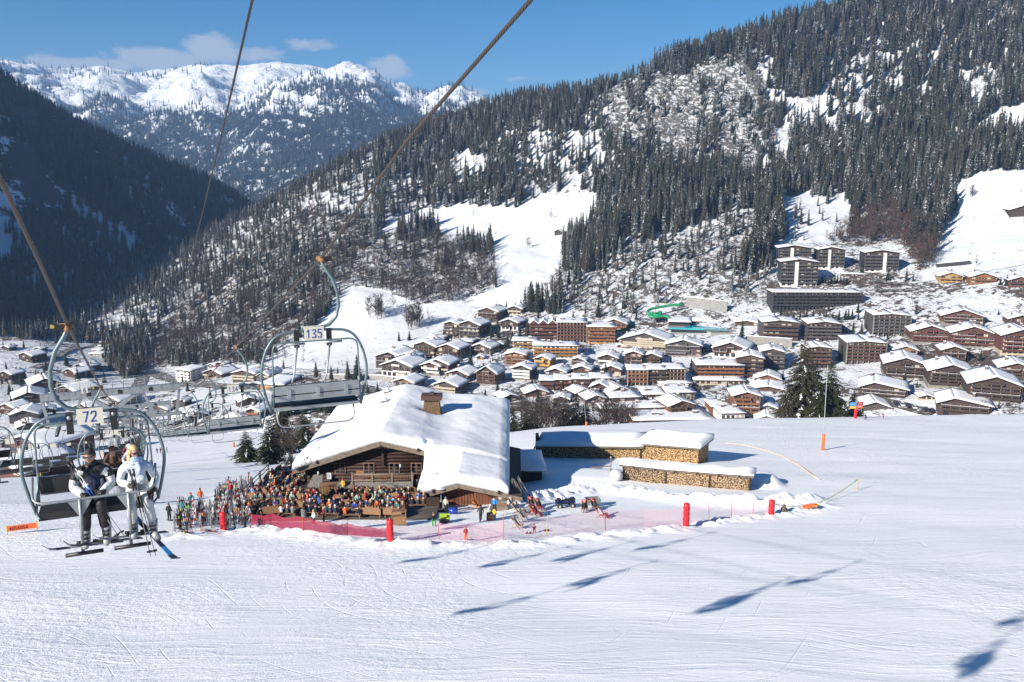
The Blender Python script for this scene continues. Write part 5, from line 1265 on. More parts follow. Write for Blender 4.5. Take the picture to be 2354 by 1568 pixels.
# ---------------------------------------------------------------- lift towers
def lift_tower(uv, D, w, label, rail=True):
    """portal tower: the cross beam is seen at (u, v) at depth D"""
    B = atd(uv[0], uv[1], D); gz = hz(B.x, B.y, H_near); o = empty('lift_tower', (B.x, B.y, gz), LRZ, label, 'lift tower', 'lift towers')
    h = B.z-gz; m = [GALV, BLACKP]
    mb = MB(); mb.tube([(0, 0, -1), (0, 0, h*.55), (0, 0, h-1.8)], [.45, .40, .36], 14, 0); mb.build('mast', m, o)
    mb = MB(); mb.box2((-w/2, -.28, h-.3), (w/2, .28, h+.4), 0); 
    for k in range(int(w)): mb.box2((-w/2+.3+k, -.30, h-.15), (-w/2+.75+k, -.285, h+.25), 1 if k % 3 == 1 else 0)
    mb.build('cross_beam', m, o)
    for s in (-1, 1):
      for ib in range(3):
        mb = MB()
        if ib == 0: mb.bar((s*.1, 0, h-1.9), (s*w*.17, 0, h-.3), .35, .35, 0)
        if ib == 1: mb.bar((s*w*.30, 0, h-2.9), (s*w*.22, 0, h-.3), .28, .28, 0)
        if ib == 2: mb.bar((s*w*.46, 0, h-2.9), (s*w*.49, 0, h-.3), .28, .28, 0)
        mb.build('brace', m, o)
    mb = MB(); mb.box2((-w*.49, -.15, h-3.1), (w*.49, .15, h-2.8), 0); mb.build('lower_beam', m, o)
    for x in (-w*.40, -w*.12, w*.12, w*.40):
        mb = MB(); mb.box2((x-.08, -2.2, h-3.45), (x+.08, 2.2, h-3.15), 0)
        for q in range(8): mb.tube([(x-.16, -1.95+q*.56, h-3.5), (x+.16, -1.95+q*.56, h-3.5)], .2, 10, 1)
        mb.build('sheave_train', m, o)
    if rail:
        mb = MB()
        for yy in (-.5, .5):
            for k in range(int(w*.85)+1): x = -w*.38+k*w*.85/int(w*.85); mb.tube([(x, yy, h+.4), (x, yy, h+1.5)], .025, 5, 0)
            mb.tube([(-w*.38, yy, h+1.5), (w*.47, yy, h+1.5)], .03, 5, 0); mb.tube([(-w*.38, yy, h+.95), (w*.47, yy, h+.95)], .02, 5, 0)
        mb.build('railing', m, o)
        s_ = MB(); s_.box2((-w*.19-.3, -.6, h+.3), (-w*.19+.3, -.56, h+1.0), 0); q = s_.build('number_plate', [PLATE], o)
        q2 = inst('plate_number', digits('6', .5, .3), q, (-w*.19, -.62, h+.4)); q2.rotation_euler = (PI/2, 0, 0)
    mb = MB(); 
    for k in range(int(h-2)): mb.box2((-.65, -.25, .8+k), (-.42, -.2, .84+k), 0)
    mb.box2((-.68, -.25, .4), (-.64, -.2, h-1.6), 0); mb.build('ladder', m, o)
    return o
lift_tower((258, 902), 92, 13.5, 'nearest lift tower with railed cross beam numbered 6')
lift_tower((300, 935), 150, 13, 'second lift tower, behind the numbered one')
lift_tower((318, 950), 215, 12, 'third lift tower, far down the line', False)
# ================================================================ people
SKIN = mat('skin', (.46, .25, .17), .6); 
CLO = {}
def cloth(n, c):
    c = tuple(x*.72 for x in c); CLO[n] = mat('fabric_'+n.replace(' ', '_'), c, .85, var=.12, vs=9); return CLO[n]
for n, c in {'black': (.018, .018, .022), 'red': (.42, .02, .03), 'dark red': (.18, .015, .025), 'navy': (.02, .03, .09), 'blue': (.03, .10, .45), 'light blue': (.05, .32, .70), 'white': (.68, .68, .70), 'grey': (.22, .23, .25),
             'orange': (.70, .14, .03), 'green': (.05, .32, .06), 'lime': (.42, .55, .04), 'yellow': (.72, .48, .03), 'brown': (.13, .075, .045), 'teal': (.03, .22, .25), 'purple': (.16, .07, .26), 'pink': (.65, .22, .33), 'olive': (.13, .14, .06), 'cream': (.60, .56, .46), 'silver': (.55, .56, .57), 'dark grey': (.06, .062, .07), 'mint': (.35, .60, .50)}.items(): cloth(n, c)
HAIRS = {'dark hair': mat('dark_hair', (.03, .02, .015), .7), 'fair hair': mat('fair_hair', (.48, .33, .14), .7), 'brown hair': mat('brown_hair', (.10, .055, .03), .7)}
BOOT = mat('ski_boot_shell', (.30, .30, .31), .35)
def skin_body(J, E, R_, root, seg, lv=1):
    """J joints, E edges (pairs), R_ radii, seg: edge -> material index. One continuous surface."""
    names = list(J); idx = {n: i for i, n in enumerate(names)}
    me = bpy.data.meshes.new('figure'); me.from_pydata([J[n] for n in names], [(idx[a], idx[b]) for a, b in E], []); o = bpy.data.objects.new('figure_tmp', me); col.objects.link(o)
    md = o.modifiers.new('skin', 'SKIN'); md.use_smooth_shade = True; sv = me.skin_vertices[0].data
    for n in names:
        r = R_[n]; sv[idx[n]].radius = r if isinstance(r, tuple) else (r, r)
    sv[idx[root]].use_root = True
    if lv: s = o.modifiers.new('sub', 'SUBSURF'); s.levels = lv; s.render_levels = lv
    dg = bpy.context.evaluated_depsgraph_get(); dg.update(); out = bpy.data.meshes.new_from_object(o.evaluated_get(dg)); bpy.data.objects.remove(o)
    segs = [(Vector(J[a]), Vector(J[b]), seg.get((a, b), 0)) for a, b in E]
    mi = []
    for p in out.polygons:
        c = p.center; best = (1e9, 0)
        for a, b, k in segs:
            d = b-a; t = max(0, min(1, (c-a).dot(d)/max(d.length_squared, 1e-9))); q = (c-(a+d*t)).length
            if q < best[0]: best = (q, k)
        mi.append(best[1])
    for _ in range(5): out.materials.append(SKIN)
    out.polygons.foreach_set('material_index', mi); out.polygons.foreach_set('use_smooth', [True]*len(mi)); out.update()
    return out
# material slots: 0 jacket, 1 trousers, 2 skin, 3 boots, 4 gloves
def human(pose):
    J = {}; up = pose.get('h', 1.0)
    P = {'stand': dict(pel=(0, 0, .95), che=(0, 0, 1.28), nek=(0, .0, 1.50), hip=.10, kn=((-.11, -.03, .52), (.11, -.03, .52)), an=((-.12, .02, .10), (.12, .02, .10)), el=((-.26, .03, 1.17), (.26, .03, 1.17)), ha=((-.24, -.15, .98), (.24, -.15, .98)), head=(0, -.02, 1.63)),
         'sit': dict(pel=(0, 0, .55), che=(0, -.02, .88), nek=(0, -.04, 1.09), hip=.10, kn=((-.13, -.46, .55), (.13, -.46, .55)), an=((-.13, -.48, .10), (.13, -.46, .10)), el=((-.26, -.10, .80), (.26, -.10, .80)), ha=((-.12, -.36, .80), (.12, -.36, .80)), head=(0, -.07, 1.22)),
         'bend': dict(pel=(0, 0, .93), che=(0, -.18, 1.20), nek=(0, -.30, 1.38), hip=.10, kn=((-.13, -.06, .52), (.13, .04, .52)), an=((-.16, .0, .10), (.16, .1, .10)), el=((-.27, -.25, 1.08), (.27, -.25, 1.08)), ha=((-.2, -.45, .92), (.2, -.45, .92)), head=(0, -.38, 1.49)),
         'ski': dict(pel=(0, .1, .80), che=(0, -.08, 1.08), nek=(0, -.18, 1.27), hip=.11, kn=((-.15, -.2, .46), (.15, -.16, .46)), an=((-.16, .0, .10), (.16, .04, .10)), el=((-.33, -.15, 1.02), (.33, -.15, 1.02)), ha=((-.38, -.42, .92), (.38, -.42, .92)), head=(0, -.24, 1.39)),
         'walk': dict(pel=(0, 0, .93), che=(0, -.03, 1.26), nek=(0, -.04, 1.48), hip=.10, kn=((-.11, -.18, .54), (.11, .03, .50)), an=((-.12, -.22, .10), (.12, .26, .14)), el=((-.26, .08, 1.15), (.26, -.08, 1.15)), ha=((-.25, .02, .92), (.25, -.28, 1.0)), head=(0, -.07, 1.61)),
         'lounge': dict(pel=(0, 0, .38), che=(0, .26, .62), nek=(0, .42, .80), hip=.10, kn=((-.12, -.42, .52), (.12, -.44, .50)), an=((-.13, -.72, .12), (.13, -.74, .12)), el=((-.3, .15, .48), (.3, .15, .48)), ha=((-.2, -.15, .48), (.2, -.15, .48)), head=(0, .48, .93))}[pose['p']]
    J['pel'] = P['pel']; J['che'] = P['che']; J['nek'] = P['nek']; J['head'] = P['head']
    hd = Vector(P['head']); J['crown'] = tuple(hd+(hd-Vector(P['nek'])).normalized()*.10)
    E = [('pel', 'che'), ('che', 'nek'), ('nek', 'head'), ('head', 'crown')]; R_ = {'pel': (.17, .13), 'che': (.20, .14), 'nek': .065, 'head': (.088, .10), 'crown': (.07, .08)}
    seg = {('pel', 'che'): 0, ('che', 'nek'): 0, ('nek', 'head'): 2, ('head', 'crown'): 2}
    for i, s in enumerate((-1, 1)):
        n = 'LR'[i]; pv = Vector(P['pel']); nk = Vector(P['nek'])
        J['hip'+n] = (pv.x+s*P['hip'], pv.y, pv.z-.05); J['kn'+n] = P['kn'][i]; J['an'+n] = P['an'][i]; a = Vector(P['an'][i]); J['toe'+n] = (a.x*1.15, a.y-.2, a.z-.04)
        J['sh'+n] = (nk.x+s*.17, nk.y, nk.z-.08); J['el'+n] = P['el'][i]; J['ha'+n] = P['ha'][i]; h = Vector(P['ha'][i]); e = Vector(P['el'][i]); J['fi'+n] = tuple(h+(h-e).normalized()*.10)
        E += [('pel', 'hip'+n), ('hip'+n, 'kn'+n), ('kn'+n, 'an'+n), ('an'+n, 'toe'+n), ('nek', 'sh'+n), ('sh'+n, 'el'+n), ('el'+n, 'ha'+n), ('ha'+n, 'fi'+n)]
        R_.update({'hip'+n: .10, 'kn'+n: .085, 'an'+n: .075, 'toe'+n: (.055, .05), 'sh'+n: .085, 'el'+n: .065, 'ha'+n: .05, 'fi'+n: .035})
        seg.update({('pel', 'hip'+n): 1, ('hip'+n, 'kn'+n): 1, ('kn'+n, 'an'+n): 1, ('an'+n, 'toe'+n): 3, ('nek', 'sh'+n): 0, ('sh'+n, 'el'+n): 0, ('el'+n, 'ha'+n): 0, ('ha'+n, 'fi'+n): 4})
    return skin_body(J, E, R_, 'pel', seg, 1), hd
POSES = {p: human({'p': p}) for p in ('stand', 'sit', 'bend', 'ski', 'walk', 'lounge')}
def hat_mesh(kind):
    mb = MB()
    if kind == 'helmet': mb.lathe([(.125, -.03), (.13, .02), (.118, .07), (.085, .115), (.03, .135)], 10, 0)
    elif kind == 'hat': mb.lathe([(.108, .0), (.112, .04), (.10, .09), (.06, .125), (.03, .135), (.035, .16), (.01, .18)], 10, 0)
    else: mb.lathe([(.10, -.07), (.112, -.02), (.112, .05), (.09, .10), (.04, .125)], 10, 0)
    return mb.mesh(kind, [SKIN])
HATM = {k: hat_mesh(k) for k in ('helmet', 'hat', 'hair')}
def person(loc, rz, pose, jk, tr, top, label, group=None, boots='grey', gl='black', sc=1.0, skis=False, poles=False):
    me, hd = POSES[pose]; o = inst('person', me, None, loc, rz, sc); tag(o, label, 'person', group)
    for i, m_ in enumerate((CLO[jk], CLO[tr], SKIN, CLO[boots], CLO[gl] if gl else SKIN)):
        o.material_slots[i].link = 'OBJECT'; o.material_slots[i].material = m_
    kind, c = top; hk = kind if kind in ('helmet', 'hat') else 'hair'
    h = inst(hk, HATM[hk], o, (hd.x, hd.y+(.018 if hk == 'hair' else .0), hd.z+.035)); h.rotation_euler = ((-.12 if hk == 'hair' else 0), 0, 0)
    h.material_slots[0].link = 'OBJECT'; h.material_slots[0].material = CLO[c] if hk != 'hair' else HAIRS[kind]
    return o
def ski_mesh(c1, c2, L=1.68):
    mb = MB(); n = 12
    for i in range(n):
        t0, t1 = i/n, (i+1)/n
        def z(t): return (.10*((t-.86)/.14)**2 if t > .86 else 0)
        def w(t): return .058-.018*math.sin(min(1, t*1.1)*PI) if t < .93 else .045*(1-(t-.93)/.07*.8)
        a, b = -L*.45+L*t0, -L*.45+L*t1
        vs = [(-w(t0), -a, z(t0)), (w(t0), -a, z(t0)), (w(t1), -b, z(t1)), (-w(t1), -b, z(t1))]; vs += [(x, y, q-.016) for x, y, q in vs]
        mb.add(vs, [(0, 3, 2, 1), (4, 5, 6, 7), (0, 1, 5, 4), (1, 2, 6, 5), (2, 3, 7, 6), (3, 0, 4, 7)], 0 if i % 4 < 2 else 1)
    mb.box((0, .02, .02), (.07, .32, .035), 2)
    mb.box((0, .17, .05), (.06, .08, .05), 2); mb.box((0, -.14, .05), (.06, .07, .05), 2)
    return mb.mesh('ski', [c1, c2, BLACKP])
def pole_mesh(c):
    mb = MB(); mb.tube([(0, 0, 0), (0, 0, 1.15)], [.006, .009], 6, 0); mb.tube([(0, 0, 1.13), (0, .01, 1.26)], .018, 6, 1); mb.lathe([(.045, .08), (.045, .09), (.01, .10)], 8, 1); return mb.mesh('ski_pole', [c, BLACKP])
SKIC = [('red and white', ski_mesh(CLO['red'], CLO['white'])), ('black', ski_mesh(CLO['black'], CLO['dark grey'])), ('white', ski_mesh(CLO['white'], CLO['silver'])), ('green and black', ski_mesh(CLO['lime'], CLO['black'])), ('blue and white', ski_mesh(CLO['light blue'], CLO['white'])), ('dark red', ski_mesh(CLO['dark red'], CLO['black'])), ('grey', ski_mesh(CLO['grey'], CLO['silver'])), ('orange and black', ski_mesh(CLO['orange'], CLO['black'])), ('yellow', ski_mesh(CLO['yellow'], CLO['black']))]
# ---------------------------------------------------------------- the two riders in chair 72
def sub_strip(mb, pts, w, n, mi): pass
def rider(chair, x, kind):
    """rider in chair coordinates; x = seat position; faces -y"""
    z0 = -2.52*K; man = kind == 'man'; tw = -.12 if man else -.28     # the body sits square, the head is turned
    J = {'pel': (x, -.12, z0+.13), 'wai': (x, -.11, z0+.30), 'che': (x, -.09, z0+.46), 'upc': (x, -.08, z0+.56), 'nek': (x, -.09, z0+.64), 'hlo': (x, -.115, z0+.70)}
    E = [('pel', 'wai'), ('wai', 'che'), ('che', 'upc'), ('upc', 'nek'), ('nek', 'hlo')]
    w = 1.0 if man else .9
    R_ = {'pel': (.185*w, .15), 'wai': (.18*w, .14), 'che': (.20*w, .15), 'upc': (.17*w, .13), 'nek': .062*w, 'hlo': .055*w}
    seg = {('pel', 'wai'): 0, ('wai', 'che'): 0, ('che', 'upc'): 0, ('upc', 'nek'): 0, ('nek', 'hlo'): 2}
    arms = {'man': (((-.235, -.12, .52), (-.30, -.16, .27), (-.12, -.40, .20)), ((.235, -.12, .52), (.30, -.15, .28), (.14, -.40, .22))),
            'woman': (((-.20, -.12, .50), (-.27, -.16, .27), (-.08, -.38, .26)), ((.20, -.12, .50), (.31, -.12, .27), (.24, -.44, .17)))}[kind]
    legs = {'man': (((-.11, -.50, .10), (-.16, -.44, -.42)), ((.11, -.52, .10), (.16, -.46, -.40))),
            'woman': (((-.10, -.50, .10), (-.10, -.46, -.36)), ((.14, -.52, .08), (.20, -.44, -.44)))}[kind]
    for i, s in enumerate((-1, 1)):
        n = 'LR'[i]; sh, el, ha = [Vector((x+a, b, z0+c)) for a, b, c in arms[i]]; kn, an = [Vector((x+a, b, z0+c)) for a, b, c in legs[i]]
        J['hip'+n] = (x+s*.10, -.17, z0+.10); J['mth'+n] = tuple((Vector(J['hip'+n])+kn)/2+Vector((0, 0, .02))); J['kn'+n] = tuple(kn); J['sh_'+n] = tuple(kn.lerp(an, .45)); J['an'+n] = tuple(an)
        J['sh'+n] = tuple(sh); J['ua'+n] = tuple(sh.lerp(el, .5)); J['el'+n] = tuple(el); J['fa'+n] = tuple(el.lerp(ha, .6)); J['wr'+n] = tuple(ha); J['pa'+n] = tuple(ha+(ha-el).normalized()*.06)
        E += [('pel', 'hip'+n), ('hip'+n, 'mth'+n), ('mth'+n, 'kn'+n), ('kn'+n, 'sh_'+n), ('sh_'+n, 'an'+n), ('upc', 'sh'+n), ('sh'+n, 'ua'+n), ('ua'+n, 'el'+n), ('el'+n, 'fa'+n), ('fa'+n, 'wr'+n), ('wr'+n, 'pa'+n)]
        R_.update({'hip'+n: .115*w, 'mth'+n: .108*w, 'kn'+n: .10*w, 'sh_'+n: .095*w, 'an'+n: .10*w, 'sh'+n: .10*w, 'ua'+n: .088*w, 'el'+n: .085*w, 'fa'+n: .075*w, 'wr'+n: .055, 'pa'+n: (.05, .038)})
        for k in (('pel', 'hip'+n), ('hip'+n, 'mth'+n), ('mth'+n, 'kn'+n), ('kn'+n, 'sh_'+n), ('sh_'+n, 'an'+n)): seg[k] = 1
        seg[('wr'+n, 'pa'+n)] = 4; seg[('upc', 'sh'+n)] = 5; seg[('sh'+n, 'ua'+n)] = 5 if man else 0; seg[('ua'+n, 'el'+n)] = 6; seg[('el'+n, 'fa'+n)] = 6; seg[('fa'+n, 'wr'+n)] = 6
        # five short unequal fingers, curled
        d = (ha-el).normalized(); side = d.cross(Vector((0, 0, 1))).normalized(); tip = Vector(J['pa'+n])
        for q, (o_, l) in enumerate(((-.030, .036), (-.010, .046), (.011, .043), (.031, .034))):
            b0 = tip+side*o_; c1 = b0+d*l+Vector((0, 0, -.012)); c2 = c1+d*l*.35+Vector((0, 0, -.030))
            J['f%d%s' % (q, n)] = tuple(b0+d*.012); J['g%d%s' % (q, n)] = tuple(c1); J['h%d%s' % (q, n)] = tuple(c2)
            E += [('pa'+n, 'f%d%s' % (q, n)), ('f%d%s' % (q, n), 'g%d%s' % (q, n)), ('g%d%s' % (q, n), 'h%d%s' % (q, n))]
            R_.update({'f%d%s' % (q, n): .013, 'g%d%s' % (q, n): .0115, 'h%d%s' % (q, n): .010})
            for k in E[-3:]: seg[k] = 4
        t1 = Vector(J['wr'+n])-side*s*.045+d*.03; t2 = t1+d*.045-side*s*.008
        J['t1'+n] = tuple(t1); J['t2'+n] = tuple(t2); E += [('wr'+n, 't1'+n), ('t1'+n, 't2'+n)]; R_.update({'t1'+n: .016, 't2'+n: .012}); seg[('wr'+n, 't1'+n)] = 4; seg[('t1'+n, 't2'+n)] = 4
    me = skin_body(J, E, R_, 'pel', seg, 2)
    # a modelled head, fused into the same mesh: skull, jaw, brow, nose, lips, ears
    bm = bmesh.new(); bmesh.ops.create_uvsphere(bm, u_segments=28, v_segments=22, radius=1)
    for v in bm.verts:
        a, b, c = v.co; X = a*.077; Y = b*.098; Z = c*.118
        if c < 0: X *= 1-.30*(-c)**1.4; Y = Y*(1-.12*(-c)) - (.012*(-c) if b < 0 else -.0)
        f = max(0, -b)
        if f > .3:
            Y += .006*math.exp(-((c-.02)/.16)**2)*math.exp(-(((abs(a)-.38)/.2)**2))          # eye sockets
            Y -= .028*math.exp(-((a)/.13)**2)*math.exp(-((c+.18)/.15)**2)                     # nose
            Y -= .010*math.exp(-((a)/.12)**2)*math.exp(-((c-.02)/.2)**2)
            Y -= .008*math.exp(-((a)/.28)**2)*math.exp(-((c+.52)/.07)**2)                     # lips
            Y += .005*math.exp(-((a)/.3)**2)*math.exp(-((c+.46)/.04)**2)
            Y -= .010*math.exp(-((a)/.3)**2)*math.exp(-((c+.86)/.16)**2)                      # chin
            Y -= .005*math.exp(-((c-.22)/.1)**2)                                              # brow
        v.co = (X*(.95 if not man else 1.03), Y, Z*(.97 if not man else 1.03))
    for s in (-1, 1):
        ear = bmesh.ops.create_uvsphere(bm, u_segments=8, v_segments=6, radius=1)['verts']
        for v in ear: v.co = (v.co.x*.012+s*.079, v.co.y*.022+.008, v.co.z*.034-.008)
    HC = Vector((x-.005, -.125, z0+.785)) if man else Vector((x-.01, -.125, z0+.765))
    T = Matrix.Translation(HC)@Matrix.Rotation(-.42 if man else .50, 4, 'Z')@Matrix.Rotation(.08 if man else .1, 4, 'X')
    # man looks to his right (picture left), woman to picture right
    bm.transform(T); hm = bpy.data.meshes.new('head'); bm.to_mesh(hm); bm.free()
    bmj = bmesh.new(); bmj.from_mesh(me); nb = len(bmj.faces); bmj.from_mesh(hm); bmj.faces.ensure_lookup_table()
    for f in bmj.faces[nb:]: f.material_index = 2; f.smooth = True
    # jacket panels by position: man has pale stripes on the upper arms
    me2 = bpy.data.meshes.new('person'); bmj.to_mesh(me2); bmj.free(); bpy.data.meshes.remove(hm)
    if man: mats = [mat('navy_jacket', (.016, .024, .060), .75, bump=.5, bs=14), mat('black_ski_trousers', (.016, .014, .018), .6, bump=.6, bs=11), SKIN, BOOT, mat('black_gloves', (.012, .012, .013), .6), mat('black_shoulder_panel', (.012, .012, .014), .7, bump=.4, bs=14), mat('white_grey_sleeve', (.52, .55, .56), .75, bump=.6, bs=12, var=.25, vs=7)]
    else: mats = [mat('white_jacket', (.62, .66, .72), .7, bump=.6, bs=13, var=.1), mat('silver_ski_trousers', (.50, .50, .48), .5, bump=.8, bs=9, var=.15), SKIN, BOOT, mat('brown_gloves', (.06, .035, .03), .6), mat('white_jacket_shoulder', (.50, .56, .66), .7, bump=.5, bs=12), mat('white_jacket_sleeve', (.66, .69, .72), .7, bump=.7, bs=13)]
    for m_ in mats: me2.materials.append(m_)
    if man:
        for p in me2.polygons:                                     # pale band across each shoulder
            c = p.center
            if p.material_index == 5 and abs(abs(c.x-x)-.20) < .045 and c.z > z0+.42 and c.z < z0+.56 and c.y < -.1: p.material_index = 6
    o = inst('person', me2, None, C72.location, LRZ)
    tag(o, 'man in navy jacket, black trousers and glasses riding in chair 72' if man else 'blonde woman in white ski suit and sunglasses riding in chair 72', 'person')
    # hair
    bm = bmesh.new(); bmesh.ops.create_uvsphere(bm, u_segments=22, v_segments=16, radius=1)
    for v in list(bm.verts):
        a, b, c = v.co
        v.co = (a*(.088 if man else .085), b*.112+.004, c*.130+.003)
    cut = [v for v in bm.verts if (v.co.z < (.036 if v.co.y < -.05 else (-.01 if v.co.y < .02 else -.06)))] if man else [v for v in bm.verts if (v.co.y < -.045 and v.co.z < .072) or (v.co.y < .0 and v.co.z < -.02)]
    bmesh.ops.delete(bm, geom=cut, context='VERTS')
    if not man:
        rr = random.Random(3)
        for i in range(70):                                        # long strands falling on the shoulders
            a = rr.uniform(-.15*PI, 1.15*PI); px, py = .078*math.cos(a), .09*math.sin(a)*.9+.01; z = rr.uniform(-.02, .07); l = rr.uniform(.20, .34)
            P = [Vector((px, py, z)), Vector((px*1.25, py*1.12, z-l*.4)), Vector((px*1.35+rr.uniform(-.02, .02), py*1.05-.01, z-l))]
            w = .016
            for p, q in zip(P[:-1], P[1:]):
                t = Vector((-math.sin(a), math.cos(a), 0))*w; n_ = Vector((math.cos(a), math.sin(a), 0))*.006
                V = [bm.verts.new(k) for k in (p-t, p+t, q+t*.8, q-t*.8, p-t+n_, p+t+n_, q+t*.8+n_, q-t*.8+n_)]
                for f in ((0, 1, 2, 3), (7, 6, 5, 4), (0, 4, 5, 1), (1, 5, 6, 2), (2, 6, 7, 3), (3, 7, 4, 0)): bm.faces.new([V[k] for k in f])
    bm.transform(T); hm = bpy.data.meshes.new('hair'); bm.to_mesh(hm); bm.free(); hm.materials.append(HAIRS['dark hair'] if man else mat('blonde_hair', (.50, .36, .17), .6, var=.3, vs=30)); hm.polygons.foreach_set('use_smooth', [True]*len(hm.polygons))
    inst('hair', hm, o)
    mb = MB(); 
    for s in (-1, 1):
        mb.box((s*.036, -.112, .012), (.056, .008, .032 if man else .044), 1); mb.box((s*.074, -.05, .018), (.005, .12, .010), 0)
    mb.box((0, -.114, .018), (.02, .006, .008), 0)
    if man:
        for s in (-1, 1): mb.box((s*.036, -.113, .029), (.062, .012, .005), 0); mb.box((s*.036, -.113, -.004), (.058, .011, .004), 0)
    gm = mb.mesh('glasses', [BLACKP, mat('tinted_lens', (.05, .04, .045), .1, spec=.8)]); gm.transform(T); inst('glasses' if man else 'sunglasses', gm, o)
    # boots and collar / scarf
    for i, s in enumerate((-1, 1)):
        kn, an = [Vector((x+a, b, z0+c)) for a, b, c in legs[i]]; f = Vector((0, -1, 0)) if man or i == 0 else Vector((.35, -.9, -.1)).normalized()
        mb = MB(); mb.tube([an+Vector((0, .0, .07)), an+Vector((0, .01, -.06)), an+Vector((0, .02, -.17))], [.088, .078, .07], 12, 0)
        mb.tube([an+Vector((0, .05, -.18)), an+Vector((0, 0, -.175))+f*.06, an+Vector((0, 0, -.19))+f*.20], [.055, .065, .05], 10, 0)
        for q in (-.02, -.09, -.15): mb.bar(an+Vector((-.055, -.075, q)), an+Vector((.055, -.075, q)), .03, .018, 1)
        mb.build('ski_boot', [BOOT, BLACKP], o)
    if man:
        mb = MB(); mb.lathe([(.085, 0), (.094, .03), (.090, .075), (.080, .09)], 16, 0, (x, -.095, z0+.605)); mb.build('collar', [mats[5]], o)
        mb = MB(); mb.box2((x-.006, -.258, z0+.25), (x+.006, -.248, z0+.60), 0); mb.build('zip', [BLACKP], o)
    else:
        mb = MB(); sc = mat('pale_blue_scarf', (.40, .50, .68), .9, bump=.6, bs=20)
        for q in range(3):
            mb.tube([(x+(.10-.008*q)*math.cos(t*PI/8), -.105+(.098-.006*q)*math.sin(t*PI/8)-.01, z0+.60+.034*q+.012*math.sin(t+q)) for t in range(17)], .030, 8, 0, False)
        mb.tube([(x+.02, -.2, z0+.60), (x+.07, -.25, z0+.5), (x+.05, -.26, z0+.40)], [.04, .045, .03], 8, 0)
        mb.build('scarf', [sc], o)
    # skis under the boots
    cs = [(BLACKP, CLO['white']), (BLACKP, CLO['grey'])] if man else [(CLO['grey'], CLO['white']), (CLO['light blue'], CLO['navy'])]
    for i in range(2):
        an = Vector((x+legs[i][1][0], legs[i][1][1], z0+legs[i][1][2]-.235)); sm = ski_mesh(*cs[i], 1.5)
        s = inst('ski', sm, None, M72@an, LRZ)
        s.rotation_euler = ((R(-15), 0, LRZ+R(-52)) if man or i == 0 else (R(18), R(10), LRZ+R(30)))
        tag(s, ('left','right')[i]+(' black ski of the man in chair 72' if man else (' grey ski of the woman in chair 72' if i == 0 else ' blue and white ski of the woman in chair 72')), 'ski')
    return o, T
M72 = Matrix.Translation(C72.location)@Matrix.Rotation(LRZ, 4, 'Z')
rider(C72, .15, 'man'); rider(C72, .83, 'woman')
def held_poles():
    for a, b, c, lab in (((-.10, -.30, -2.33), (.55, -.66, -3.50), 'blue', 'pair of blue-topped ski poles held slanting across the man'),
                         ((.79, -.56, -2.50), (1.0, -.74, -3.88), 'black', 'pair of dark ski poles hanging from the hand of the woman')):
        A_, B_ = M72@Vector(a), M72@Vector(b); ob = empty('ski_poles', B_, 0, lab, 'ski poles'); d = A_-B_; sd_ = d.cross(Vector((0, 1, 0))).normalized()
        for k in (-1, 1):
            mb = MB(); o1 = sd_*.025*k; e = sd_*.045*k
            mb.tube([e, d*.55+o1, d+o1], [.0065, .009, .010], 7, 0); mb.tube([d*.55+o1, d*.75+o1], .011, 7, 2); mb.tube([d+o1, d*1.09+o1+sd_*.01*k], .02, 7, 1)
            mb.tube([d.normalized()*.08+e*1.0-Vector((0, 0, .004)), d.normalized()*.09+e*1.0+Vector((0, 0, .004))], .045, 9, 1)
            mb.tube([d*1.06+o1, d*1.0+o1+Vector((.05*k, -.04, -.07)), d*.93+o1+Vector((.02*k, -.05, -.12)), d*.97+o1], .008, 5, 1)
            mb.build('ski_pole', [CLO['silver'] if c == 'blue' else CLO['grey'], BLACKP, CLO['blue'] if c == 'blue' else BLACKP], ob)
held_poles()
M71 = Matrix.Translation(C71.location)@Matrix.Rotation(LRZ, 4, 'Z')
for x, j, t, h, lab in ((.15, 'brown', 'grey', ('brown hair', 'brown'), 'rider in a brown jacket in the chair right behind chair 72'), (.62, 'white', 'black', ('helmet', 'white'), 'rider in white with arms raised to the chair frame, in chair 71')):
    p = M71@Vector((x*K, -.12, -2.52*K-.42)); person(p, LRZ, 'sit', j, t, h, lab)
p3 = atd(R1[6][0], R1[6][1], R1[6][2]*K); p3 = p3+Matrix.Rotation(LRZ, 3, 'Z')@Vector((.5, -.12, -2.52*K-.42)); person(p3, LRZ, 'sit', 'dark red', 'black', ('helmet', 'black'), 'rider in a dark red jacket in the third chair of the left cable')
p4 = atd(R4[2][0], R4[2][1], R4[2][2]*K); p4 = p4+Matrix.Rotation(LRZ, 3, 'Z')@Vector((.3, -.12, -2.52*K-.42)); person(p4, LRZ, 'sit', 'black', 'black', ('helmet', 'grey'), 'rider in black on the second lift at the far left')
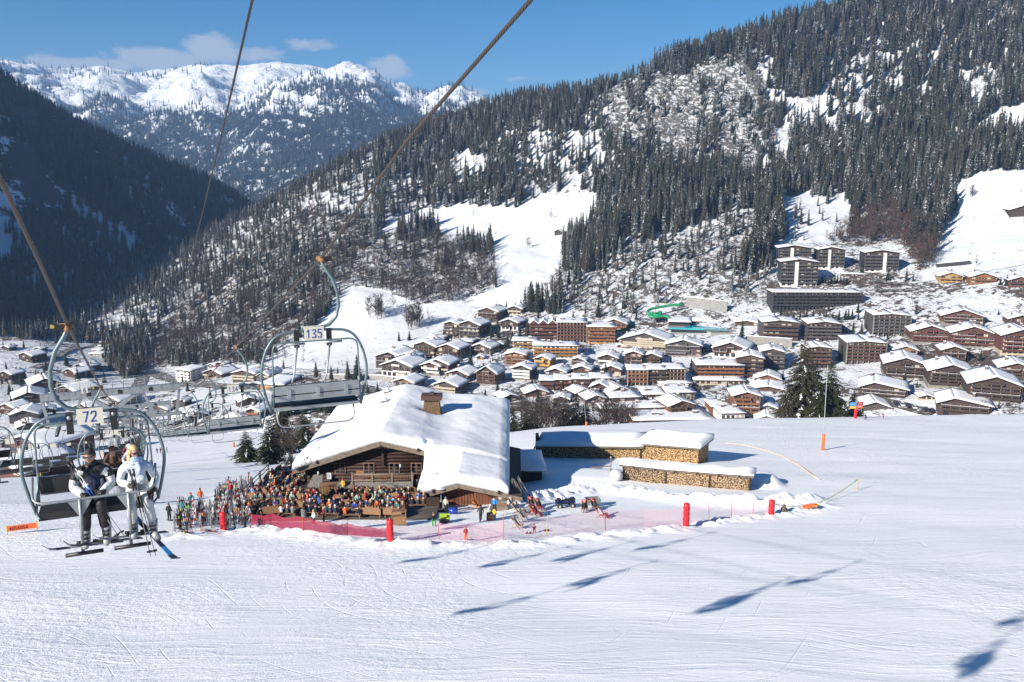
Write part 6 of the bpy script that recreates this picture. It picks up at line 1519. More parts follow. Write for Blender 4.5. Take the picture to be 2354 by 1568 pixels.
# ================================================================ the near mountain restaurant
LOGW = wood('old_log_wall', (.060, .028, .018)); LOGR = mat('reddish_board_wall', (.15, .050, .024), .8, var=.45, vs=1.4, stretch=(7, 7, .35), bump=.5, bs=9)
BEAM = mat('weathered_beam', (.17, .13, .10), .85, var=.3, vs=3); SHING = None
def shingle_mat(name, a, b_):
    m, nt, N, L, M, ramp, mix, noise, b = nodes_mat(name)
    t = N('ShaderNodeTexBrick'); t.inputs['Scale'].default_value = 1; t.inputs['Brick Width'].default_value = .16; t.inputs['Row Height'].default_value = .20; t.inputs['Mortar Size'].default_value = .012
    t.inputs['Color1'].default_value = (*a, 1); t.inputs['Color2'].default_value = (*b_, 1); t.inputs['Mortar'].default_value = (.02, .018, .016, 1)
    tcx = N('ShaderNodeTexCoord'); sx = N('ShaderNodeSeparateXYZ'); L(tcx.outputs['Object'], sx.inputs[0]); cb = N('ShaderNodeCombineXYZ'); L(M('ADD', sx.outputs[0], 0.0), cb.inputs[0]); L(M('ADD', sx.outputs[1], M('MULTIPLY', sx.outputs[2], 1.2)), cb.inputs[1])
    L(cb.outputs[0], t.inputs['Vector']); L(t.outputs['Color'], b.inputs['Base Color']); b.inputs['Roughness'].default_value = .9
    bp = N('ShaderNodeBump', i_Strength=.8, i_Distance=.04); L(t.outputs['Fac'], bp.inputs['Height']); bp.invert = True; L(bp.outputs[0], b.inputs['Normal']); return m
SHING = shingle_mat('grey_wood_shingles', (.16, .145, .13), (.27, .25, .23)); SHINGB = shingle_mat('brown_wood_shingles', (.13, .075, .035), (.24, .14, .07))
PINE = mat('pale_pine_boards', (.22, .115, .055), .7, var=.25, vs=3, stretch=(6, 6, .6)); DECKM = mat('trampled_terrace', (.085, .068, .055), .95, var=.5, vs=.6, coord='Object')
X0, X1, YF, YB = -24.7, -1.6, 98.3, 121.5; XR = -15.2; ZR = -30.55; SL, SR = .33, .235
AX0, AX1, AXR, AYF, AZR = -9.35, .15, -5.7, 89.6, -32.55
def roof_z(X, Y, smooth=True):
    sa = lambda d: np.sqrt(d*d+(1.6 if smooth else 1e-9))-(1.1 if smooth else 0)
    m = ZR-np.where(X < XR, sa(XR-X)*SL, sa(X-XR)*SR)+0*Y
    a = AZR-np.where(X < AXR, sa(AXR-X)*.30, sa(X-AXR)*.22)+(Y-AYF)*.02
    m = np.where(Y < YF-1.5, -99. if not smooth else m-.28*(YF-1.5-Y)**1.3 if False else (-99. if not smooth else m-1.6*np.maximum(0, YF-1.5-Y)), m)
    if not smooth: return np.maximum(m, a)
    k = 2.2; mm = m
    h = np.clip(.5+.5*(mm-a)/k, 0, 1); return a*(1-h)+mm*h+k*h*(1-h)*.6
def build_chalet():
    gx = -14.; gy = 98.; gz = hz(gx, gy, H_near); O = Vector((gx, gy, gz))
    o = empty('mountain_chalet', O, 0, 'large wooden mountain restaurant under a thick smooth snow roof', 'chalet')
    def Lc(x, y, z): return (x-O.x, y-O.y, z-O.z)
    # snow on the roof: one height field over an L-shaped outline
    xs = np.concatenate([np.linspace(X0-.9, X1+1.3, 150)]); ys = np.concatenate([np.linspace(AYF-1.2, YF-1.4, 40)[:-1], np.linspace(YF-1.4, YB+1, 90)])
    Yg, Xg = np.meshgrid(ys, xs, indexing='ij')
    inside = np.where(Yg < YF-1.4, (Xg >= AX0-.9) & (Xg <= AX1+.9), True)
    # distance to the outline for the rounded edge
    dm = np.minimum.reduce([Xg-(X0-.9), (X1+1.3)-Xg, (YB+1)-Yg]); dfront = np.where((Xg > AX0-.5), Yg-(AYF-1.2), Yg-(YF-1.4)); dfr2 = np.where(Xg < AX0-.9, 9, np.where(Yg < YF, np.minimum(Xg-(AX0-.9), (AX1+.9)-Xg+np.maximum(0, (Yg-YF+3))*.5), 9))
    e = np.clip(np.minimum(np.minimum(dm, dfront), dfr2), 0, 3)
    wav = .06*fbm(Xg/1.1, Yg/1.1, 3, 501)*(e < .6)
    th = .42+.46*np.sqrt(np.clip(e/1.1, 0, 1))+wav+.34*fbm(Xg/7, Yg/7, 3, 503)+.07*fbm(Xg/1.8, Yg/1.8, 3, 507)
    base = roof_z(Xg, Yg, False); top = np.maximum(roof_z(Xg, Yg), base)+th
    d = np.hypot((Xg+10.6), (Yg-111.6)/1.0); top = top-.75*np.exp(-(d/1.5)**2)               # hollow round the chimney
    ny, nx = Xg.shape; V = np.stack([Xg-O.x, Yg-O.y, top-O.z], -1).reshape(-1, 3); i = np.arange(ny*nx).reshape(ny, nx)
    qin = inside[:-1, :-1] & inside[1:, 1:] & inside[:-1, 1:] & inside[1:, :-1]
    F = np.stack([i[:-1, :-1], i[:-1, 1:], i[1:, 1:], i[1:, :-1]], -1)[qin]
    V2 = np.stack([Xg-O.x, Yg-O.y, base+.02-O.z], -1).reshape(-1, 3); Fb = F[:, ::-1]+ny*nx
    from collections import Counter
    ec = Counter(); 
    for f in F:
        for k in range(4): ec[(min(f[k], f[(k+1) % 4]), max(f[k], f[(k+1) % 4]))] += 1
    S = []
    for f in F:
        for k in range(4):
            a, b_ = f[k], f[(k+1) % 4]
            if ec[(min(a, b_), max(a, b_))] == 1: S.append((b_, a, a+ny*nx, b_+ny*nx))
    me = mesh_np('snow_cover', np.concatenate([V, V2]), np.concatenate([F, Fb, np.array(S)]), SNOW, True)
    # roof boards
    mb = MB()
    def slab(p, q, r_, s_, t=.22): 
        vs = [Lc(*v) for v in (p, q, r_, s_)]; vs += [(x, y, z-t) for x, y, z in vs]; mb.add(vs, [(0, 1, 2, 3), (7, 6, 5, 4), (0, 4, 5, 1), (1, 5, 6, 2), (2, 6, 7, 3), (3, 7, 4, 0)], 0)
    f0 = YF-1.6
    slab((X0-.8, f0, ZR-(XR-X0+.8)*SL), (XR, f0, ZR), (XR, YB+.9, ZR), (X0-.8, YB+.9, ZR-(XR-X0+.8)*SL)); slab((XR, f0, ZR), (X1+1.2, f0, ZR-(X1+1.2-XR)*SR), (X1+1.2, YB+.9, ZR-(X1+1.2-XR)*SR), (XR, YB+.9, ZR))
    g0 = AYF-1.4; zl = AZR-(AXR-AX0+.8)*.30; zr = AZR-(AX1+.9-AXR)*.22
    slab((AX0-.8, g0, zl), (AXR, g0, AZR), (AXR, f0+6, AZR+.2), (AX0-.8, f0+6, zl+.2)); slab((AXR, g0, AZR), (AX1+.9, g0, zr), (AX1+.9, f0+8, zr+.2), (AXR, f0+8, AZR+.2))
    roof = mb.build('roof', [EAVE], o); inst('snow_cover', me, roof)
    mb = MB()
    for a, b_ in (((X0-.85, f0-.04, ZR-(XR-X0+.85)*SL-.13), (XR, f0-.04, ZR-.13)), ((XR, f0-.04, ZR-.13), (AX0+1.5, f0-.04, ZR-(AX0+1.5-XR)*SR-.13))): mb3_ = MB(); mb3_.bar(Lc(*a), Lc(*b_), .12, .5, 0); mb3_.build('barge_board', [BEAM], roof)
    for a, b_ in (((AX0-.85, g0-.04, zl-.15), (AXR, g0-.04, AZR-.13)), ((AXR, g0-.04, AZR-.13), (AX1+.95, g0-.04, zr-.15))): mb2_ = MB(); mb2_.bar(Lc(*a), Lc(*b_), .12, .42, 0); mb2_.build('barge_board', [BEAM], roof)
    mb = MB()
    for x, z in ((X0+.6, ZR-(XR-X0-.6)*SL), (X0+4.6, ZR-(XR-X0-4.6)*SL), (XR, ZR), (XR+4.2, ZR-4.2*SR)): mb.box2(Lc(x-.14, f0+.05, z-.55), Lc(x+.14, YF+.3, z-.24), 0)
    mb.box2(Lc(XR-.12, YF-.5, ZR-3.2), Lc(XR+.12, YF-.35, ZR-.3), 0)
    for x, z in ((AX0+.4, zl+.36), (AXR, AZR), (AXR+2.2, AZR-.5), (AX1-.6, zr+.34)): mb.box2(Lc(x-.16, g0+.05, z-.60), Lc(x+.16, AYF+.3, z-.25), 0)
    for x, z in ((XR-7.5, ZR-7.5*SL), (XR+4.3, ZR-4.3*SR), (AX0+.9, zl+.5), (AX1-1.6, zr+.52)): mb.box2(Lc(x-.09, f0-.3 if x != AX0+.9 and x != AX1-1.6 else g0-.3, z+.02), Lc(x+.09, f0+.3 if x != AX0+.9 and x != AX1-1.6 else g0+.3, z+.28), 0)
    mb.build('purlin', [LOGW], roof)
    # walls
    mb = MB(); n = 9
    def gable(mb, xa, xb, xr, y, zb, fl, fr, zt, mi, t=.3):
        P_ = [(xa, zb), (xb, zb), (xb, zt-(xb-xr)*fr-.24), (xr, zt-.24), (xa, zt-(xr-xa)*fl-.24)]
        vs = [Lc(x, y, z) for x, z in P_]+[Lc(x, y+t, z) for x, z in P_]; mb.add(vs, [(0, 1, 2, 3, 4), (9, 8, 7, 6, 5)]+[((k+1) % 5, k, 5+k, 5+(k+1) % 5) for k in range(5)], mi)
    gable(mb, X0+.5, X1, XR, YF, -44, SL, SR, ZR, 0); gable(mb, X0+.5, X1, XR, YB-.3, -50, SL, SR, ZR, 0)
    mb.box2(Lc(X0+.5, YF+.3, -48), Lc(X0+.8, YB-.3, ZR-(XR-X0)*SL-.2), 0); mb.box2(Lc(X1-.3, YF+.3, -48), Lc(X1, YB-.3, ZR-(X1-XR)*SR-.5), 0)
    for k in range(14): z = -37.4+k*.42; mb.tube([Lc(X0+.45, YF-.03, z), Lc(min(X1, AX0+.8), YF-.03, z)], .19, 6, 0, True) if z < ZR-(XR-X0-.5)*SL-.5 else mb.tube([Lc(XR-(ZR-z)/SL*.96+1.0, YF-.03, z), Lc(min(AX0+.8, XR+(ZR-z)/SR-1.6), YF-.03, z)], .19, 6, 0, True) if z < ZR-1.0 else None
    mb.build('wall', [LOGW], o)
    mb = MB(); gable(mb, AX0+.45, AX1-.35, AXR, AYF, -40, .30, .22, AZR, 0)
    mb.box2(Lc(AX1-.65, AYF+.3, -44), Lc(AX1-.35, YF+4, zr-.15), 0); mb.box2(Lc(AX0+.45, AYF+.3, -44), Lc(AX0+.75, YF, zl+.1), 0)
    for k in range(30):
        x = AX0+.6+k*.32; zt_ = AZR-((AXR-x)*.30 if x < AXR else (x-AXR)*.22)-.3; mb.box2(Lc(x-.02, AYF-.05, -37), Lc(x+.05, AYF, zt_), 0)
    mb.box2(Lc(AX1-.75, AYF-.14, -37), Lc(AX1-.45, AYF, zr), 0); mb.box2(Lc(AX0+.5, AYF-.14, -37), Lc(AX0+.75, AYF, zl+.2), 0)
    mb.build('annex_wall', [LOGR], o)
    # windows
    CURTN = mat('red_check_curtain', (.45, .28, .24), .9)
    def window(x, z, w, h, par=o):
        y = YF-.24; mb = MB(); mb.box2(Lc(x-w/2-.09, y-.03, z-.08), Lc(x+w/2+.09, y+.05, z+h+.08), 0); f = mb.build('window', [WINFR], par)
        mb = MB(); mb.box2(Lc(x-w/2, y-.05, z), Lc(x+w/2, y-.035, z+h), 0); mb.build('pane', [GLASSD], f)
        mb = MB(); mb.box2(Lc(x-.03, y-.08, z), Lc(x+.03, y-.052, z+h), 0)
        for q in (.33, .66): mb.box2(Lc(x-w/2, y-.079, z+h*q-.02), Lc(x+w/2, y-.053, z+h*q+.02), 0)
        mb.build('muntin', [WINFR], f)
        mb = MB()
        for s in (-1, 1): mb.add([Lc(x+s*w*.48, y-.051, z+h), Lc(x+s*.08, y-.051, z+h), Lc(x+s*w*.42, y-.051, z+h*.25)], [(0, 1, 2), (2, 1, 0)], 0)
        mb.build('curtain', [CURTN], f)
    for x in (-20.3, -16.9, -13.9, -11.3): window(x, -34.75, 1.1, 1.2)
    mb = MB(); mb.box2(Lc(-18.4, YF-.3, -36.6), Lc(-17.5, YF-.2, -34.4), 0); mb.build('door', [WINFR], o)
    mb = MB(); mb.box2(Lc(-10.1, YF-.3, -36.4), Lc(-9.2, YF-.2, -34.2), 0); mb.build('door', [LOGR], o)
    SIGNM = mat('carved_light_letters', (.42, .40, .36), .8)
    mb = MB(); rr = random.Random(5); mb.box2(Lc(-16.5, YF-.34, -31.75), Lc(-13.6, YF-.3, -31.2), 0); sg = mb.build('name_board', [LOGW], o)
    mb = MB(); x = -16.3
    for k, wd in enumerate((.2, .14, .22, .2, .0, .22, .2, .17, .22, .2)):
        if wd: mb.box2(Lc(x, YF-.37, -31.66), Lc(x+wd*.35, YF-.345, -31.3), 0); mb.box2(Lc(x+wd*.36, YF-.368, -31.66+.18*(k % 2)), Lc(x+wd, YF-.344, -31.58+.18*(k % 3)), 0)
        x += (wd or .18)+.07
    mb.build('letters', [SIGNM], sg)
    for x, z in ((-22.6, -34.1), (-13.0, -33.2)):
        mb = MB(); mb.tube([Lc(x, f0+.1, z), Lc(x, f0+.1, z-.42)], .13, 8, 0); mb.tube([Lc(x, f0+.1, z+.0), Lc(x, f0+.1, z+.5)], .015, 5, 1); mb.build('hanging_lantern', [CLO['silver'], BLACKP], o)
    # balcony with shingled skirt
    bz = -34.95; by = YF-2.6
    mb = MB(); mb.box2(Lc(-18.4, by, bz-.2), Lc(-11.6, YF-.25, bz), 0); bal = mb.build('balcony', [BEAM], o)
    mb = MB(); mb.tube([Lc(-18.5, by, bz+.85), Lc(-11.4, by, bz+.95)], .11, 8, 0); mb.tube([Lc(-18.5, by, bz+.18), Lc(-11.4, by, bz+.24)], .09, 8, 0)
    for x in (-18.4, -16.1, -13.8, -11.5): mb.tube([Lc(x, by, bz-.9), Lc(x, by, bz+1.12)], .13, 8, 0)
    mb.build('railing', [BEAM], bal)
    mb = MB()
    for k in range(33): x = -18.2+k*.205; mb.box2(Lc(x-.04, by-.02, bz+.2), Lc(x+.04, by+.02, bz+.84), 0)
    mb.build('baluster', [LOGR], bal)['kind'] = 'stuff'
    mb = MB(); mb.add([Lc(-18.2, by-.1, bz-.05), Lc(-11.5, by-.1, bz+.0), Lc(-11.3, by-.9, bz-1.05), Lc(-18.5, by-.9, bz-1.05), Lc(-18.2, by-.1, bz-.17), Lc(-11.5, by-.1, bz-.12), Lc(-11.3, by-.9, bz-1.17), Lc(-18.5, by-.9, bz-1.17)], [(0, 3, 2, 1), (4, 5, 6, 7), (0, 4, 7, 3), (1, 2, 6, 5), (3, 7, 6, 2), (0, 1, 5, 4)], 0)
    mb.add([Lc(-20.6, by+.9, bz-.3), Lc(-18.25, by+.9, bz-.3), Lc(-18.25, by-.4, bz-1.1), Lc(-20.6, by-.4, bz-1.1), Lc(-20.6, by+.9, bz-.4), Lc(-18.25, by+.9, bz-.4), Lc(-18.25, by-.4, bz-1.2), Lc(-20.6, by-.4, bz-1.2)], [(0, 3, 2, 1), (4, 5, 6, 7), (0, 4, 7, 3), (1, 2, 6, 5), (3, 7, 6, 2), (0, 1, 5, 4)], 0)
    mb.build('shingled_skirt', [SHING], bal)
    # timber porch at the left front corner
    mb = MB(); mb.box2(Lc(-23.4, YF-2.2, -38.2), Lc(-23.0, YF-1.8, -35.5), 0); mb.box2(Lc(-22.4, YF-2.2, -38.2), Lc(-22.1, YF-1.9, -35.5), 0); mb.box2(Lc(-23.4, YF-2.25, -35.75), Lc(-22.1, YF-1.8, -35.52), 0)
    p = mb.build('porch', [PINE], o)
    mb = MB(); mb.add([Lc(-23.7, YF-2.6, -35.5), Lc(-22.0, YF-2.6, -35.5), Lc(-22.1, YF-1.4, -34.5), Lc(-23.2, YF-1.4, -34.5), Lc(-23.7, YF-2.6, -35.62), Lc(-22.0, YF-2.6, -35.62), Lc(-22.1, YF-1.4, -34.62), Lc(-23.2, YF-1.4, -34.62)], [(0, 1, 2, 3), (7, 6, 5, 4), (0, 4, 5, 1), (1, 5, 6, 2), (2, 6, 7, 3), (3, 7, 4, 0)], 0); mb.build('porch_roof', [SHING], p)
    # chimney, two vents
    def rz_(x, y): return float(roof_z(np.array([x]), np.array([y]))[0])
    cx, cy = -10.6, 111.6; z = rz_(cx, cy)+.2
    mb = MB(); mb.add([Lc(cx-1.25, cy-.8, z-.5), Lc(cx+1.25, cy-.8, z-.5), Lc(cx+1.25, cy+.8, z-.5), Lc(cx-1.25, cy+.8, z-.5), Lc(cx-.95, cy-.6, z+2.0), Lc(cx+.95, cy-.6, z+2.0), Lc(cx+.95, cy+.6, z+2.0), Lc(cx-.95, cy+.6, z+2.0)], [(0, 1, 5, 4), (1, 2, 6, 5), (2, 3, 7, 6), (3, 0, 4, 7), (4, 5, 6, 7)], 0); ch = mb.build('chimney', [SHINGB], roof)
    mb = MB(); mb.box2(Lc(cx-1.35, cy-1.0, z+2.05), Lc(cx+1.35, cy+1.0, z+2.65), 0); mb.box2(Lc(cx-.3, cy-.3, z+2.65), Lc(cx+.3, cy+.3, z+2.95), 0); mb.build('chimney_cap', [mat('dark_copper', (.07, .035, .028), .6)], ch)
    for (x, y) in ((-17.6, 119.0), (-17.2, 113.4)):
        z = rz_(x, y)+.85; mb = MB()
        for k in range(6):
            a0, a1 = k*PI/3, (k+1)*PI/3; mb.add([Lc(x+.5*math.cos(a0), y+.5*math.sin(a0), z-.4), Lc(x+.5*math.cos(a1), y+.5*math.sin(a1), z-.4), Lc(x+.5*math.cos(a1), y+.5*math.sin(a1), z+.35), Lc(x+.5*math.cos(a0), y+.5*math.sin(a0), z+.35)], [(0, 1, 2, 3)], 0)
            mb.add([Lc(x+.72*math.cos(a0), y+.72*math.sin(a0), z+.30), Lc(x+.72*math.cos(a1), y+.72*math.sin(a1), z+.30), Lc(x, y, z+.8)], [(0, 1, 2)], 1)
        mb.build('roof_vent', [BEAM, SNOW], roof)
    # leaning boards at the annex corner
    mb = MB(); rr = random.Random(8)
    for k in range(16):
        x = AX1-.2+k*.11; y = AYF+.3+rr.random()*1.2; g = hz(x+1, y, H_near); mb.bar(Lc(x+.35+rr.random()*.5, y-.4, g), Lc(x-.05*k, y, g+2.3-rr.random()*.7), .12, .03, 0)
    t = mb.build('leaning_board', [mat('grey_driftwood_boards', (.26, .23, .20), .9, var=.3)], None, Vector(O)); tag(t, 'grey boards leaning against the right corner of the annex', 'boards', kind='stuff')
    return o
CHALET = build_chalet()
# ---------------------------------------------------------------- terrace: stepped decks below the gable
LEV = [(80.6, 85.0), (84.8, 89.0), (88.8, 93.0), (92.8, YF+1.0)]
def deck_z(y):
    for i, (a, b_) in enumerate(LEV):
        if y < b_-.15 or i == 3: return -17.4-.2*(a+1.8)+.25-(.35 if i == 3 else 0)
def build_terrace():
    mb = MB(); XL = [(-27.7, -7.6), (-28.5, -7.2), (-29.4, -9.6), (-30.4, -9.9)]
    for (a, b_), (xl, xr_) in zip(LEV, XL):
        z = deck_z(a+1); mb.box2((xl+20, a-85, z+36-1.4), (xr_+20, b_-85-(.2 if b_ < 98 else 0), z+36), 0)
    o = mb.build('terrace', [DECKM], None, (-20, 85, -36)); tag(o, 'stepped dark terrace floor in front of the chalet', 'terrace', kind='structure')
build_terrace()
rb_ = random.Random(31)
def bench_table(x, y, z, rz, label, high=False):
    o = empty('picnic_table', (x, y, z), rz, label, 'table', 'wooden tables of the terrace')
    mb = MB(); mb.box2((-.95, -.38, .72), (.95, .38, .77), 0); mb.build('tabletop', [PINE], o)
    for s in (-1, 1):
        mb = MB(); mb.box2((s*.7-.05, -.3, 0), (s*.7+.05, .3, .72), 0); mb.build('leg', [PINE], o)
    for s in (-1, 1):
        mb = MB(); mb.box2((-.95, s*.75-.16, .42), (.95, s*.75+.16, .46), 0); mb.box2((-.85, s*.75-.05, 0), (-.75, s*.75+.05, .42), 0); mb.box2((.75, s*.75-.05, 0), (.85, s*.75+.05, .42), 0)
        if s == (1 if not high else 1) or high:
            n = 9; top = [(-.95+1.9*k/n, 1.02+.16*math.sin(PI*k/n)+.03*math.sin(3*PI*k/n)) for k in range(n+1)]
            yb = s*.95; vs = [(a, yb-.03, .40) for a, _ in top]+[(a, yb-.03, c) for a, c in top]+[(a, yb+.03, .40) for a, _ in top]+[(a, yb+.03, c) for a, c in top]; m_ = n+1
            fs = [(k, k+1, m_+k+1, m_+k) for k in range(n)]+[(2*m_+k+1, 2*m_+k, 3*m_+k, 3*m_+k+1) for k in range(n)]+[(m_+k, m_+k+1, 3*m_+k+1, 3*m_+k) for k in range(n)]
            mb.add(vs, fs, 0)
        mb.build('bench', [PINE], o)
    for k in range(5):
        a, b_ = rb_.uniform(-.8, .8), rb_.uniform(-.28, .28); mb = MB()
        if rb_.random() < .5: mb.lathe([(.11, .78), (.13, .80)], 9, 0, (a, b_, 0)); mb.build('plate', [CLO['white']], o)
        else: mb.lathe([(.035, .775), (.04, .92)], 7, 0, (a, b_, 0)); mb.build('glass', [CLO[rb_.choice(['yellow', 'silver', 'brown', 'orange'])]], o)
    return o
JC = ['red', 'black', 'navy', 'grey', 'blue', 'white', 'dark grey', 'brown', 'dark red', 'purple', 'orange', 'olive', 'light blue', 'black', 'teal', 'mint', 'black', 'dark grey', 'navy', 'black', 'dark red', 'brown', 'black', 'dark grey', 'navy', 'red', 'grey']
TC = ['black', 'dark grey', 'grey', 'black', 'navy', 'white', 'brown', 'black']
HT = [('dark hair', 'x'), ('brown hair', 'x'), ('fair hair', 'x'), ('dark hair', 'x'), ('brown hair', 'x'), ('helmet', 'black'), ('helmet', 'white'), ('hat', 'black'), ('hat', 'red'), ('hat', 'grey')]
_used = set()
def look(where, base_j=None):
    for _ in range(400):
        j = base_j or rb_.choice(JC); h = rb_.choice(HT); t = rb_.choice(TC); hd = h[0] if h[1] == 'x' else h[1]+' '+h[0]
        key = (j, hd, where)
        if key not in _used: break
    else:
        key = (j, hd+', '+t+' trousers', where); hd = hd+', '+t+' trousers'
    _used.add(key); return j, t, h, '%s jacket, %s, %s' % (j, hd, where)
def terrace_crowd():
    rows = [('front row', 82.6, [-26.6, -24.4, -22.3, -20.1, -18.0, -15.9, -13.8, -11.7], 0), ('second row', 86.7, [-27.3, -25.1, -22.9, -20.8, -17.0, -14.6, -12.2, -9.9], 1), ('third row', 90.7, [-28.2, -26.0, -23.9, -21.8, -18.6, -16.2, -13.8, -11.4], 2), ('balcony row', 93.9, [-28.9, -26.4, -19.6, -17.2, -14.8, -12.4], 3)]
    on_ = ['first', 'second', 'third', 'fourth', 'fifth', 'sixth', 'seventh', 'eighth']
    for nm, y, xs_, lv in rows:
        for k, x in enumerate(xs_):
            rz = R(rb_.uniform(-16, 16)); yy = y+rb_.uniform(-.35, .35); z = deck_z(y); w = 'at %s table of %s' % (on_[k], nm)
            bench_table(x, yy, z, rz, 'wooden terrace table, %s from the left in the %s' % (on_[k], nm), rb_.random() < .4)
            T = Matrix.Translation((x, yy, z))@Matrix.Rotation(rz, 4, 'Z')
            for s in (-1, 1):
                for q in (-.6, 0, .6):
                    if rb_.random() < .13: continue
                    p = T@Vector((q+rb_.uniform(-.08, .08), s*.72, -.02)); j, t, h, lab = look('seated '+w)
                    person(p, rz+(PI if s == -1 else 0)+rb_.uniform(-.4, .4), 'sit', j, t, h, 'person in '+lab, 'people seated on the terrace', sc=rb_.uniform(.95, 1.03))
    # people standing about
    ST = [(840,1150,'red','red','fair hair','standing beside the net in a red suit'),(866,1160,'mint','dark grey','hat','standing behind the net in a mint jacket'),(1078,1128,'light blue','navy','hat','standing tall in the middle of the terrace'),(1068,1128,'white','red','dark hair','standing in red trousers beside a light blue jacket'),(1015,1140,'blue','blue','brown hair','walking between the middle tables'),(1035,1118,'red','black','dark hair','standing at the table under the balcony'),
          (962,1118,'white','black','hat','standing beside the tall pine cupboard'),(1128,1172,'white','lime','brown hair','in lime trousers at the front right of the terrace'),(1137,1165,'light blue','black','dark hair','in a light blue jacket at the right end of the tables'),(900,1118,'dark red','black','brown hair','waiting by the timber porch'),(1110,1115,'red','black','fair hair','under the right end of the balcony'),(1124,1112,'light blue','black','fair hair','beside the annex corner under the balcony'),
          (790,1120,'yellow','lime','helmet','with yellow jacket left of the porch'),(770,1165,'navy','black','hat','among the people left of the terrace'),(745,1178,'red','black','fair hair','behind the left end of the net'),(722,1182,'white','black','fair hair','behind the left end of the net'),(700,1170,'brown','black','hat','by the grey barrel at the left'),(710,1160,'orange','brown','hat','in an orange hat by the left post'),(735,1165,'blue','black','dark hair','left of the lower terrace'),(760,1140,'black','black','dark hair','standing below the upper terrace railing'),(815,1135,'red','dark grey','dark hair','carrying a red rucksack on the terrace'),(1090,1135,'black','black','helmet','behind the light blue jacket')]
    for u, v, j, t, h, w in ST:
        p = hit(u, v+22, H_piste, 20, 200); yy = min(p.y, 97.2); x = p.x*yy/p.y; z = deck_z(yy)
        person((x, yy, z), rb_.uniform(0, 6.28), rb_.choice(['stand', 'stand', 'walk']), j, t, (h, 'red' if j != 'mint' else 'white'), 'person in %s jacket %s' % (j, w) if 'jacket' not in w and 'suit' not in w else 'person '+w, 'people standing on the terrace')
    # upper left terrace along the chalet's flank
    mb = MB(); zt = -36.9
    mb.box2((-6.6, -6.2, -3), (.9, 6, 0), 0); o = mb.build('upper_terrace', [DECKM], None, (-25.6, 99.5, zt)); o.location = (-24.2, 98.9, zt); tag(o, 'upper terrace floor left of the chalet', 'terrace', kind='structure')
    k = 0
    for iy in range(5):
        for ix in range(2):
            x = -29.3+ix*2.6+iy*.25; y = 94.2+iy*2.3; k += 1; w = 'at table %s of the upper left terrace' % ['one', 'two', 'three', 'four', 'five', 'six', 'seven', 'eight', 'nine', 'ten'][k-1]
            side = ('outer' if ix == 0 else 'inner'); dep = ['nearest', 'second', 'third', 'fourth', 'farthest'][iy]; w = 'at %s %s upper-terrace table' % (dep, side)
            bench_table(x, y, zt+.0, R(90+rb_.uniform(-12, 12)), 'wooden table, %s one in the %s line of the upper left terrace' % (dep, side), False)
            for s in (-1, 1):
                for q in (-.6, 0, .6):
                    if rb_.random() < .15: continue
                    j, t, h, lab = look('seated '+w); person((x+s*.72, y+q, zt), (PI/2 if s == -1 else -PI/2)*-1+PI+rb_.uniform(-.5, .5), 'sit', j, t, h, 'person in '+lab, 'people seated on the terrace')
    for i, (x, y) in enumerate([(-28.1, 95.5), (-30.4, 96.8), (-28.4, 98.5), (-27.0, 102.5), (-29.2, 101), (-26.3, 104), (-29.9, 93.6), (-26.5, 93.4)]):
        j, t, h, lab = look('standing on the upper left terrace'); person((x, y, zt), rb_.uniform(0, 6.28), 'stand', j, t, h, 'person in '+lab, 'people standing on the terrace')
    o = empty('timber_railing', (-31.2, 92.6, zt), 0, 'rough timber railing with posts round the upper left terrace', 'railing')
    path = [(.0, .0), (.0, 3), (.1, 6), (.3, 9), (.5, 12)]; 
    for a, b_ in path:
        mb = MB(); mb.tube([(a, b_, -1.2), (a, b_, 1.15)], .13, 8, 0); mb.build('post', [BEAM], o)
    for (a, b_), (c, d) in zip(path[:-1], path[1:]):
        mb = MB(); mb.tube([(a, b_, .95), (c, d, .95)], .07, 6, 0); mb.tube([(a, b_, .45), (c, d, .45)], .06, 6, 0); mb.build('rail', [BEAM], o)
    for a in (0, 3.6, 6.6):
        mb = MB(); mb.tube([(a, .0, -1.6), (a, .0, 2.1 if a == 3.6 else 1.5)], .15, 8, 0); mb.build('post', [BEAM], o)
    mb = MB(); mb.tube([(0, 0, 1.0), (3.6, 0, 1.05)], .08, 6, 0); mb.tube([(3.6, 0, 1.05), (6.6, 0, 1.0)], .08, 6, 0); mb.build('rail', [BEAM], o)
    # pine cupboard, booth, barrel
    def at_deck(u, v): p = hit(u, v, H_piste, 20, 200); return Vector((p.x, p.y, deck_z(p.y)))
    p = at_deck(757, 1160); o = empty('pine_cupboard', p, R(8), 'tall pale pine cupboard with a slanted lid on the terrace', 'cupboard'); mb = MB(); mb.box2((-.85, -.4, 0), (.85, .4, 2.0), 0)
    for k in range(5): mb.box2((-.85+k*.34, -.42, .02), (-.83+k*.34, -.4, 1.98), 1)
    mb.build('body', [PINE, LOGW], o); mb = MB(); mb.box2((-.95, -.5, 2.0), (.95, .5, 2.1), 0); mb.build('lid', [PINE], o)
    p = hit(918, 1208, H_near, 20, 200); p.z += .1; o = empty('wooden_booth', p, R(4), 'golden wooden counter booth behind the second red inflatable', 'booth'); mb = MB(); mb.box2((-.6, -.3, .1), (.6, .3, .9), 0); mb.build('counter', [PINE], o)
    for s in (-1, 1): mb = MB(); mb.box2((s*.65-.04, -.35, -.4), (s*.65+.04, -.27, 1.5), 0); mb.build('post', [PINE], o)
    mb = MB(); mb.box2((-.7, -.35, 1.35), (.7, .3, 1.43), 0); mb.build('shelf', [PINE], o)
terrace_crowd()
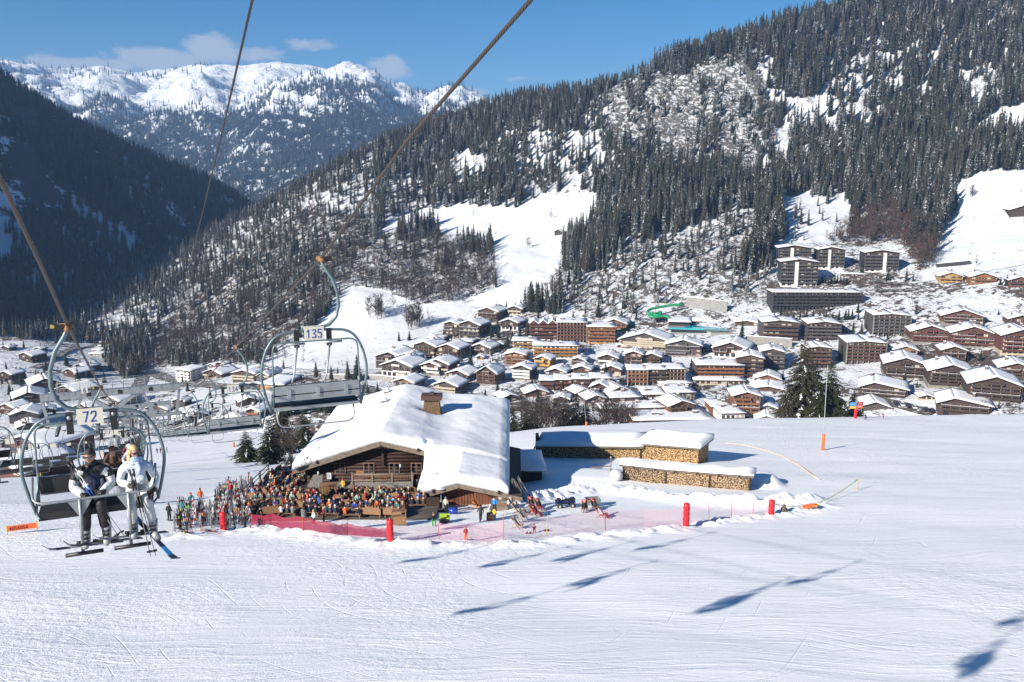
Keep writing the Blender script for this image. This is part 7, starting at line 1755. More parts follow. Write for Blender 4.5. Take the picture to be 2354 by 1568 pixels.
# ================================================================ things round the chalet
def pgr(u, v, f=None): return hit(u, v, f or H_near, 20, 260)
FLUO = mat('red_fabric_cushion', (.62, .012, .02), .45, bump=.6, bs=5)
def red_column(u, v, hpx, label):
    p = pgr(u, v); s = PXM(p); h = hpx*s; o = empty('inflatable_column', p, 0, label, 'safety cushion', 'red safety cushions'); mb = MB(); prof = [(.26, -.2)]
    for k in range(13): prof.append((.30+.025*math.sin(k*2.1), h*k/12))
    prof.append((.2, h+.06)); mb.lathe(prof, 14, 0); mb.build('cushion', [FLUO], o)
    mb = MB(); mb.tube([(0, 0, 0), (0, 0, h+.25)], .03, 6, 0); mb.build('post', [ORANGE], o)
    mb = MB()
    for z in (.25, .55, .8): mb.lathe([(.315, h*z), (.33, h*z+.03), (.315, h*z+.06)], 14, 0)
    mb.build('strap', [CLO['dark red']], o)
red_column(514, 1216, 38, 'red padded column at the left end of the terrace net'); red_column(897, 1240, 45, 'red padded column in front of the terrace')
red_column(1577, 1208, 52, 'tall red padded column on the open slope'); red_column(1773, 1181, 32, 'red padded column where the yellow rope starts')
def net_mat(name, c, a):
    m, nt, N, L, M, ramp, mix, noise, b = nodes_mat(name); b.inputs['Base Color'].default_value = (*c, 1); b.inputs['Roughness'].default_value = .8
    tr = N('ShaderNodeBsdfTransparent'); mx = N('ShaderNodeMixShader'); uv = N('ShaderNodeTexCoord').outputs['UV']; sx = N('ShaderNodeSeparateXYZ'); L(uv, sx.inputs[0])
    g = [M('LESS_THAN', M('FRACT', M('MULTIPLY', sx.outputs[i], 9.0)), a) for i in (0, 1)]
    L(M('MAXIMUM', g[0], g[1]), mx.inputs[0]); L(tr.outputs[0], mx.inputs[1]); L(b.outputs[0], mx.inputs[2]); L(mx.outputs[0], N('ShaderNodeOutputMaterial').inputs[0]); 
    for n in nt.nodes:
        if n.type == 'OUTPUT_MATERIAL' and n.inputs[0].links and n.inputs[0].links[0].from_node == b: nt.nodes.remove(n); break
    return m
def net(P, hts, label, alpha, colr, posts, name='safety_net'):
    W = [pgr(u, v) for u, v in P]; c = W[0]; o = empty(name, c, 0, label, 'safety net')
    vs = []; fs = []; uvs = []; acc = 0; Q = []
    for i in range(len(W)-1):
        n = max(2, int((W[i+1]-W[i]).length/.6))
        for t in range(n): tt = t/n; q = W[i].lerp(W[i+1], tt); q.z = hz(q.x, q.y, H_near); h = hts[i]*(1-tt)+hts[i+1]*tt-.12*math.sin(tt*PI); Q.append((q, h))
    q = W[-1]; Q.append((q, hts[-1]))
    for i, (q, h) in enumerate(Q):
        if i: acc += (q-Q[i-1][0]).length
        a = q-c; vs += [a+Vector((0, 0, -.05)), a+Vector((0, 0, h))]; uvs.append((acc, h))
    me = bpy.data.meshes.new('netting'); fs = [(2*i, 2*i+2, 2*i+3, 2*i+1) for i in range(len(Q)-1)]; me.from_pydata([tuple(v) for v in vs], [], fs); uv = me.uv_layers.new(name='UVMap')
    for poly in me.polygons:
        for li in poly.loop_indices: vi = me.loops[li].vertex_index; uv.data[li].uv = (uvs[vi//2][0], uvs[vi//2][1] if vi % 2 else 0)
    me.materials.append(net_mat('netting_'+name+str(alpha).replace('.', ''), colr, alpha)); inst('netting', me, o)
    for k, (u, v, hp, cl_) in enumerate(posts):
        p = pgr(u, v); mb = MB(); s = PXM(p); mb.tube([p-c, p-c+Vector((.05*((k % 3)-1), 0, hp*s*.5)), p-c+Vector((.12*((k % 3)-1), 0, hp*s))], .028, 6, 0); mb.build('pole', [CLO[cl_]], o)
    return o
net([(575,1207),(640,1213),(697,1220),(760,1227),(800,1230),(850,1234),(893,1236)], [1.15,1.25,1.2,1.1,1.15,.95,.9], 'dense crimson safety net in front of the terrace', .50, (.22, .008, .035),
    [(605,1212,36,'red'),(697,1222,36,'orange'),(798,1232,40,'red')])
net([(901,1238),(1010,1240),(1157,1241),(1255,1235),(1390,1219),(1480,1212),(1572,1206)], [1.25,1.5,1.75,1.9,2.1,1.9,1.7], 'thin pink safety net sagging across the sunbathing area', .085, (.60, .10, .20),
    [(1010,1240,50,'orange'),(1157,1241,62,'orange'),(1256,1235,54,'yellow'),(1392,1219,48,'red')], 'pink_net')
net([(1582,1205),(1630,1198),(1680,1190),(1730,1184),(1770,1180)], [1.9,1.7,1.75,1.7,1.3], 'thin pink safety net between the two right-hand red columns', .085, (.60, .10, .20), [(1630,1199,46,'pink'),(1681,1191,46,'orange'),(1730,1185,42,'pink')], 'pink_net')
def rope_on_poles():
    P = [(1776,1163,.0),(1800,1168,.3),(1860,1160,.4)]
    a = pgr(1777, 1178)+Vector((0, 0, .9)); b_ = pgr(1870, 1168)+Vector((0, 0, .3)); c = pgr(1970, 1126)+Vector((0, 0, 1.3)); pts = []
    for p, q, sag in ((a, b_, .2), (b_, c, .25)):
        for t in range(9): tt = t/8; z = p.lerp(q, tt); pts.append(z-Vector((0, 0, sag*math.sin(tt*PI))))
    o = empty('rope_barrier', a, 0, 'yellow rope barrier running up to a single pole on the right', 'rope barrier'); mb = MB(); mb.tube([q-a for q in pts], .035, 5, 0); mb.build('rope', [CLO['lime']], o)
    mb = MB(); mb.tube([c-a-Vector((0, 0, 1.5)), c-a+Vector((0, 0, .2))], .06, 6, 0); mb.build('pole', [CLO['yellow']], o)
    p = pgr(1862, 1170); mb = MB(); 
    for k in range(5): mb.box((0.25*k-.5, .1*(k % 2), .22+.05*k), (.5, .45, .22), 0, .3*k)
    mb.box((.6, 0, .48), (.7, .12, .1), 1); q = mb.build('net_bundle', [ORANGE, CLO['lime']], None, p); tag(q, 'rolled orange net lying on the snow under the yellow rope', 'net roll')
    p = pgr(1802, 1175); mb = MB(); mb.lathe([(.32, 0), (.34, .3), (.15, .45), (.2, .62), (.02, .78)], 9, 0); q = mb.build('marker_bundle', [CLO['brown']], None, p); tag(q, 'small brown bundle hanging on the yellow rope', 'bundle')
    # orange hose on the snow further back
    W = [pgr(u, v) for u, v in ((1668,1020),(1710,1024),(1760,1036),(1800,1050),(1840,1072),(1866,1092),(1884,1104))]; c = W[0]; mb = MB(); mb.tube([w-c+Vector((0, 0, .10)) for w in W], .055, 6, 0); q = mb.build('snow_net', [mat('faded_orange_mesh', (.70, .45, .28), .9)], None, c); tag(q, 'faded orange netting line curving on the snow behind the woodsheds', 'net')
rope_on_poles()
def marker_pole(u, v, hpx, base_c, label, lean=0, r=.035):
    p = pgr(u, v); s = PXM(p); o = empty('marker_pole', p, 0, label, 'pole'); h = hpx*s
    mb = MB(); mb.tube([(0, 0, -.3), (lean*h, 0, h)], [r, r*.7], 7, 0); mb.build('pole', [CLO['silver']], o); mb = MB(); mb.lathe([(.26, -.1), (.30, 0), (.26, 1.3), (.28, 1.9), (.26, 2.7), (.12, 2.8)] if hpx > 150 else [(.25, -.1), (.27, .05), (.24, .9), (.1, .95)], 10, 0); mb.build('cushion', [ORANGE], o); return o
marker_pole(1891, 1035, 200, 'orange', 'very tall thin pole with orange padding standing alone on the right', -.01, .06); marker_pole(1348, 979, 78, 'orange', 'thin snow-making pole with orange foot behind the woodsheds', -.1, .04)
def crest_things():
    p = pgr(1966, 962); s = PXM(p); o = empty('piste_signpost', p, R(6), 'piste direction sign with blue, yellow and red arrow boards on a red padded post', 'signpost')
    mb = MB(); mb.lathe([(.35, -.3), (.35, 2.3), (.3, 2.4)], 10, 0); mb.build('cushion', [FLUO], o); mb = MB(); mb.tube([(0, 0, 0), (0, 0, 4.4)], .08, 6, 0); mb.build('post', [CLO['silver']], o)
    for x0, x1, z0, z1, c in ((-1.7, -.05, 3.2, 4.1, 'light blue'), (-1.7, -.05, 2.5, 3.15, 'yellow'), (.05, 1.7, 3.3, 4.1, 'red'), (.05, 1.7, 2.6, 3.25, 'orange')):
        mb = MB(); mb.box2((x0, -.14, z0), (x1, -.09, z1), 0)
        mb.box2((x0+.3, -.16, (z0+z1)/2-.05), (x1-.3, -.145, (z0+z1)/2+.05), 1); mb.build('arrow_board', [CLO[c], CLO['white']], o)
    person(pgr(1990, 966), R(-60), 'ski', 'black', 'black', ('helmet', 'red'), 'skier in black crouching on the crest beside the signpost')
    person(pgr(2031, 963), R(-110), 'ski', 'red', 'red', ('helmet', 'red'), 'skier all in red on the crest right of the signpost')
    person(pgr(94, 1103), R(200), 'ski', 'lime', 'navy', ('helmet', 'orange'), 'small skier in a yellow-green jacket alone on the left slope', sc=.8)
    for i, (u, v, j) in enumerate(((358,999,'black'),(366,998,'dark red'),(372,999,'black'),(381,999,'navy'))): person(pgr(u, v), R(180+40*i), 'stand', j, 'black', ('helmet', 'black'), ['left', 'second', 'third', 'right'][i]+' of four tiny skiers at the foot of the piste', 'four skiers at the foot of the piste')
    for u, v, l in ((235,1010,'orange'),(536,998,'orange')):
        p = pgr(u, v); mb = MB(); mb.lathe([(.3, -.1), (.32, .1), (.28, 1.6), (.1, 1.7)], 9, 0); tag(mb.build('padded_post', [ORANGE], None, p), 'orange padded post '+('beside the lift line' if u < 300 else 'below the empty chairs'), 'post')
    p = pgr(52, 1226); 
    o = empty('piste_banner', p, LRZ, 'orange warning banner with dark lettering behind chair 72', 'banner'); mb = MB(); mb.box2((-1.2, -.03, .35), (1.2, .03, .85), 0); mb.build('cloth', [ORANGE], o); mb = MB()
    for k, x in enumerate((-1.0, -.78, -.56, -.34, -.12, .1, .32)):
        for st in (STROKES['8'], STROKES['0'], STROKES['5'])[k % 3:k % 3+1]:
            for l in st:
                for a, b_ in zip(l[:-1], l[1:]): mb.bar((x+a[0]*.13, -.045, .45+a[1]*.14), (x+b_[0]*.13, -.045, .45+b_[1]*.14), .012, .03, 0)
    mb.build('lettering', [CLO['dark red']], o)
    for s in (-1, 1): mb = MB(); mb.tube([(s*1.2, 0, -.2), (s*1.2, 0, 1.0)], .04, 6, 0); mb.build('post', [CLO['yellow']], o)
crest_things()
# ---------------------------------------------------------------- woodsheds
def logs_mat(name, a, b_, gap):
    m, nt, N, L, M, ramp, mix, noise, b = nodes_mat(name)
    v = N('ShaderNodeTexVoronoi'); v.inputs['Scale'].default_value = 8.5; co = N('ShaderNodeTexCoord').outputs['Object']; mp = N('ShaderNodeMapping'); mp.inputs['Scale'].default_value = (1, .02, 1); L(co, mp.inputs[0]); L(mp.outputs[0], v.inputs['Vector'])
    r_ = ramp(v.outputs['Distance'], .40, .56); sc = N('ShaderNodeSeparateColor'); L(v.outputs['Color'], sc.inputs[0])
    L(mix(r_, mix(sc.outputs[0], a, b_), gap), b.inputs['Base Color']); b.inputs['Roughness'].default_value = .85
    bp = N('ShaderNodeBump', i_Strength=1, i_Distance=.12); L(M('SUBTRACT', 1, v.outputs['Distance']), bp.inputs['Height']); L(bp.outputs[0], b.inputs['Normal']); return m
LOG1 = logs_mat('split_log_ends', (.42, .25, .10), (.78, .52, .26), (.05, .03, .015)); LOG2 = logs_mat('weathered_log_ends', (.36, .23, .12), (.58, .42, .26), (.06, .04, .025))
def woodshed(P, hpx, depth, label, logm, snow, ends=True, dark_side=False, name='woodshed', ov=1.6, rise=.45):
    W = [pgr(u, v) for u, v in P]; c = W[0].copy(); s = PXM(c); h = hpx*s; o = empty(name, c, 0, label, 'woodshed'); n = len(W)-1
    for i in range(n):
        a, b_ = W[i]-c, W[i+1]-c; t = (b_-a); t.z = 0; t.normalize(); nr = Vector((-t.y, t.x, 0)); L_ = (b_-a).length
        mb = MB(); q = [a, b_, b_+nr*depth, a+nr*depth]; hh = h
        vs = [(v.x, v.y, v.z-.8) for v in q]+[(v.x, v.y, v.z+hh) for v in q]
        mb.add(vs, [(0, 1, 5, 4), (1, 2, 6, 5), (2, 3, 7, 6), (3, 0, 4, 7), (4, 5, 6, 7)], 0); mb.build('log_stack', [logm], o)
        for e in ([a] if i else [a])+([b_] if i == n-1 else []):
            mb = MB(); mb.box((e.x, e.y-.06, e.z+h/2-.2), (.16, .16, h+.7), 0); mb.build('post', [LOGW], o)
        for k in range(max(2, int(L_/2.2))):
            e = a.lerp(b_, (k+.5)/max(2, int(L_/2.2))); mb = MB(); mb.bar((e-nr*.75)+Vector((0, 0, h+.12)), (e+nr*depth)+Vector((0, 0, h+.55)), .12, .14, 0); mb.build('rafter', [LOGW], o)
    # board roof and snow following the stack
    m_ = 10; rows = []; 
    def pt(tt):
        k = min(n-1, int(tt*n)); f = tt*n-k; return (W[k].lerp(W[k+1], f)-c), k
    cols = 10*n; V = []; 
    for lay in (0, 1, 2):
        for i in range(cols+1):
            p, k = pt(i/cols); a, b_ = W[k]-c, W[k+1]-c; t = b_-a; t.z = 0; t.normalize(); nr = Vector((-t.y, t.x, 0)); ext = (-t*.5 if i == 0 else t*.5 if i == cols else Vector())
            for j in range(m_+1):
                f = j/m_; w = p+ext+nr*(-ov*.5+f*(depth+ov)); z = p.z+h+.2+rise*f
                e = min(i, cols-i)/3.; e2 = min(j, m_-j)/2.; e = min(1, e, e2)
                if lay == 0: z += .1+snow*(.55+.45*math.sqrt(max(0, e)))+.12*math.sin(i*.7)*f
                elif lay == 1: z += .09
                V.append((w.x, w.y, z-(.0 if lay < 2 else .03)))
    S = (cols+1)*(m_+1); ix = lambda l, i, j: l*S+i*(m_+1)+j; mb = MB()
    f1 = [(ix(0, i, j), ix(0, i+1, j), ix(0, i+1, j+1), ix(0, i, j+1)) for i in range(cols) for j in range(m_)]; f2 = [(ix(1, i, j), ix(1, i, j+1), ix(1, i+1, j+1), ix(1, i+1, j)) for i in range(cols) for j in range(m_)]
    sd = [(ix(0, i, 0), ix(1, i, 0), ix(1, i+1, 0), ix(0, i+1, 0)) for i in range(cols)]+[(ix(0, i, m_), ix(0, i+1, m_), ix(1, i+1, m_), ix(1, i, m_)) for i in range(cols)]+[(ix(0, 0, j), ix(0, 0, j+1), ix(1, 0, j+1), ix(1, 0, j)) for j in range(m_)]+[(ix(0, cols, j+1), ix(0, cols, j), ix(1, cols, j), ix(1, cols, j+1)) for j in range(m_)]
    mb.add(V, f1+f2+sd, 0, True); mb2 = MB(); rf = MB()
    for i in range(cols):
        for j in (0,): pass
    R0 = [V[ix(2, i, 0)] for i in range(cols+1)]; R1_ = [V[ix(2, i, m_)] for i in range(cols+1)]
    vs = R0+R1_+[(x, y, z-.1) for x, y, z in R0]+[(x, y, z-.1) for x, y, z in R1_]; k = cols+1; fs = []
    for i in range(cols): fs += [(i, i+1, k+i+1, k+i), (2*k+i, 3*k+i, 3*k+i+1, 2*k+i+1), (i, 2*k+i, 2*k+i+1, i+1), (k+i, k+i+1, 3*k+i+1, 3*k+i)]
    fs += [(0, k, 3*k, 2*k), (cols, 2*k+cols, 3*k+cols, k+cols)]
    rf.add(vs, fs, 0); r_ = rf.build('roof', [BEAM], o); mb.build('snow_cover', [SNOW], r_)
    if dark_side:
        e = W[-1]-c; mb = MB(); 
        for k in range(8): mb.box((e.x+.12+k*.02, e.y+.3+k*depth/8, e.z+h/2), (.08, depth/9, h+.4), 0)
        mb.build('side_boards', [LOGW], o)
        e = W[0]-c; mb = MB(); mb.box((e.x-.3, e.y+depth*.5, e.z+h/2+.6), (.5, depth*.8, h+1.6), 0); mb.bar((e.x-1.8, e.y, e.z-.3), (e.x-.5, e.y, e.z+h+.3), .2, .2, 0); mb.build('end_frame', [LOGW], o)
woodshed([(1240,1052),(1472,1054)], 26, 3.2, 'long woodshed of stacked logs under thick snow, left part of the back pair', LOG1, .85, dark_side=True)
woodshed([(1474,1054),(1606,1066)], 34, 3.4, 'woodshed of bright split logs, right part of the back pair', LOG1, .95, name='woodshed', dark_side=False)
woodshed([(1432,1101),(1530,1112),(1630,1121),(1722,1128)], 30, 1.5, 'front woodshed of weathered logs curving down to the right', LOG2, .34, ov=.7, rise=.1)
def yard():
    # side lean-to with snow on the right of the chalet
    p = Vector((2.6, 108, hz(2.6, 108, H_near))); o = empty('lean_to', p, R(4), 'small snow-laden lean-to on the right flank of the chalet', 'lean-to'); mb = MB(); mb.box2((-2.6, -3, -.5), (1.0, 3.2, 1.5), 0); mb.build('wall', [LOGW], o)
    mb = MB(); mb.box2((-2.9, -3.5, 1.52), (1.5, 3.6, 1.7), 0); r_ = mb.build('roof', [EAVE], o); mb = MB(); snow_sheet(mb, lambda x, y: 1.72-.10*(x+1), -2.9, 1.55, -3.5, 3.6, 1.0, 8, 9, 0, 3); mb.build('snow_cover', [SNOW], r_)
    p = pgr(1416, 1102); mb = MB(); mb.lathe([(.3, -.6), (.72, -.35), (.85, .0), (.8, .45), (.5, .75), (.05, .86)], 18, 0); o = mb.build('gas_tank', [CLO['white']], None, p+Vector((0, -.3, .55))); tag(o, 'white round tank half buried beside the front woodshed', 'tank')
    p = pgr(1404, 1088); mb = MB(); mb.tube([(0, 0, -.5), (0, 0, 2.0)], .07, 7, 0); mb.lathe([(.16, 2.0), (.17, 2.25), (.02, 2.32)], 8, 1); tag(mb.build('lamp_post', [BEAM, CLO['grey']], None, p), 'short post with a small lamp head beside the white tank', 'post')
    p = pgr(1385, 1080); mb = MB(); mb.bar((-1.6, 0, .3), (1.2, .2, .45), .25, .08, 0); tag(mb.build('plank', [BEAM], None, p), 'plank sticking out of the drift left of the post', 'plank')
    # quad bike
    p = pgr(1300, 1166); o = empty('quad_bike', p, R(12), 'dark blue quad bike parked on the snow facing left', 'quad bike'); rub = mat('tyre_rubber'); BL = mat('dark_blue_plastic', (.012, .02, .07), .3)
    for x, y in ((-.72, -.45), (-.72, .45), (.68, -.45), (.68, .45)):
        mb = MB(); mb.tube([(x, y-.13, .31), (x, y+.13, .31)], .31, 16, 0); w = mb.build('wheel', [rub], o); mb = MB(); mb.tube([(x, y-.14, .31), (x, y+.14, .31)], .15, 12, 0); mb.build('rim', [CLO['silver']], w)
    mb = MB(); mb.box2((-.75, -.16, .38), (.75, .16, .62), 0); mb.box2((-.3, -.2, .6), (.05, .2, .82), 0); mb.build('chassis', [BLACKP], o)
    mb = MB()
    for x0, x1 in ((-1.08, -.38), (.34, 1.02)):
        mb.add([(x0, -.52, .62), (x1, -.52, .62), (x1-.08, -.45, .78), (x0+.08, -.45, .78), (x0, .52, .62), (x1, .52, .62), (x1-.08, .45, .78), (x0+.08, .45, .78)], [(0, 1, 2, 3), (7, 6, 5, 4), (3, 2, 6, 7), (0, 3, 7, 4), (1, 5, 6, 2), (0, 4, 5, 1)], 0)
    mb.box2((-.38, -.24, .6), (.3, .24, .80), 0); mb.build('bodywork', [BL], o)
    mb = MB(); mb.box2((-.1, -.17, .80), (.62, .17, .92), 0); mb.build('seat', [BLACKP], o)
    mb = MB(); mb.tube([(-.35, -.38, 1.12), (-.28, 0, 1.06), (-.35, .38, 1.12)], .025, 6, 0); mb.tube([(-.45, 0, .7), (-.28, 0, 1.08)], .03, 6, 0); mb.build('handlebar', [BLACKP], o)
    for x0, x1 in ((-1.0, -.5), (.45, 1.05)):
        mb = MB()
        for q in range(6): yy = -.4+q*.16; mb.tube([(x0, yy, .86), (x1, yy, .86)], .015, 5, 0)
        mb.tube([(x0, -.42, .86), (x0, .42, .86)], .018, 5, 0); mb.tube([(x1, -.42, .86), (x1, .42, .86)], .018, 5, 0); mb.box2((x0+.1, -.3, .88), (x1-.05, .3, 1.0), 0); mb.build('luggage_rack', [BLACKP], o)
    p = pgr(1362, 1163); o = empty('small_trailer', p, R(10), 'grey two-wheeled trailer hitched behind the quad bike', 'trailer'); G_ = mat('galvanised_sheet', (.25, .27, .25), .5, .4)
    mb = MB(); mb.box2((-.75, -.5, .42), (.75, .5, .47), 0); mb.box2((-.75, -.52, .42), (.75, -.48, .88), 0); mb.box2((-.75, .48, .42), (.75, .52, .88), 0); mb.box2((-.77, -.5, .42), (-.73, .5, .88), 0); mb.box2((.73, -.5, .42), (.77, .5, .88), 0); mb.box2((-.78, -.54, .84), (.78, -.50, .9), 0); mb.build('body', [G_], o)
    mb = MB(); mb.tube([(-.75, 0, .42), (-1.5, 0, .42)], .035, 6, 0); mb.build('drawbar', [GALV], o)
    for y in (-.6, .6): mb = MB(); mb.tube([(.1, y-.07, .26), (.1, y+.07, .26)], .26, 14, 0); w = mb.build('wheel', [rub], o); mb = MB(); mb.tube([(.1, y-.08, .26), (.1, y+.08, .26)], .12, 10, 0); mb.build('rim', [CLO['silver']], w)
    # deck chairs
    REDC = mat('red_canvas', (.58, .015, .03), .8); BEI = mat('pale_canvas', (.46, .42, .36), .85)
    def deck_chair(u, v, rz, c, label, who=None):
        p = pgr(u, v); o = empty('deck_chair', p, rz, label, 'deck chair', 'deck chairs on the snow')
        for s in (-1, 1):
            mb = MB(); mb.bar((s*.3, -.55, .0), (s*.3, .75, 1.05), .05, .05, 0); mb.bar((s*.27, .55, .0), (s*.27, -.45, .52), .05, .05, 0); mb.build('leg', [PINE], o)
        mb = MB(); P_ = [(-.45, .50), (-.3, .36), (-.05, .28), (.25, .42), (.5, .72), (.72, 1.04)]; vs = [(s*.27, y, z) for y, z in P_ for s in (-1, 1)]; vs += [(x, y, z-.02) for x, y, z in vs]; n = len(P_)*2
        fs = [(2*i, 2*i+1, 2*i+3, 2*i+2) for i in range(len(P_)-1)]+[(n+2*i+2, n+2*i+3, n+2*i+1, n+2*i) for i in range(len(P_)-1)]+[(2*i, 2*i+2, n+2*i+2, n+2*i) for i in range(len(P_)-1)]+[(2*i+3, 2*i+1, n+2*i+1, n+2*i+3) for i in range(len(P_)-1)]
        mb.add(vs, fs, 0, True)
        cv = mb.build('canvas', [c], o)
        if c is REDC:
            mb = MB(); mb.bar((-.2, .648, .955), (.2, .648, .955), .02, .06, 0); mb.build('white_script', [CLO['white']], cv)
        if who: 
            j, t, h, w = who; person(p+Matrix.Rotation(rz, 3, 'Z')@Vector((0, -.05, .02)), rz, 'lounge', j, t, h, w)
    deck_chair(1212, 1184, R(-60), REDC, 'red deck chair at the left of the sunbathing group near the quad', ('grey', 'grey', ('dark hair', 'x'), 'person lying in grey in the leftmost red deck chair'))
    deck_chair(1222, 1168, R(10), REDC, 'red deck chair at the back of the left sunbathing group', ('black', 'black', ('brown hair', 'x'), 'person in black sitting at the back of the left sunbathing group'))
    deck_chair(1232, 1186, R(50), REDC, 'red deck chair at the right front of the left sunbathing group', ('dark red', 'dark red', ('dark hair', 'x'), 'person in dark red reclining at the front of the left sunbathing group'))
    deck_chair(1240, 1172, R(30), REDC, 'red deck chair touching the right side of the left group', ('black', 'dark red', ('brown hair', 'x'), 'person in black leaning back on the right of the left group'))
    deck_chair(1344, 1176, R(-5), REDC, 'red deck chair left of the trailer wheel', ('black', 'grey', ('fair hair', 'x'), 'person in black and white vest sitting in front of the trailer'))
    deck_chair(1368, 1172, R(20), REDC, 'red deck chair just below the trailer', ('dark grey', 'black', ('dark hair', 'x'), 'person in dark clothes sitting right in front of the trailer'))
    deck_chair(1384, 1190, R(55), REDC, 'red deck chair with a raised back nearest the pink net', ('white', 'dark red', ('brown hair', 'x'), 'person in white reclining with legs stretched towards the left'))
    for i, (u, v, r_, l) in enumerate(((1180,1168,30,'uppermost of the empty pale deck chairs by the annex'),(1192,1180,35,'second of the empty pale deck chairs by the annex'),(1202,1196,40,'third of the empty pale deck chairs by the annex'),(1192,1215,50,'lowest of the empty pale deck chairs, by the net pole'),(1155,1170,20,'pale deck chair standing by the boards of the annex'))): deck_chair(u, v, R(r_), BEI, l)
    deck_chair(1098, 1170, R(50), mat('orange_canvas', (.75, .2, .03), .8), 'orange lounger leaning in front of the annex', None)
    # people right of the terrace
    for u, v, rz, po, j, t, h, l, sc in ((1105,1200,200,'walk','dark grey','dark grey',('helmet','black'),'snowboarder in dark clothes walking below the orange lounger',1),(1137,1198,150,'stand','yellow','navy',('hat','black'),'child in a yellow jacket beside a dark crate',.78),(1071,1243,180,'stand','red','orange',('hat','orange'),'small child in a red coat standing on the snow below the pink net',.72),
                                        (1025,1180,160,'stand','cream','black',('helmet','grey'),'person in a cream jacket with a rucksack by the oil drum',1.0),(997,1207,10,'sit','black','green',('brown hair','x'),'person in bright green trousers sitting on the snow',1.0),(1228,1224,0,'sit','dark red','dark red',('hat','red'),'small figure in dark red crouching on the snow by the net',.6),
                                        (390,1199,170,'stand','black','black',('hat','brown'),'skier in black at the far left of the ski park',1.05),(420,1192,150,'stand','teal','lime',('helmet','black'),'skier in teal jacket and lime trousers, back to the view',1.1),(441,1172,200,'walk','teal','black',('hat','red'),'skier in a green and red jacket left of the upright skis',1.05),(462,1162,190,'stand','orange','grey',('hat','dark red'),'skier in an orange jacket among the skis',1.1),
                                        (437,1196,160,'stand','green','dark grey',('dark hair','x'),'skier in green half hidden by the skis',1.0),(530,1145,180,'bend','red','navy',('helmet','black'),'skier in a red jacket bending over the upper skis',1.1),(505,1155,150,'bend','black','black',('hat','red'),'skier in black bending with a red hat in the ski park',1.0),(520,1190,0,'walk','dark red','black',('hat','white'),'person in dark red picking up skis',1.0),(549,1190,30,'stand','black','dark red',('dark hair','x'),'person in black and dark red at the right of the ski park',1.0),(594,1200,60,'bend','black','dark grey',('hat','black'),'person in black bending at the left end of the terrace',1.0)):
        person(pgr(u, v), R(rz), po, j, t, h, l, None, sc=sc)
    p = pgr(1042, 1182); mb = MB(); mb.tube([(-.45, 0, .36), (.45, 0, .36)], .32, 14, 0); 
    for x in (-.3, 0, .3): mb.tube([(x-.02, 0, .36), (x+.02, 0, .36)], .335, 14, 0)
    tag(mb.build('oil_drum', [mat('blue_drum_paint', (.015, .05, .30), .35)], None, p), 'blue oil drum lying on its side in front of the annex', 'drum')
    p = pgr(1024, 1176); mb = MB(); mb.lathe([(.32, -.1), (.34, .1), (.3, 1.0), (.33, 1.02), (.33, 1.08)], 12, 0); tag(mb.build('rubbish_bin', [CLO['grey']], None, p), 'grey bin beside the blue oil drum', 'bin')
    p = pgr(700, 1192); mb = MB(); mb.lathe([(.32, -.1), (.34, .1), (.3, .9), (.33, .95)], 12, 0); tag(mb.build('rubbish_bin', [CLO['grey']], None, p), 'grey bin at the left end of the terrace net', 'bin')
    p = Vector((-7.6, 88.4, -17.4-.2*88.4)); o = empty('patio_heater', p, 0, 'silver mushroom patio heater in front of the annex', 'patio heater'); mb = MB(); mb.tube([(0, 0, 0), (0, 0, 2.1)], .035, 7, 0); mb.build('pole', [CLO['silver']], o); mb = MB(); mb.lathe([(.05, 2.28), (.62, 2.12), (.63, 2.08), (.05, 2.12)], 18, 0); mb.build('reflector', [CLO['silver']], o); mb = MB(); mb.lathe([(.22, 0), (.22, .7), (.1, .8)], 12, 0); mb.build('base', [CLO['grey']], o)
    p = pgr(1128, 1196); mb = MB(); mb.box((0, 0, .35), (.8, .6, .7), 0); mb.box((0, 0, .72), (.7, .5, .06), 1); tag(mb.build('crate', [LOGW, BEAM], None, p), 'dark wooden crate beside the child in yellow', 'crate')
    p = pgr(1022, 1202); mb = MB(); mb.box((0, 0, .25), (1.0, .5, .5), 0); mb.box((0, .22, .62), (1.0, .08, .5), 1); mb.box((0, 0, .53), (1.05, .5, .08), 1); tag(mb.build('lime_bench', [BLACKP, CLO['lime']], None, p), 'lime green cushioned seat right of the green trousers', 'bench')
    p = Vector((-8.3, 86.5, deck_z(86.5)+.0)); mb = MB(); mb.box((0, 0, .5), (1.4, .7, 1.1), 0); tag(mb.build('crate', [LOGW], None, p), 'large dark box at the right end of the terrace', 'crate')
    p = pgr(1150, 1172); mb = MB(); mb.box((0, 0, .25), (1.6, .6, .5), 0); mb.box((0, .1, .6), (1.4, .5, .15), 1); mb.box((.2, .15, .85), (.9, .4, .3), 0); tag(mb.build('crate', [BEAM, PINE], None, p), 'stack of weathered wooden boxes against the annex wall', 'crate')
    for i, (u, v) in enumerate(((1252,1222),(1210,1228))):
        p = pgr(u, v); mb = MB()
        for q in (0, .3): mb.tube([(q, 0, .08), (q+.1, .25, .08)], .08, 7, 0)
        tag(mb.build('gloves', [CLO['dark red']], None, p), ('pair of dark red gloves', 'second pair of dark red gloves')[i]+' lying on the snow '+('beside the crouching figure' if i == 0 else 'left of the crouching figure'), 'gloves')
    p = pgr(612, 1150); mb = MB(); mb.lathe([(.02, .9), (.9, .45), (1.0, .25), (.95, .2), (.1, .3)], 20, 0); mb.lathe([(.1, -.2), (.1, .4)], 8, 1); tag(mb.build('snowy_parasol', [CLO['white'], BEAM], None, p), 'folded-out white umbrella top covered in snow left of the terrace', 'parasol')
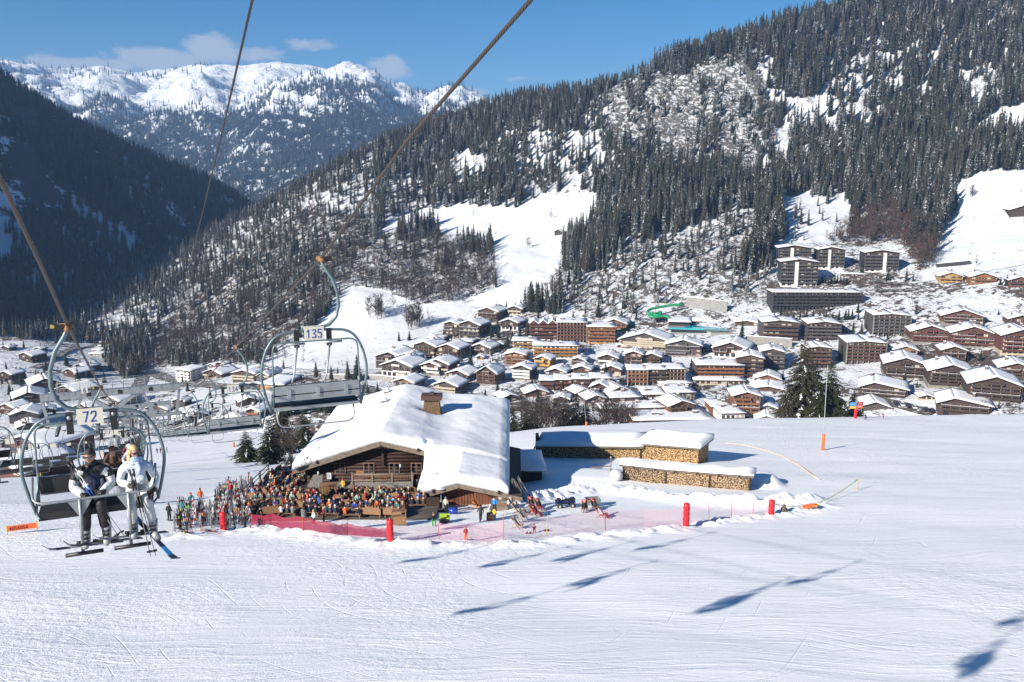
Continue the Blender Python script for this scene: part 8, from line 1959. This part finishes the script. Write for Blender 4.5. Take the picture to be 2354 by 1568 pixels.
    # flags, menu board
    o = empty('menu_board', Vector((-21.0, 95.2, deck_z(95.2))), 0, 'small white menu board on a stick beside the pine cupboard', 'menu board'); mb = MB(); mb.tube([(0, 0, 0), (0, 0, 2.5)], .03, 5, 0); mb.build('stick', [BEAM], o); mb = MB(); mb.box2((-.25, -.06, 2.0), (.25, -.03, 2.75), 0)
    for k in range(4): mb.box2((-.17, -.07, 2.15+k*.14), (.12+.03*(k % 2), -.062, 2.19+k*.14), 1)
    mb.build('board', [CLO['white'], CLO['dark grey']], o)
yard()
def ski_park():
    rr = random.Random(77); k = 0
    zones = [((408, 585), (1168, 1222), 150), ((495, 580), (1122, 1172), 66), ((400, 440), (1200, 1222), 14)]
    pair = []
    for (u0, u1), (v0, v1), n in zones:
        for i in range(n):
            t = rr.random(); u = u0+(u1-u0)*t; v = rr.uniform(v0, v1)-(10 if u0 < 450 else 20)*(t-.3)
            p = pgr(u, v); c = rr.choice([0, 0, 1, 1, 1, 2, 2, 3, 4, 5, 5, 5, 6, 6, 7, 8, 1]); nm, me = SKIC[c]
            L_ = rr.uniform(.85, 1.08)
            o = empty('skis', p, rr.random()*6.28, '%s skis standing upright in the %s part of the ski park' % (nm, 'upper' if u0 == 495 else ('lower left' if u0 == 400 else 'main')), 'skis', '%s skis standing in the ski park' % nm)
            for s in (-1, 1):
                q = inst('ski', me, o, (s*.055, s*.02, .62*L_), 0, L_); q.rotation_euler = (R(-90)+rr.uniform(-.12, .12), rr.uniform(-.12, .12), rr.uniform(-.3, .3))
            if rr.random() < .55:
                for s in (-1, 1):
                    q = inst('ski_pole', POLE[rr.randrange(3)], o, (s*.14, .12, 0)); q.rotation_euler = (rr.uniform(-.15, .15), s*rr.uniform(0, .2), 0)
    for i, (u, v, c, rz, l) in enumerate(((430,1226,5,70,'dark red skis lying flat at the lower edge of the ski park'),(415,1218,1,60,'black skis lying flat at the lower left edge of the ski park'),(480,1222,7,75,'orange and black skis lying flat in front of the upright skis'),(402,1198,1,80,'black skis lying under the teal skier'),(600,1163,1,80,'black skis lying on the bank above the terrace'))):
        p = pgr(u, v); p.z += .05; o = empty('skis', p, R(rz), l, 'skis'); 
        for s in (-1, 1): inst('ski', SKIC[c][1], o, (s*.09, s*.15, .02), R(s*4))
POLE = [pole_mesh(CLO[c]) for c in ('silver', 'red', 'black')]
ski_park()
# ---------------------------------------------------------------- spruces near the chalet and on the crest
def bough_spruce(name, rnd, H, Rb, layers, per, snow=.35, warm=True, foot=.08):
    """near spruce: separate drooping boughs, each a ragged tapering fan of sprays with snow lying on some"""
    mb = MB(); tr = MB(); tr.tube([(0, 0, -.6), (0, 0, H*.5), (0, 0, H*.97)], [H*.016, H*.010, .03], 8, 0)
    for i in range(layers):
        t = (i+rnd.random()*.5)/layers; z = H*(foot+(1-foot)*t); r = Rb*(1-t)**.78*rnd.uniform(.8, 1.15)*(min(1, t*5+.6))+.15; n = max(4, int(per*(1-t*.55)))
        for k in range(n):
            a = 2*PI*(k+rnd.random()*.8)/n; L_ = r*rnd.uniform(.7, 1.15); d = Vector((math.cos(a), math.sin(a), 0)); s = Vector((-d.y, d.x, 0)); droop = rnd.uniform(.28, .5); z1 = z+rnd.uniform(-.5, .5)*H/layers
            def P(f): return Vector((0, 0, z1+L_*.16*f-L_*droop*f*f*1.1))+d*L_*f
            sn = rnd.random() < snow; m = 6
            for q in range(m):
                f0, f1 = .12+.88*q/m, .12+.88*(q+1)/m; w = L_*.20*(1-(f0-.35)**2*1.1)*rnd.uniform(.6, 1.2)
                p0, p1 = P(f0), P(f1); 
                for sg in (-1, 1):
                    tip = p0.lerp(p1, .7)+s*sg*w+d*w*.55+Vector((0, 0, -w*.45)); mb.add([p0, p1, tip], [(0, 1, 2)], 0)
                    tip2 = p0+s*sg*w*.45+Vector((0, 0, -w*.95)); mb.add([p0, p0.lerp(p1, .6), tip2], [(0, 1, 2)], 0)
                    if sn and q > 1 and rnd.random() < .7: up = Vector((0, 0, .05)); mb.add([p0+up, p1+up, tip*.55+p0*.45+up*1.2], [(0, 1, 2)], 1)
    return mb.mesh(name, [NEEDLE_NEAR, SNOW]), tr.mesh('trunk_mesh', [BARK])
rs2 = random.Random(41); BS = [bough_spruce('bough_mesh', rs2, 10, 2.7, 28, 16, s) for s in (.16, .10, .13)]
def near_spruce(P, H, k, label, group=None, wide=1.0):
    o = empty('spruce_tree', P, rs2.random()*6, label, 'tree', group); s = H/10; a = inst('crown', BS[k][0], o, (0, 0, 0)); a.scale = (s*wide, s*wide, s); b = inst('trunk', BS[k][1], o, (0, 0, 0)); b.scale = (s, s, s)
def crest_pt(u, Y, dz=0): x = ray(u, 960)[0]*Y/ray(u, 960)[1]; return Vector((x, Y, hz(x, Y, H_near)))
for u, v0, w, k, Y, lab in ((1840,786,1.12,0,226,'tallest snow-laden spruce on the crest, left one of the trio'),(1905,835,1.1,1,224,'middle spruce of the trio on the crest'),(1880,872,1.0,2,220,'low bushy spruce in front of the crest trio'),(1868,838,1.15,0,232,'spruce standing behind the crest trio'),(1960,898,.9,1,228,'young spruce on the crest right of the trio'),(1978,925,.8,2,226,'smallest spruce on the crest by the signpost'),(1805,890,1.0,1,223,'low spruce at the left foot of the crest trio')):
    p = crest_pt(u, Y); top = at(u, v0, Y); near_spruce(p-Vector((0, 0, 1)), (top.z-p.z+1)*1.09, k, lab, 'spruces on the crest', w*1.0)
for u, vb, v0, w, k, lab in ((568,1062,985,1.45,1,'wide spruce standing alone left of the chalet'),(622,1066,960,1.2,0,'snowy spruce close to the left terrace'),(648,1045,905,1.1,2,'tall spruce behind the left terrace'),(700,1030,940,1.2,1,'spruce seen through chair 135, left of the chalet roof'),(668,1075,1035,1.3,2,'low snow-capped fir at the edge of the upper terrace')):
    p = pgr(u, vb); s = PXM(p); near_spruce(p-Vector((0, 0, .3)), (vb-v0)*s*1.03+.3, k, lab, 'spruces left of the chalet', w)
for i, (u, Y, v0) in enumerate(((1205,215,930),(1225,222,915),(1178,205,925),(1160,212,918),(1300,225,905),(1322,222,898),(1345,226,912),(1140,205,905))):
    p = crest_pt(u, Y); top = at(u, v0, Y); near_spruce(p-Vector((0, 0, 1)), max(4, top.z-p.z+1), i % 3, 'dark spruce rising from behind the snow crest right of the chalet', 'spruces behind the crest beside the chalet', 1.0)
rb3 = random.Random(4)
BIGB = [bare_mesh('bare_big_mesh', rb3, 12, 4.6, TWIG, 60) for _ in range(2)]
for i, (u, Y, v0) in enumerate(((1245,215,925),(1268,218,918),(1290,212,930),(1395,228,925),(1420,226,918),(1445,224,930),(1380,222,935),(1255,208,938))):
    p = crest_pt(u, Y); top = at(u, v0, Y); s = max(.4, (top.z-p.z+1)/12); o = inst('bare_tree', BIGB[i % 2], None, p-Vector((0, 0, 1)), i, s); tag(o, 'bushy leafless tree rising from behind the snow crest', 'tree', 'leafless trees behind the crest')
for i, (u, v, h) in enumerate(((655,1050,80),(672,1052,70),(640,1055,60))):
    p = pgr(u, v); o = inst('bare_tree', BIGB[i % 2], None, p, i*2, h*PXM(p)/12); tag(o, ['tallest', 'second', 'smallest'][i]+' leafless bush behind the left terrace', 'bush', 'leafless bushes behind the left terrace')
# ---------------------------------------------------------------- lift station buildings at the left edge
def station():
    p = Vector((-118, 200, hz(-118, 200, H_near))); 
    for (u, v, w, h, wl, lab) in ((62,1048,120,34,'red','red-brown lift building under a huge smooth snow roof at the left edge'),(25,1098,110,26,'red','dark red hut with snow roof below the lift building')):
        p = hit(u, v, H_near, 60, 300); s = PXM(p); gable_house(p, w*s, h*s, w*s*1.1, 1, R(-28), wl, None, lab, 'lift_building', over=1.4, snow=1.0, chim=0, cat='lift building', balc=False, pitch=.36)
station()
